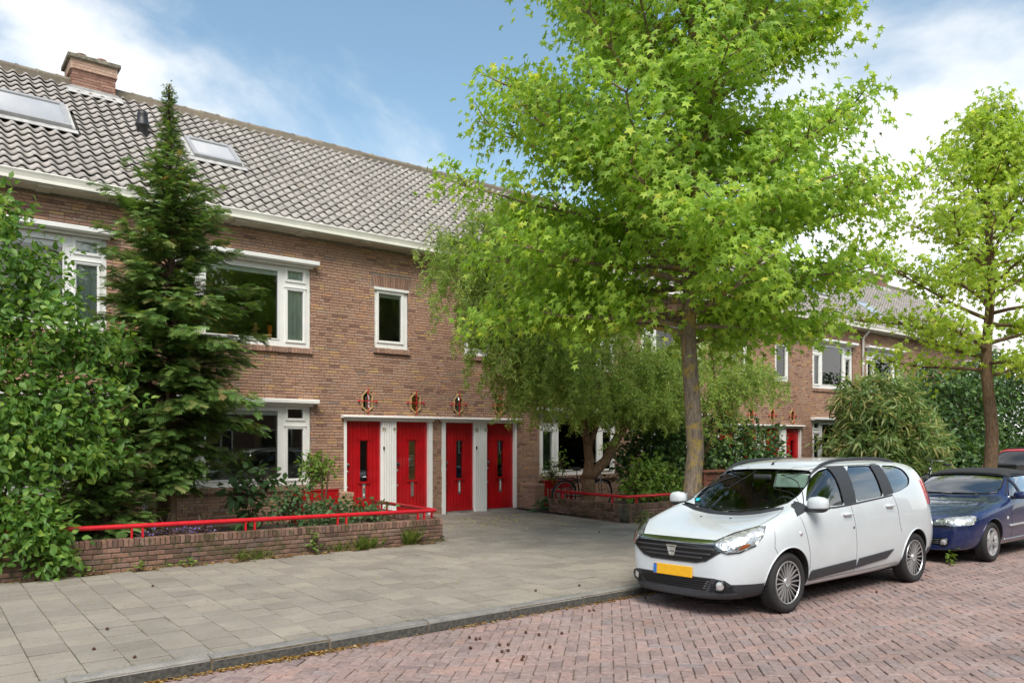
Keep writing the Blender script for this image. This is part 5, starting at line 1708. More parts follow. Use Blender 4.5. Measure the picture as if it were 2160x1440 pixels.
red.patch([(.25, -.56), (.25, .56), (-1.9, .56), (-1.9, -.56)], 'T', 'roof_panel', 'gloss_black', .004, .006, rng=lambda c: c.z > 1.3)
# ------------------------------------------------------------------ vegetation
def leaf_mat(name, stops, trans=.38, tcol=1.6, rough=.45, spec=.35):
    t = NT(name)
    c = t.ramp(t.rnd(), stops)
    v = t.geo()
    c = t.mix(1.0, c, t.ramp(t.noise(v, 1.7, 3), [(.3, .82), (.7, 1.12)]), 'MULTIPLY')
    b = t.bsdf(c, rough, 0, spec)
    tr = t.n('BsdfTranslucent')
    tc = t.mix(1.0, c, (tcol, tcol * .95, tcol * .45), 'MULTIPLY')
    t.l(tc, tr.inputs[0])
    mx = t.n('MixShader'); mx.inputs[0].default_value = trans
    t.l(b, mx.inputs[1]); t.l(tr.outputs[0], mx.inputs[2])
    return t.end(mx.outputs[0])
M['gum'] = leaf_mat('sweetgum_leaf', [(0, (0.189, 0.321, 0.044)), (.35, (0.267, 0.420, 0.061)), (.7, (0.347, 0.503, 0.077)), (.93, (0.456, 0.588, 0.104)), (1, (0.595, 0.621, 0.113))], .5, tcol=1.75)
M['gum_light'] = leaf_mat('young_sweetgum_leaf', [(0, (0.249, 0.369, 0.043)), (.4, (0.334, 0.469, 0.056)), (.8, (0.433, 0.555, 0.074)), (1, (0.532, 0.583, 0.099))], .5, tcol=1.75)
M['willow'] = leaf_mat('willow_leaf', [(0, (0.178, 0.288, 0.058)), (.4, (0.271, 0.399, 0.092)), (.8, (0.389, 0.511, 0.142)), (1, (0.525, 0.528, 0.149))], .42)
M['conif'] = leaf_mat('cypress_spray', [(0, (0.081, 0.160, 0.040)), (.4, (0.125, 0.224, 0.054)), (.75, (0.178, 0.288, 0.067)), (.92, (0.250, 0.332, 0.098)), (1, (0.304, 0.216, 0.090))], .25)
M['dogwood'] = leaf_mat('dogwood_leaf', [(0, (0.084, 0.178, 0.040)), (.4, (0.123, 0.248, 0.050)), (.75, (0.181, 0.319, 0.064)), (1, (0.310, 0.427, 0.085))], .42)
M['laurel'] = leaf_mat('evergreen_leaf', [(0, (0.040, 0.086, 0.029)), (.5, (0.065, 0.129, 0.040)), (.85, (0.107, 0.194, 0.051)), (1, (0.173, 0.273, 0.071))], .28, rough=.35)
M['bamboo'] = leaf_mat('bamboo_leaf', [(0, (0.085, 0.162, 0.043)), (.35, (0.152, 0.248, 0.071)), (.65, (0.257, 0.346, 0.123)), (.87, (0.361, 0.389, 0.162)), (1, (0.437, 0.367, 0.171))], .32)
M['bright'] = leaf_mat('bright_shrub_leaf', [(0, (0.088, 0.174, 0.029)), (.5, (0.154, 0.276, 0.046)), (1, (0.286, 0.379, 0.072))], .45)
M['rose'] = leaf_mat('rose_leaf', [(0, (0.044, 0.100, 0.037)), (.5, (0.075, 0.150, 0.053)), (1, (0.125, 0.225, 0.075))], .3)
M['grass'] = leaf_mat('grass_blade', [(0, (.08, .14, .02)), (.5, (.13, .20, .03)), (.8, (.22, .25, .06)), (1, (.38, .32, .13))], .3)
M['dry'] = leaf_mat('dry_leaf', [(0, (0.160, 0.074, 0.021)), (.4, (0.272, 0.141, 0.035)), (.75, (0.368, 0.237, 0.063)), (1, (0.440, 0.333, 0.140))], .2)
M['yellow'] = leaf_mat('yellow_leaf', [(0, (.42, .34, .05)), (.5, (.55, .46, .10)), (1, (.60, .55, .25))], .2)
M['petal'] = leaf_mat('violet_petal', [(0, (.16, .10, .42)), (.5, (.26, .17, .52)), (.8, (.45, .38, .6)), (1, (.40, .06, .12))], .3)
def bark_mat(name, a, b, lichen):
    t = NT(name); v = t.geo((1, 1, .22))
    n = t.noise(v, 34, 6, .7)
    c = t.mix(t.ramp(n, [(.35, 0.0), (.65, 1.0)]), a, b)
    g = t.geo()
    c = t.mix(t.ramp(t.noise(g, 7, 5, .7), [(.50, 0.0), (.62, lichen)]), c, (.42, .29, .05))
    c = t.mix(t.ramp(t.noise(g, 42, 3, .6), [(.64, 0.0), (.70, .5)]), c, (.36, .34, .30))
    return t.end(t.bsdf(c, .95, 0, .15, t.bump(n, .9, .02)))
M['bark'] = bark_mat('sweetgum_bark', (.12, .09, .065), (.33, .26, .195), .8)
M['bark_brown'] = bark_mat('brown_bark', (.09, .058, .04), (.24, .155, .10), .12)
M['bark_willow'] = bark_mat('willow_bark', (.075, .045, .028), (.24, .145, .085), .0)
M['twig'] = simple('twig', (.10, .065, .042), .9, var=.3)

def nrmz(A): return A / np.maximum(np.linalg.norm(A, axis=-1, keepdims=True), 1e-9)

def leaf_shape(kind):
    if kind == 'star':
        A = [(90, 1.0), (120, .42), (152, .92), (182, .36), (216, .66), (270, .20), (324, .66), (358, .36), (28, .92), (60, .42)]
        V = [(0, 0, .10)] + [(r * math.cos(R(a)), r * math.sin(R(a)), -.16 * r) for a, r in A]
        F = [(0, 1 + i, 1 + (i + 1) % 10) for i in range(10)]
    elif kind == 'ovate':
        V = [(0, 0, 0), (.27, .28, .05), (.30, .55, .05), (.14, .84, -.02), (0, 1.08, -.12), (-.14, .84, -.02), (-.30, .55, .05), (-.27, .28, .05), (0, .5, -.03)]
        F = [(0, 1, 2, 8), (8, 2, 3, 4), (0, 8, 6, 7), (8, 4, 5, 6)]
    elif kind == 'lance':
        V = [(0, 0, 0), (.11, .38, .01), (0, 1.0, -.14), (-.11, .38, .01)]
        F = [(0, 1, 2, 3)]
    elif kind == 'long':
        V = [(0, 0, 0), (.085, .3, .03), (.07, .62, -.04), (0, 1.0, -.26), (-.07, .62, -.04), (-.085, .3, .03)]
        F = [(0, 1, 2, 3, 4, 5)]
    elif kind == 'blade':
        V = [(-.02, 0, 0), (.02, 0, 0), (.016, .5, .03), (0, 1.0, .17), (-.016, .5, .03)]
        F = [(0, 1, 2, 3, 4)]
    elif kind == 'frond':
        V, F = [], []
        def tri(a, b, w):
            a, b = Vector(a), Vector(b); d = (b - a).normalized(); s_ = Vector((-d.y, d.x, 0)) * w
            i = len(V); V.extend([tuple(a - s_ * .6), tuple(a + s_ * .6), tuple(a.lerp(b, .5) + s_), tuple(b), tuple(a.lerp(b, .5) - s_)]); F.append((i, i + 1, i + 2, i + 3, i + 4))
        tri((0, 0, 0), (0, 1.0, -.20), .022)
        for k, y in enumerate((.12, .26, .40, .54, .68, .80)):
            L = .42 * (1 - y * .62)
            for sg in (-1, 1):
                tri((0, y, -.2 * y * y), (sg * L * .80, y + L * .75, -.2 * y * y - .10), .040)
                tri((sg * L * .30, y + L * .28, -.2 * y * y - .03), (sg * L * .72, y + L * .22, -.2 * y * y - .10), .030)
    return np.array(V, float), F
SHAPES = {k: leaf_shape(k) for k in ('star', 'ovate', 'lance', 'long', 'blade', 'frond')}

def scatter(name, kind, P, tip, nrm, size, mat, parent, nobj=0, leaf_name='leaf', stuff=True, rg=None):
    V, F = SHAPES[kind]
    P = np.asarray(P, float); n = len(P)
    a = nrmz(np.asarray(tip, float)); nn = np.asarray(nrm, float)
    nn = nrmz(nn - (nn * a).sum(1, keepdims=True) * a)
    b = np.cross(a, nn)
    size = np.broadcast_to(np.asarray(size, float), (n,))
    pick = np.zeros(n, bool)
    if nobj:
        vis = in_frame(P)
        order = np.argsort(np.where(vis, depth(P) / size, 1e9))[:min(nobj, int(vis.sum()))]
        pick[order] = True
    keep = np.where(~pick)[0]
    W = (P[keep, None] + size[keep, None, None] * (V[None, :, 0:1] * b[keep, None] + V[None, :, 1:2] * a[keep, None] + V[None, :, 2:3] * nn[keep, None]))
    fl = np.concatenate([np.array(f) for f in F]); fs = np.cumsum([0] + [len(f) for f in F])[:-1]
    m = len(keep)
    loops = (fl[None] + len(V) * np.arange(m)[:, None]).ravel(); starts = (fs[None] + len(fl) * np.arange(m)[:, None]).ravel()
    me = raw_mesh(name, W.reshape(-1, 3), loops, starts, M[mat], np.repeat(RNG.random(m), len(F)))
    o = bpy.data.objects.new(name, me)
    if parent is not None: put(o, parent)
    else: COL.objects.link(o)
    if stuff: tag(o, kind='stuff')
    if nobj:
        lm = MB().add(V.tolist(), F).mesh(leaf_name, M[mat])
        for i in np.where(pick)[0]:
            q = bpy.data.objects.new(leaf_name, lm)
            Mt = Matrix((( *b[i], 0), ( *a[i], 0), ( *nn[i], 0), (0, 0, 0, 1))).transposed()
            q.matrix_basis = Matrix.Translation(P[i]) @ Mt @ Matrix.Scale(size[i], 4)
            COL.objects.link(q); q.parent = o
    return o

def interp(prof, z):
    zs = [p[0] for p in prof]; rs = [p[1] for p in prof]
    return float(np.interp(z, zs, rs))

def sweetgum(loc, prof, top, first, seed, label, mat, r0=.120, nlimb=44, lean=(0, 0), leaf=(.060, .092), per=9, nobj=300, bark='bark', extra=(), dens=1.0, fill=4, asym=0.0, thin=(5.2, 8.5, .66)):
    rg = random.Random(seed); ng = np.random.default_rng(seed)
    x0, y0, z0 = loc
    T = empty('sweetgum_tree', loc); tag(T, label, 'tree', 'sweetgum street trees')
    tp, tr = [], []
    nseg = 14
    for i in range(nseg + 1):
        t = i / nseg; z = t * top
        tp.append(Vector((x0 + lean[0] * z + .05 * math.sin(2.1 * z + seed), y0 + lean[1] * z + .05 * math.cos(1.7 * z), z0 + z)))
        tr.append(r0 * (1 - t) ** .8 * (1.18 if i == 0 else 1.0) + .012)
    trunk = MB().tube(tp, tr, 18).build('trunk', M[bark], T, smooth=True)
    def at(z):
        t = min(max((z - 0) / top, 0), 1) * nseg; i = min(int(t), nseg - 1); u = t - i
        return tp[i].lerp(tp[i + 1], u), tr[i] + (tr[i + 1] - tr[i]) * u
    lb = MB(); C = []
    ang = rg.random() * 6
    limbs = []
    for i in range(nlimb):
        f = (i + .5) / nlimb
        z = first + (top - .5 - first) * f ** .9
        ang += 2.39996 + rg.uniform(-.35, .35)
        limbs.append((z, ang, None))
    for (z, a_, L_) in extra: limbs.append((z, a_, L_))
    for (z, ang, Lf) in limbs:
        p0, rr = at(z)
        el = R(4 + 50 * max(0.0, (z - first) / (top - first)) ** 1.2 + rg.uniform(-8, 10))
        L = Lf or interp(prof, z + .3) * rg.uniform(.72, 1.08) * (1 + asym * math.cos(ang - 2.48)) / max(math.cos(el), .55)
        d = Vector((math.cos(ang) * math.cos(el), math.sin(ang) * math.cos(el), math.sin(el)))
        P = [p0]; q = p0.copy(); dd = d.copy()
        k = 7
        for j in range(k):
            dd = (dd + Vector((rg.uniform(-.16, .16), rg.uniform(-.16, .16), rg.uniform(-.10, .14)))).normalized()
            q = q + dd * (L / k); P.append(q.copy())
        r_ = min(rr * .5, .018 + .014 * L)
        lb.tube(P, [r_ * (1 - .82 * j / k) for j in range(k + 1)], 7)
        for j in range(2, k + 1):
            t = j / k
            for sgn in (-1, 1):
                if rg.random() < .12: continue
                side = Vector((-dd.y, dd.x, 0)).normalized() * sgn
                sd = (dd * .75 + side * rg.uniform(.5, 1.1) + Vector((0, 0, rg.uniform(-.15, .35)))).normalized()
                SL = (.30 + .30 * L * .4 * (1.25 - t)) * rg.uniform(.7, 1.25)
                S = [P[j] + sd * SL * u + Vector((rg.uniform(-.03, .03), rg.uniform(-.03, .03), .04 * u)) for u in (0, .35, .7, 1.0)]
                lb.tube(S, [r_ * .32, r_ * .24, r_ * .16, .004], 5, cap=False)
                nn_ = max(2, int(SL / .15))
                for u in range(1, nn_ + 1): C.append(P[j].lerp(S[-1], u / nn_))
            if t > .35:
                for _ in range(fill): C.append(P[j] + Vector((rg.gauss(0, .26), rg.gauss(0, .26), rg.gauss(0, .18))))
    lb.build('branches', M['bark_brown' if bark != 'bark' else 'bark'], T, smooth=True)
    C = np.array([list(c) for c in C])
    C = C[ng.random(len(C)) < dens * np.interp(C[:, 2], [thin[0], thin[1]], [1.0, thin[2]])]
    n = len(C) * per
    P = np.repeat(C, per, 0) + ng.normal(0, .135, (n, 3)) * np.array([1, 1, .85])
    axis = np.array([x0, y0, 0]) + np.array([lean[0], lean[1], 0]) * P[:, 2:3]
    outw = nrmz((P - axis) * np.array([1, 1, 0]))
    N = outw * .55 + np.array([0, 0, .55]) + ng.normal(0, .42, (n, 3))
    tip = outw * .45 + np.array([0, 0, -.75]) + ng.normal(0, .38, (n, 3))
    sz = ng.uniform(leaf[0], leaf[1], n)
    scatter('crown', 'star', P, tip, N, sz, mat, T, nobj=nobj)
    # hanging seed balls
    sb = C[ng.random(len(C)) < .10]
    bm = MB()
    for c in sb:
        bm.lathe([(0, -.016), (.013, -.010), (.017, 0), (.013, .010), (0, .016)], 6, Matrix.Translation((c[0] + rg.uniform(-.1, .1), c[1] + rg.uniform(-.1, .1), c[2] - .12)))
    if len(sb): tag(bm.build('seed_balls', M['twig'], T, smooth=True), kind='stuff')
    return T

# the big sweetgum beside the white car
PROF1 = [(2.6, .9), (3.3, 2.0), (4.0, 2.6), (5.0, 2.85), (6.0, 2.75), (7.0, 2.5), (8.0, 2.45), (9.0, 2.1), (10.0, 1.5), (11.2, .5)]
tree1 = sweetgum((8.64, 7.0, .08), PROF1, 11.0, 3.0, 5, 'tall sweetgum street tree with lichened trunk beside the white car', 'gum', nlimb=92, lean=(.006, -.002), extra=((4.6, 2.5, 3.3), (4.2, -1.1, 2.8), (3.6, -.6, 2.0), (3.5, 2.2, 2.5), (3.9, 2.9, 2.8), (4.3, 2.1, 3.0), (4.1, 2.6, 2.9), (4.9, 2.9, 3.1), (5.2, 2.3, 3.1), (3.3, 2.6, 2.0), (3.8, 3.5, 2.6), (4.5, 1.7, 2.8)), per=15, asym=.20)
# pruning knot on the trunk
PROF2 = [(2.8, .8), (3.6, 2.3), (4.6, 3.0), (5.8, 2.2), (7.0, 1.3), (8.2, .65), (9.2, .2)]
tree2 = sweetgum((18.85, 7.0, .08), PROF2, 9.0, 3.0, 17, 'light green younger sweetgum at the right picture edge', 'gum_light', r0=.14, nlimb=44, leaf=(.075, .11), per=9, bark='bark_brown', dens=.80, fill=2, asym=.15, thin=(5.0, 8.0, .75))

def clumps_points(clumps, ng, shell=.55):
    P, O = [], []
    for (c, r, n) in clumps:
        d = nrmz(ng.normal(0, 1, (n, 3)))
        rad = shell + (1 - shell) * ng.random((n, 1)) ** .6
        rad = np.where(ng.random((n, 1)) < .25, ng.random((n, 1)), rad)
        wob = 1 + .16 * np.sin(d[:, :1] * 7 + c[0]) * np.cos(d[:, 1:2] * 6 + c[2]) + .10 * np.sin(d[:, 2:3] * 11)
        P.append(np.array(c) + d * rad * wob * np.array(r)); O.append(d)
    return np.concatenate(P), np.concatenate(O)

def shrub(name, loc, clumps, kind, size, mat, label, cat, group=None, seed=1, stems=5, nobj=0, droop=.3, jitter=.5, per=5, spread=.10, bark='bark_brown', stem_r=.022, shell=.55, part='foliage'):
    ng = np.random.default_rng(seed); rg = random.Random(seed)
    T = empty(name, loc); tag(T, label, cat, group)
    C, O = clumps_points(clumps, ng, shell)
    sm = MB()
    for k in range(stems):
        c = clumps[k % len(clumps)][0]
        b = Vector(loc) + Vector((rg.uniform(-.18, .18), rg.uniform(-.12, .12), 0)); e = Vector(c) + Vector((rg.uniform(-.2, .2), rg.uniform(-.2, .2), rg.uniform(-.2, .3)))
        P = [b.lerp(e, t) + Vector((rg.uniform(-.05, .05), rg.uniform(-.05, .05), 0)) * (1 if 0 < t < 1 else 0) for t in (0, .25, .5, .75, 1)]
        sm.tube(P, [stem_r, stem_r * .85, stem_r * .65, stem_r * .45, stem_r * .25], 6)
    # twigs that carry the leaf tufts
    idx = ng.choice(len(C), min(len(C), 260), replace=False)
    for i in idx:
        p = Vector(C[i]); q = p - Vector(O[i]) * rg.uniform(.2, .45) - Vector((0, 0, .1))
        sm.tube([q, p], [.006, .003], 4, cap=False)
    sm.build('stems', M[bark], T, smooth=True)
    n = len(C) * per
    P = np.repeat(C, per, 0) + ng.normal(0, spread, (n, 3))
    Q = np.repeat(O, per, 0)
    N = Q * .6 + np.array([0, 0, .6]) + ng.normal(0, jitter, (n, 3))
    tip = Q * .6 + np.array([0, 0, -droop]) + ng.normal(0, jitter, (n, 3))
    scatter(part, kind, P, tip, N, ng.uniform(size[0], size[1], n), mat, T, nobj=nobj)
    return T

GZ = zpav(12) + .05
# conifer in the left front garden
def conifer(loc, prof, top, seed, label, nb=300, zmin=.75, size=(.20, .33), stems=3, dens=1.0, mat='conif', rag=(.55, 1.12)):
    rg = random.Random(seed); ng = np.random.default_rng(seed)
    x0, y0, z0 = loc
    T = empty('cypress_tree', loc); tag(T, label, 'tree')
    tm = MB()
    tops = []
    for k in range(stems):
        a = 2.1 * k + .4
        P, rr = [], []
        hh = top * (1 if k == 0 else rg.uniform(.35, .6))
        for i in range(9):
            t = i / 8
            P.append((x0 + .14 * math.cos(a) * (k > 0) * (1 + t) + .04 * math.sin(3 * t + k), y0 + .10 * math.sin(a) * (k > 0) * (1 + t), z0 + hh * t)); rr.append((.10 if k == 0 else .07) * (1 - t) ** .9 + .006)
        tm.tube(P, rr, 10)
    tm.build('trunk', M['bark_brown'], T, smooth=True)
    bm = MB(); PP, TT, NN, SS = [], [], [], []
    for i in range(nb):
        f = (i + rg.random()) / nb
        z = zmin + (top - zmin - .05) * f ** 1.15
        a = i * 2.39996 + rg.uniform(-.5, .5)
        Rz = interp(prof, z) * rg.uniform(*rag) * (1 + .18 * math.sin(3 * a + z * 2.3))
        if Rz < .05: Rz = .05
        up = rg.uniform(-.08, .30) + .5 * f
        d = Vector((math.cos(a), math.sin(a), up)).normalized()
        P = []
        for j in range(6):
            t = j / 5
            P.append(Vector((x0, y0, z0 + z)) + d * Rz * t + Vector((0, 0, -.22 * Rz * t * t * (1 - f))))
        bm.tube(P, [.014 * (1 - .8 * j / 5) + .002 for j in range(6)], 5, cap=False)
        ns = max(5, int(Rz / .042))
        for j in range(ns):
            t = .18 + .82 * (j + rg.random()) / ns
            p = P[min(int(t * 5), 4)].lerp(P[min(int(t * 5), 4) + 1], t * 5 - min(int(t * 5), 4))
            for rep in range(2):
                sgn = rg.choice((-1, 1)); side = Vector((-math.sin(a), math.cos(a), 0)) * sgn
                td = d * rg.uniform(.5, 1.0) + side * rg.uniform(.1, .95) + Vector((0, 0, rg.uniform(-.55, .15)))
                PP.append(p + Vector((rg.gauss(0, .03), rg.gauss(0, .03), rg.gauss(0, .03)))); TT.append(td)
                NN.append(Vector((0, 0, 1)) + d * .5 + Vector((rg.gauss(0, .35), rg.gauss(0, .35), 0)))
                SS.append(rg.uniform(*size) * (1.0 - .30 * f - .45 * f ** 4) * (.75 + .35 * (1 - t)))
    bm.build('branches', M['twig'], T, smooth=True)
    PP, TT, NN = (np.array([list(v) for v in q]) for q in (PP, TT, NN))
    scatter('crown', 'frond', PP, TT, NN, np.array(SS), mat, T, nobj=300, leaf_name='spray')
    return T
conifer((3.12, 12.35, GZ), [(.7, .35), (1.3, .55), (1.7, .85), (2.0, 1.22), (2.4, 1.36), (3.2, 1.14), (4.2, 1.0), (5.0, .84), (5.5, .50), (5.8, .22), (6.2, .10), (6.9, .02)], 6.95, 3,
        'tall pointed dark green cypress in the left front garden, reaching above the gutter', nb=330, zmin=.95, size=(.22, .36), rag=(.45, 1.22))
conifer((2.15, 11.9, GZ), [(.1, .70), (.5, .80), (1.0, .72), (1.5, .5), (2.0, .2)], 1.95, 9, 'low dark conifer bush at the foot of the cypress behind the red rail', nb=150, zmin=.12, size=(.18, .27), stems=1)

# broad-leaved shrub at the left edge, hanging over the wall
DG = [((.85, 11.9, 4.0), (.65, .6, .75), 300), ((.2, 12.0, 3.5), (1.0, .8, .8), 420), ((1.25, 11.7, 3.2), (.75, .7, .55), 330), ((2.05, 11.7, 3.05), (.55, .45, .28), 150),
      ((.5, 11.5, 2.5), (1.2, .8, .7), 520), ((1.75, 11.5, 2.25), (.75, .55, .42), 300), ((1.1, 11.3, 1.7), (.95, .6, .5), 400), ((1.95, 11.35, 1.6), (.40, .4, .22), 110),
      ((.75, 11.0, 1.0), (.75, .45, .5), 330), ((1.15, 10.75, .72), (.42, .22, .32), 170), ((1.38, 10.70, .36), (.16, .10, .24), 60), ((.2, 11.2, 1.6), (.8, .5, .8), 240), ((1.02, 11.8, 4.75), (.16, .16, .32), 40), ((.4, 12.0, 4.5), (.4, .4, .5), 90), ((1.5, 11.9, 3.9), (.4, .35, .5), 100)]
shrub('dogwood_shrub', (.8, 11.6, GZ), DG, 'ovate', (.075, .125), 'dogwood', 'tall broad-leaved shrub at the left picture edge spilling over the garden wall', 'shrub', seed=4, stems=9, nobj=300, per=4, spread=.09, droop=.35)

# plants in front of the ground floor window
shrub('hydrangea_bush', (4.55, 12.9, GZ), [((4.35, 12.8, .95), (.30, .25, .32), 40), ((4.75, 12.9, 1.15), (.28, .25, .22), 30), ((4.5, 12.7, .55), (.3, .25, .25), 26)], 'ovate', (.12, .19), 'rose',
      'leggy hydrangea with large dark leaves below the ground floor window', 'plant', 'plants in the left front garden', seed=21, stems=8, nobj=120, per=2, stem_r=.012, bark='twig', spread=.08)
shrub('standard_rose', (5.55, 12.55, GZ), [((5.55, 12.55, 1.33), (.27, .27, .24), 120)], 'ovate', (.05, .085), 'bright', 'small ball-headed bright green standard tree on a dark stem beside the window', 'plant', 'plants in the left front garden', seed=23, stems=2, nobj=120, per=4, stem_r=.03, droop=.0, spread=.06)
shrub('rose_bush', (5.25, 12.3, GZ), [((5.0, 12.2, .75), (.42, .3, .33), 110), ((5.75, 12.2, .55), (.45, .3, .24), 100), ((6.25, 12.0, .50), (.38, .3, .20), 70), ((5.4, 11.8, .45), (.4, .3, .2), 70)], 'ovate', (.06, .10), 'rose',
      'scrambling dark green bramble behind the red rail in front of the red gate', 'plant', 'plants in the left front garden', seed=25, stems=8, nobj=150, per=4, stem_r=.01, bark='twig', spread=.09)
shrub('violet_flowers', (3.0, 11.2, GZ), [((2.75, 11.15, .55), (.35, .14, .10), 70), ((3.25, 11.15, .55), (.30, .14, .09), 60)], 'ovate', (.025, .045), 'petal', 'low violet flowers just behind the garden wall under the cypress', 'plant', 'plants in the left front garden', seed=27, stems=3, per=2, stem_r=.004, bark='twig', spread=.03, part='flowers')

# willow trees
def willow(loc, arms, label, seed, mat='willow', nstr=420, sl=(.35, 1.0), lsz=(.075, .12)):
    """arms: lists of points (limb paths); strands with narrow leaves hang from them"""
    rg = random.Random(seed); ng = np.random.default_rng(seed)
    T = empty('willow_tree', loc); tag(T, label, 'tree', 'curly willows in the front gardens')
    tm = MB(); tips = []
    for (P, r0, r1) in arms:
        Q = []
        for i in range(len(P) - 1):
            a, b = Vector(P[i]), Vector(P[i + 1])
            for t in (0, .25, .5, .75): Q.append(a.lerp(b, t) + Vector((rg.uniform(-.03, .03), rg.uniform(-.03, .03), rg.uniform(-.02, .02))))
        Q.append(Vector(P[-1]))
        tm.tube(Q, [r0 + (r1 - r0) * i / (len(Q) - 1) for i in range(len(Q))], 12)
        if r1 < .05: tips.append(Q)
    tm.build('trunk', M['bark_willow'], T, smooth=True)
    tw = MB(); PP, TT, NN, SS = [], [], [], []
    for k in range(nstr):
        Q = rg.choice(tips)
        i = int(len(Q) * (.30 + .70 * rg.random() ** .8)); i = min(i, len(Q) - 1)
        p = Q[i].copy()
        out = Vector((rg.gauss(0, 1), rg.gauss(0, .8), rg.uniform(-.1, .9))).normalized()
        L1 = rg.uniform(.15, .85)
        a = p + out * L1
        S = [p, p.lerp(a, .5) + Vector((0, 0, .06)), a]
        q = a.copy(); L = min(rg.uniform(*sl), max(.18, a.z - rg.uniform(1.9, 2.65))); m = max(3, int(L / .09))
        for j in range(m):
            q = q + Vector((rg.uniform(-.085, .085) + out.x * .02, rg.uniform(-.085, .085) + out.y * .02, -L / m)); S.append(q.copy())
        tw.tube(S, [.005] + [.0022] * (len(S) - 2) + [.001], 4, cap=False)
        nl = int(L * 95) + 26
        for j in range(nl):
            u = rg.random() ** .9 * (len(S) - 1.001); ii = int(u)
            c = S[ii].lerp(S[ii + 1], u - ii)
            PP.append(c + Vector((rg.gauss(0, .02), rg.gauss(0, .02), rg.gauss(0, .02))))
            TT.append((rg.gauss(0, .75), rg.gauss(0, .75), -.6 + rg.gauss(0, .45))); NN.append((rg.gauss(0, 1), rg.gauss(0, 1), rg.gauss(0, .5) + .3)); SS.append(rg.uniform(*lsz))
    tw.build('branches', M['twig'], T, smooth=True)
    scatter('crown', 'lance', PP, TT, NN, SS, mat, T, nobj=200)
    return T
wx, wy = 11.75, 12.35
willow((wx, wy, GZ), [
    ([(wx, wy, GZ - .05), (wx + .02, wy, .75), (wx - .02, wy, 1.0)], .17, .15),
    ([(wx - .02, wy, .95), (wx + .12, wy + .05, 1.5), (wx - .10, wy, 2.3), (wx - .55, wy - .1, 3.0), (wx - 1.1, wy - .2, 3.9), (wx - 1.7, wy - .35, 4.9)], .12, .035),
    ([(wx + .0, wy, .95), (wx + .55, wy - .15, 1.5), (wx + .95, wy - .25, 2.2), (wx + 1.0, wy - .3, 3.0), (wx + .8, wy - .2, 4.1)], .13, .035),
    ([(wx + .95, wy - .25, 2.3), (wx + 1.4, wy - .3, 2.9), (wx + 1.8, wy - .4, 3.4)], .06, .02),
    ([(wx - .55, wy - .1, 3.0), (wx - 1.5, wy - .3, 3.5), (wx - 2.4, wy - .5, 4.2), (wx - 3.2, wy - .6, 4.9)], .06, .018),
    ([(wx - 1.1, wy - .2, 3.9), (wx - 2.2, wy - .4, 5.0), (wx - 3.3, wy - .6, 5.9)], .05, .015),
    ([(wx - .1, wy, 2.3), (wx - .9, wy - .3, 2.75), (wx - 1.7, wy - .5, 3.1), (wx - 2.3, wy - .5, 3.2)], .05, .015),
    ([(wx + .9, wy - .25, 2.2), (wx + .5, wy - .5, 2.7), (wx + .1, wy - .6, 2.9)], .04, .015),
    ([(wx + 1.0, wy - .3, 3.0), (wx + 1.4, wy - .5, 3.5), (wx + 1.9, wy - .6, 3.7)], .05, .015),
    ([(wx + 1.4, wy - .3, 2.9), (wx + 1.7, wy - .6, 2.8), (wx + 2.0, wy - .7, 2.7)], .04, .012),
    ([(wx + .12, wy + .05, 1.6), (wx + .2, wy - .2, 2.4), (wx + .15, wy - .3, 3.6), (wx - .3, wy - .3, 5.0)], .06, .018),
    ([(wx - 2.2, wy - .4, 5.0), (wx - 3.0, wy - .4, 5.2), (wx - 3.7, wy - .5, 5.4)], .03, .010),
    ([(wx - 1.1, wy - .2, 3.9), (wx - 1.3, wy - .6, 4.9), (wx - 1.8, wy - .9, 5.9)], .04, .012), ([(wx - .9, wy - .3, 2.75), (wx - 1.5, wy - .9, 3.2), (wx - 2.0, wy - 1.1, 3.4)], .03, .010),
    ([(wx - 1.7, wy - .35, 4.9), (wx - 2.3, wy - .5, 4.8), (wx - 3.0, wy - .6, 4.5)], .03, .010), ([(wx - 1.5, wy - .3, 3.5), (wx - 2.2, wy - .5, 3.9), (wx - 2.9, wy - .6, 3.9)], .03, .010),
    ([(wx - 1.7, wy - .35, 4.9), (wx - 2.1, wy - .6, 5.5), (wx - 2.5, wy - .8, 5.8)], .03, .010)],
    'curly willow with forked leaning trunk behind the right garden wall', 6, nstr=1350, sl=(.4, 1.45))
vx_, vy_ = 15.6, 12.2
willow((vx_, vy_, GZ), [([(vx_, vy_, GZ), (vx_, vy_, 1.4)], .12, .10), ([(vx_, vy_, 1.3), (vx_ - .6, vy_, 2.4), (vx_ - 1.2, vy_ - .1, 3.5)], .07, .02), ([(vx_, vy_, 1.3), (vx_ + .5, vy_ - .2, 2.6), (vx_ + 1.1, vy_ - .3, 3.9)], .07, .02),
    ([(vx_ + .5, vy_ - .2, 2.6), (vx_ + 1.3, vy_ - .2, 3.2), (vx_ + 2.0, vy_ - .3, 3.5)], .05, .015), ([(vx_ - .1, vy_, 2.0), (vx_ + .1, vy_ - .2, 3.2), (vx_, vy_ - .2, 4.1)], .06, .02)],
    'second curly willow behind the trunk of the big street tree', 14, nstr=300, sl=(.3, .8))

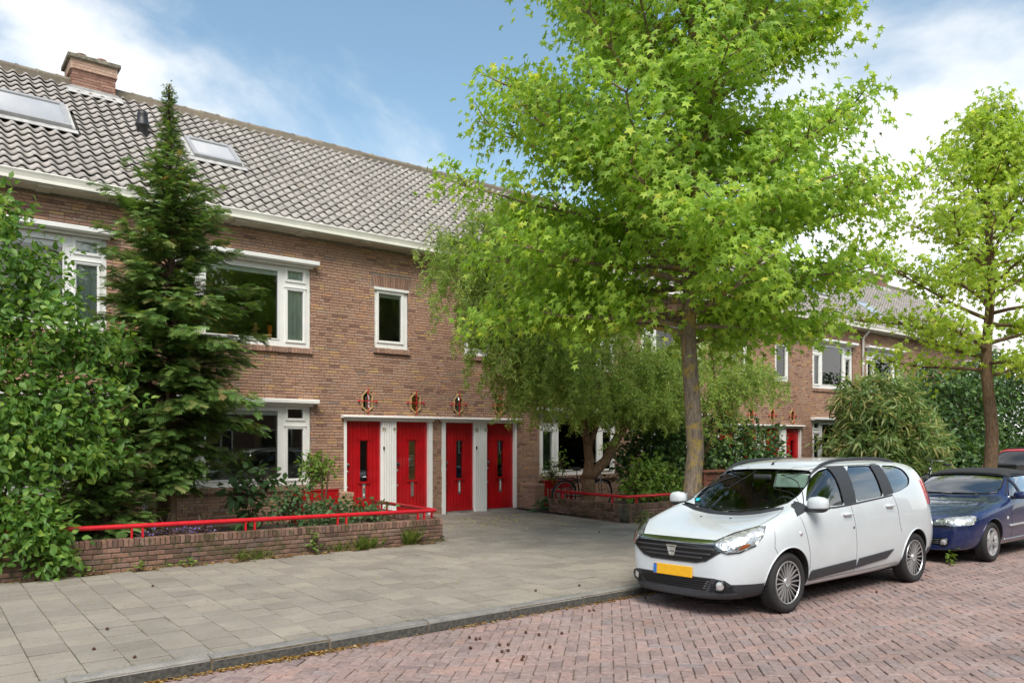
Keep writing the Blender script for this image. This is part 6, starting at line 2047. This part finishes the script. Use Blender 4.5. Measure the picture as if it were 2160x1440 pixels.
# dark evergreens and the bright shrub in the right garden
shrub('laurel_bush', (15.0, 12.6, GZ), [((14.0, 12.7, 1.3), (.9, .6, 1.0), 420), ((15.2, 12.6, 1.4), (1.0, .7, 1.15), 520), ((16.4, 12.2, 1.35), (1.0, .7, 1.1), 520), ((17.4, 11.9, 1.25), (.8, .7, 1.0), 380), ((14.4, 12.9, 2.3), (.9, .6, .7), 260)], 'ovate', (.09, .14), 'laurel',
      'dense dark evergreen bush between the big tree trunk and the distant red door', 'shrub', seed=31, stems=8, per=5, spread=.10)
shrub('forsythia_bush', (13.0, 11.7, GZ), [((12.6, 11.6, .80), (.45, .35, .35), 110), ((13.25, 11.6, .85), (.50, .35, .40), 140), ((13.8, 11.4, .65), (.35, .3, .3), 70), ((12.9, 11.7, 1.2), (.35, .3, .25), 60)], 'ovate', (.075, .12), 'bright',
      'bright green leafy shrub above the wall beside the big tree trunk', 'shrub', seed=33, stems=7, per=4, nobj=150, spread=.09, bark='twig')
shrub('climber', (12.35, 14.0, GZ), [((12.2, 14.05, 1.0), (.25, .15, .22), 40), ((12.5, 14.1, 1.25), (.14, .1, .22), 22)], 'ovate', (.06, .09), 'bright', 'small yellow-green climber by the lower window behind the bicycle', 'plant', seed=35, stems=3, per=3, bark='twig', stem_r=.008)
shrub('bamboo_bush', (24.6, 12.2, GZ), [((24.4, 12.0, 1.5), (1.9, 1.6, 1.4), 900), ((24.4, 12.2, 2.9), (1.4, 1.2, 1.0), 500), ((23.6, 11.6, 1.0), (1.2, .9, .9), 300), ((25.6, 11.9, 1.6), (1.3, 1.1, 1.2), 350)], 'long', (.28, .48), 'bamboo',
      'large pale straw-green bamboo in the garden behind the white car roof', 'shrub', seed=37, stems=14, per=5, nobj=300, droop=.45, jitter=.6, spread=.06, bark='twig', shell=.75)
shrub('hedge', (31, 12.3, GZ), [((28.6, 12.6, 1.5), (1.5, 1.0, 1.7), 500), ((31.0, 12.4, 2.0), (2.0, 1.3, 2.2), 800), ((34.0, 12.0, 2.2), (2.2, 1.6, 2.4), 800), ((30.0, 12.8, 3.6), (1.6, 1.1, 1.0), 350), ((33.5, 12.5, 4.0), (2.0, 1.4, 1.2), 450), ((37.5, 11.5, 2.2), (2.5, 1.8, 2.6), 700), ((29.5, 11.4, .9), (1.6, .7, .9), 350), ((33, 11.0, 1.0), (2, .8, 1.0), 400)], 'ovate', (.13, .20), 'laurel',
      'high dark green hedge at the right behind the blue cabriolet', 'hedge', seed=39, stems=9, per=5, spread=.14)
shrub('hedge', (41, 9.8, GZ), [((41, 10.0, 2.0), (2.6, 2.2, 2.3), 500), ((46, 9.0, 2.2), (3, 2.6, 2.6), 500), ((52, 8.0, 2.6), (4, 3, 3.0), 450)], 'ovate', (.2, .3), 'laurel', 'far end of the dark hedge closing the street at the right', 'hedge', seed=41, stems=5, per=4, spread=.2)

# street trees of the opposite side (mirrored in the panes)
def copy_tree(o, loc, label):
    c = o.copy(); c.location = loc; COL.objects.link(c); c['label'] = label
    for ch in o.children:
        k = ch.copy(); k.parent = c; k.matrix_parent_inverse = ch.matrix_parent_inverse.copy(); COL.objects.link(k)
    return c
copy_tree(tree2, (12.5, -5.4, .2), 'street tree across the road, left one, only mirrored in the windows')
copy_tree(tree1, (19.5, -5.6, .2), 'street tree across the road, right one, only mirrored in the windows')
# ------------------------------------------------------------------ bicycles
M['bike_black'] = simple('black_bike_paint', (.012, .012, .014), .3)
M['bike_silver'] = simple('silver_bike_paint', (.45, .46, .47), .3, metal=.6)
def bicycle(loc, rz, label, frame_mat='bike_black', fork_mat='bike_silver', lean=.12):
    B = empty('bicycle', loc); B.rotation_euler = (lean, 0, rz)
    tag(B, label, 'bicycle', 'bicycles parked in the gardens')
    def part(mb, name, mat, parent=None, smooth=True):
        o = bpy.data.objects.new(name, mb.mesh(name, M[mat], smooth)); COL.objects.link(o); o.parent = parent or B; return o
    r = .335
    for x in (-.54, .56):
        w = part(MB().tube([(x + r * math.cos(a), 0, .345 + r * math.sin(a)) for a in np.linspace(0, 2 * math.pi, 41)], .018, 8, cap=False), 'wheel', 'rubber')
        part(MB().tube([(x + (r - .026) * math.cos(a), 0, .345 + (r - .026) * math.sin(a)) for a in np.linspace(0, 2 * math.pi, 41)], .011, 6, cap=False), 'rim', 'bike_silver', w)
        sp_ = MB()
        for k in range(24):
            a = 2 * math.pi * k / 24
            sp_.tube([(x, .03 * (-1) ** k, .345), (x + (r - .03) * math.cos(a), 0, .345 + (r - .03) * math.sin(a))], .0016, 4, cap=False)
        part(sp_, 'spokes', 'bike_silver', w)
        part(MB().lathe([(0, -.05), (.022, -.05), (.022, .05), (0, .05)], 10, Matrix.Translation((x, 0, .345)) @ Matrix.Rotation(R(90), 4, 'X')), 'hub', 'bike_silver', w)
        V, F = [], []
        for i, a in enumerate(np.linspace(R(20 if x < 0 else 35), R(200 if x < 0 else 170), 17)):
            for dy, dr in ((-.03, .028), (0, .040), (.03, .028)): V.append((x + (r + dr) * math.cos(a), dy, .345 + (r + dr) * math.sin(a)))
        for i in range(16):
            for k in range(2): F.append((i * 3 + k, i * 3 + k + 1, i * 3 + k + 4, i * 3 + k + 3))
        part(MB().add(V, F), 'mudguard', 'bike_black')
    fr = MB()
    fr.tube([(.42, 0, .95), (.45, 0, .80)], .02, 10)
    dn = [Vector((.44, 0, .82)).lerp(Vector((-.08, 0, .30)), t) + Vector((0, 0, -.12 * math.sin(math.pi * t))) for t in np.linspace(0, 1, 9)]
    fr.tube(dn, .019, 10)
    dn2 = [Vector((.43, 0, .88)).lerp(Vector((-.14, 0, .46)), t) + Vector((0, 0, -.12 * math.sin(math.pi * t))) for t in np.linspace(0, 1, 9)]
    fr.tube(dn2, .014, 8)
    fr.tube([(-.08, 0, .30), (-.20, 0, .78)], .017, 10)
    for sy in (-.05, .05):
        fr.tube([(-.08, sy * .5, .30), (-.54, sy, .345)], .010, 6); fr.tube([(-.18, sy * .4, .68), (-.54, sy, .345)], .009, 6)
    part(fr, 'frame', frame_mat)
    fk = MB()
    for sy in (-.05, .05): fk.tube([(.45, sy * .8, .80), (.50, sy, .58), (.56, sy, .345)], .011, 8)
    part(fk, 'fork', fork_mat)
    part(MB().tube([(-.20, 0, .76), (-.235, 0, .93)], .012, 8), 'seat_post', 'bike_silver')
    sd = MB().add(*egg(-.25, 0, .955, .13, .085, .035)); part(sd, 'saddle', 'bike_black')
    hb = MB().tube([(.41, 0, .95), (.39, 0, 1.08)], .012, 8)
    hb.tube([(.20, -.27, 1.10), (.30, -.26, 1.10), (.40, -.16, 1.10), (.40, 0, 1.09), (.40, .16, 1.10), (.30, .26, 1.10), (.20, .27, 1.10)], .011, 8)
    ho = part(hb, 'handlebar', 'bike_silver')
    part(MB().tube([(.13, -.27, 1.10), (.24, -.265, 1.10)], .017, 8).tube([(.13, .27, 1.10), (.24, .265, 1.10)], .017, 8), 'grip', 'bike_black', ho)
    ck = MB().lathe([(.09, -.004), (.095, 0), (.09, .004), (.06, .004), (.06, -.004)], 24, Matrix.Translation((-.08, -.045, .30)) @ Matrix.Rotation(R(90), 4, 'X'))
    ck.tube([(-.08, -.06, .30), (.04, -.06, .19)], .009, 6).box(.0, .09, -.13, -.065, .178, .20)
    ck.tube([(-.08, .05, .30), (-.20, .05, .41)], .009, 6).box(-.25, -.16, .06, .12, .40, .42)
    part(ck, 'crank', 'bike_silver')
    rk = MB()
    for sy in (-.06, 0, .06): rk.tube([(-.24, sy, .735), (-.80, sy, .735)], .007, 6)
    for xx in (-.30, -.55, -.80): rk.tube([(xx, -.06, .735), (xx, .06, .735)], .007, 6)
    for sy in (-.065, .065): rk.tube([(-.56, sy, .345), (-.66, sy, .735)], .006, 6)
    part(rk, 'carrier', 'bike_black')
    part(MB().lathe([(0, 0), (.04, .01), (.045, .05), (.02, .08), (0, .085)], 12, Matrix.Translation((.50, 0, .84)) @ Matrix.Rotation(R(-90), 4, 'Y')), 'lamp', 'bike_silver')
    return B
bicycle((12.42, 13.25, GZ), R(-4), 'black city bicycle leaning behind the willow trunk and the right wall')
bicycle((24.2, 10.35, zpav(10.35)), R(165), 'black bicycle half hidden between the bamboo and the blue cabriolet', lean=-.1)

# ------------------------------------------------------------------ garden odds and ends
M['crate'] = simple('red_brown_timber', (.16, .055, .03), .7, var=.4, vscale=12)
cr = empty('timber_planter', (14.9, 11.5, GZ)); tag(cr, 'red-brown timber planter half hidden behind the big tree trunk', 'planter')
for k in range(5):
    MB().cbox(14.35, 15.6, 11.28, 11.32, GZ + .17 * k, GZ + .17 * k + .155, .006).build('board', M['crate'], cr)
for x in (14.4, 15.55): MB().cbox(x - .04, x + .04, 11.24, 11.279, GZ, GZ + .9, .006).build('post', M['crate'], cr)
MB().cbox(14.3, 15.65, 11.2, 11.75, GZ + .86, GZ + .90, .008).build('ledge', M['crate'], cr)
bn = empty('wheelie_bin', (24.9, 8.75, zpav(8.75))); tag(bn, 'dark grey wheelie bin beyond the blue cabriolet beside the red car', 'bin')
z_ = zpav(8.75)
MB().add([(24.65, 8.50, z_ + .06), (25.15, 8.50, z_ + .06), (25.15, 9.00, z_ + .06), (24.65, 9.00, z_ + .06), (24.60, 8.43, z_ + .95), (25.20, 8.43, z_ + .95), (25.20, 9.07, z_ + .95), (24.60, 9.07, z_ + .95)],
         [(0, 3, 2, 1), (0, 1, 5, 4), (1, 2, 6, 5), (2, 3, 7, 6), (3, 0, 4, 7)]).build('body', M['black'], bn)
MB().cbox(24.58, 25.22, 8.41, 9.11, z_ + .955, z_ + 1.03, .025).build('lid', M['black'], bn)
for x in (24.68, 25.12): MB().lathe([(0, -.03), (.09, -.03), (.1, 0), (.09, .03), (0, .03)], 14, Matrix.Translation((x, 9.05, z_ + .1)) @ Matrix.Rotation(R(90), 4, 'Y')).build('wheel', M['rubber'], bn)

# ------------------------------------------------------------------ weeds, litter, seed balls
def tuft(name, loc, n, h, spread, label, mat='grass', seed=1, group='weeds along the foreground wall', kind='blade'):
    ng = np.random.default_rng(seed)
    T = empty(name, loc); tag(T, label, 'weed', group)
    P = np.array(loc) + ng.normal(0, spread, (n, 3)) * np.array([1, .45, 0])
    a = ng.uniform(0, 2 * math.pi, n); e = ng.uniform(.65, 1.45, n)
    d = np.stack([np.cos(a) * np.cos(e), -np.abs(np.sin(a)) * np.cos(e) * .8, np.sin(e)], 1)
    N = np.stack([-np.cos(a) * np.sin(e), -np.sin(a) * np.sin(e), np.cos(e)], 1) * -1
    scatter('blades', kind, P, d, N, ng.uniform(h * .45, h, n), mat, T)
wy_ = 10.775
def wl(x, y=None): return (x, wy_ if y is None else y, zpav(wy_))
tuft('grass_tuft', wl(5.55), 210, .26, .10, 'thick grass tuft at the wall foot below the red gate', seed=1)
tuft('grass_tuft', wl(6.35), 110, .34, .055, 'upright straw-tipped grass tuft near the right end of the foreground wall', seed=2)
tuft('grass_tuft', wl(5.15), 70, .22, .10, 'thin grass left of the thick tuft at the wall foot', seed=3)
tuft('grass_tuft', wl(3.75), 110, .24, .16, 'straggling grass at the wall foot under the middle of the rail', seed=4)
tuft('grass_tuft', wl(6.85), 60, .10, .10, 'short grass at the very corner of the foreground wall', seed=5)
tuft('grass_tuft', wl(2.75), 50, .12, .12, 'small grass patch at the wall foot below the violet flowers', seed=6)
def weed(loc, n, h, label, seed, size=(.05, .08), wide=.07, mat='bright'):
    ng = np.random.default_rng(seed)
    T = empty('weed_plant', loc); tag(T, label, 'weed', 'weeds along the foreground wall')
    MB().tube([(loc[0], loc[1], loc[2]), (loc[0] + .01, loc[1] - .01, loc[2] + h * .5), (loc[0] - .01, loc[1], loc[2] + h)], [.006, .004, .002], 5).build('stem', M['twig'], T)
    t = ng.random(n)
    P = np.array(loc) + np.stack([ng.normal(0, wide, n) * (1.1 - t), -np.abs(ng.normal(0, wide * .6, n)), t * h + .01], 1)
    Q = np.stack([ng.normal(0, 1, n), -np.abs(ng.normal(0, .8, n)), ng.normal(0, .3, n)], 1)
    scatter('leaves', 'ovate', P, Q, np.stack([ng.normal(0, .3, n), -np.ones(n) * .5, np.ones(n)], 1), ng.uniform(*size, n), mat, T, nobj=min(n, 40))
weed(wl(4.72), 26, .30, 'upright leafy weed against the foreground wall', 1)
weed(wl(2.35), 16, .12, 'small leafy weed at the wall foot left of the rail post', 2, (.03, .06))
weed(wl(2.95), 26, .10, 'spreading low weed at the wall foot under the cypress', 3, (.03, .06), .13)
weed(wl(1.75), 24, .10, 'low weed at the wall foot beside the hanging shrub branch', 4, (.03, .06), .14)
weed((11.7, 10.72, zpav(10.7)), 70, .22, 'yellow-flowered weed patch at the corner of the right garden wall', 5, (.04, .08), .22)
weed((11.55, 13.75, zpav(13.7)), 40, .28, 'leafy dock plant below the dark red gate', 6, (.10, .18), .22, 'rose')
weed((12.0, 5.0, zst(5.0)), 26, .24, 'upright weed growing beside the front wheel of the blue cabriolet', 7, (.06, .10), .07)

def litter(name, pts, size, mat, label, seed, kind='ovate'):
    ng = np.random.default_rng(seed); n = len(pts)
    a = ng.uniform(0, 2 * math.pi, n)
    tip = np.stack([np.cos(a), np.sin(a), ng.normal(0, .15, n)], 1)
    N = np.stack([ng.normal(0, .25, n), ng.normal(0, .25, n), np.ones(n)], 1)
    o = scatter(name, kind, pts, tip, N, ng.uniform(*size, n), mat, None)
    tag(o, label, 'litter', kind='stuff'); return o
ng = np.random.default_rng(77)
cl = np.concatenate([ng.uniform(-1, 9, 26), 1.0 + 2.2 * ng.random(16), np.array([4.3, 5.6, 6.2])])
x = np.concatenate([np.repeat(cl, 34) + ng.normal(0, .13, 34 * len(cl)), ng.uniform(-1, 9, 320)])
n = len(x)
y = KERB_Y - np.abs(ng.normal(0, .04, n)) - .004
litter('fallen_leaves', np.stack([x, y, zst(y) + .010 + .012 * ng.random(n)], 1), (.010, .040), 'dry', 'dry leaves and husks lying along the kerb', 1)
n = 900
x = ng.uniform(-1, 7.0, n); y = 10.79 - np.abs(ng.normal(0, .07, n))
litter('fallen_leaves', np.stack([x, y, zpav(y) + .008 * ng.random(n)], 1), (.012, .045), 'dry', 'dry straw and leaf bits along the foot of the foreground wall', 2)
n = 420
x = 9.6 + 1.0 * ng.normal(0, 1, n); y = 13.4 - np.abs(ng.normal(0, 1.1, n))
k_ = (x > 7.3) & (x < 11.3) & (y > 10)
litter('fallen_leaves', np.stack([x, y, zpav(y) + .005], 1)[k_], (.02, .055), 'yellow', 'yellow willow leaves scattered on the paving in front of the red doors', 3)
n = 260
x = ng.uniform(0, 9, n); y = ng.uniform(6.5, 10.6, n)
litter('fallen_leaves', np.stack([x, y, zpav(y) + .005], 1), (.01, .03), 'dry', 'stray leaf crumbs across the grey pavement', 4)
n = 900
x = ng.uniform(.5, 14, n); y = ng.uniform(2.0, 6.1, n)
litter('fallen_leaves', np.stack([x, y, zst(y) + .006], 1), (.006, .022), 'dry', 'small husks strewn over the street clinkers', 5)
# moss and seedlings in the joints
P = []
jx = pv[ng.integers(0, len(pv), 1500)]
for p in jx:
    if ng.random() < .75:
        P.append(p[None] + np.stack([ng.normal(0, .035, 6), ng.normal(0, .035, 6), np.full(6, .002)], 1) + np.array([.05, .05, 0]))
P = np.concatenate(P)
o = scatter('joint_moss', 'blade', P, np.stack([ng.normal(0, .6, len(P)), ng.normal(0, .6, len(P)), np.full(len(P), .5)], 1), np.stack([ng.normal(0, .5, len(P)), ng.normal(0, .5, len(P)), np.ones(len(P))], 1), ng.uniform(.015, .04, len(P)), 'grass', None)
tag(o, 'sparse grass and moss sprouting in the street joints', 'grass', kind='stuff')
P = []
for k in range(420):
    i = ng.integers(-3, 26); xx = (i + .5) * T; yy = KERB_Y + .13 + (10.6 - KERB_Y) * ng.random() ** 1.6
    P.append(np.stack([xx + ng.normal(0, .006, 5), yy + ng.normal(0, .05, 5), np.full(5, zpav(yy) - .004)], 1))
for k in range(160):
    xx = ng.uniform(-1, 9)
    P.append(np.stack([xx + ng.normal(0, .05, 6), np.full(6, KERB_Y + .124) + ng.normal(0, .006, 6), np.full(6, zpav(6.4) - .004)], 1))
P = np.concatenate(P)
o = scatter('joint_moss', 'blade', P, np.stack([ng.normal(0, .6, len(P)), ng.normal(0, .6, len(P)), np.full(len(P), .5)], 1), np.stack([ng.normal(0, .5, len(P)), ng.normal(0, .5, len(P)), np.ones(len(P))], 1), ng.uniform(.012, .035, len(P)), 'grass', None)
tag(o, 'moss and tiny grass in the pavement joints', 'grass', kind='stuff')
# woody seed balls under the big tree
M['ball'] = simple('brown_seed_ball', (.085, .035, .02), .9, var=.5, vscale=90, bump=.8, bscale=200)
bb = MB(); nb_ = 10
V, F = [], []
for i in range(7):
    t = -math.pi / 2 + math.pi * i / 6
    for k in range(nb_):
        a = 2 * math.pi * k / nb_; rr = .0135 * (1 + .16 * ((i + k) % 2))
        V.append((rr * math.cos(t) * math.cos(a), rr * math.cos(t) * math.sin(a), rr * math.sin(t) * .92))
for i in range(6):
    for k in range(nb_): F.append((i * nb_ + k, i * nb_ + (k + 1) % nb_, (i + 1) * nb_ + (k + 1) % nb_, (i + 1) * nb_ + k))
bme = bb.add(V, F).mesh('seed_ball', M['ball'])
def px_ground(px, py, zf):
    z = 0.0
    for _ in range(4):
        Z = 1636 * (CAM_H - z) / (py - 930); X = (px - 1080) / 1636 * Z
        p = FWD * Z + RGT * X; z = zf(p[1])
    return (p[0], p[1], z)
spots = [(1004, 1349), (1012, 1349), (990, 1346), (992, 1368), (1054, 1362), (1072, 1361), (1059, 1376), (1072, 1374), (1104, 1387), (1101, 1393), (1049, 1395), (1185, 1337), (1109, 1335), (1137, 1340), (1160, 1366), (1253, 1289), (1243, 1290), (1227, 1276), (1290, 1268), (1362, 1262), (1849, 1250), (2004, 1192)]
for (px_, py_) in spots:
    o = bpy.data.objects.new('seed_ball', bme); g = px_ground(px_, py_, zst)
    o.location = (g[0], g[1], g[2] + .0125); o.rotation_euler = (random.random() * 6, random.random() * 6, 0); COL.objects.link(o)
    tag(o, 'small brown woody seed ball lying on the street clinkers', 'seed ball', 'seed balls on the street')
for (px_, py_) in [(198, 1371), (284, 1388), (322, 1237), (226, 1328), (1222, 1236), (1130, 1247), (1264, 1123), (935, 1132)]:
    o = bpy.data.objects.new('seed_ball', bme); g = px_ground(px_, py_, zpav)
    o.location = (g[0], g[1], g[2] + .0125); o.rotation_euler = (random.random() * 6, random.random() * 6, 0); COL.objects.link(o)
    tag(o, 'small brown woody seed ball lying on the grey pavement', 'seed ball', 'seed balls on the pavement')
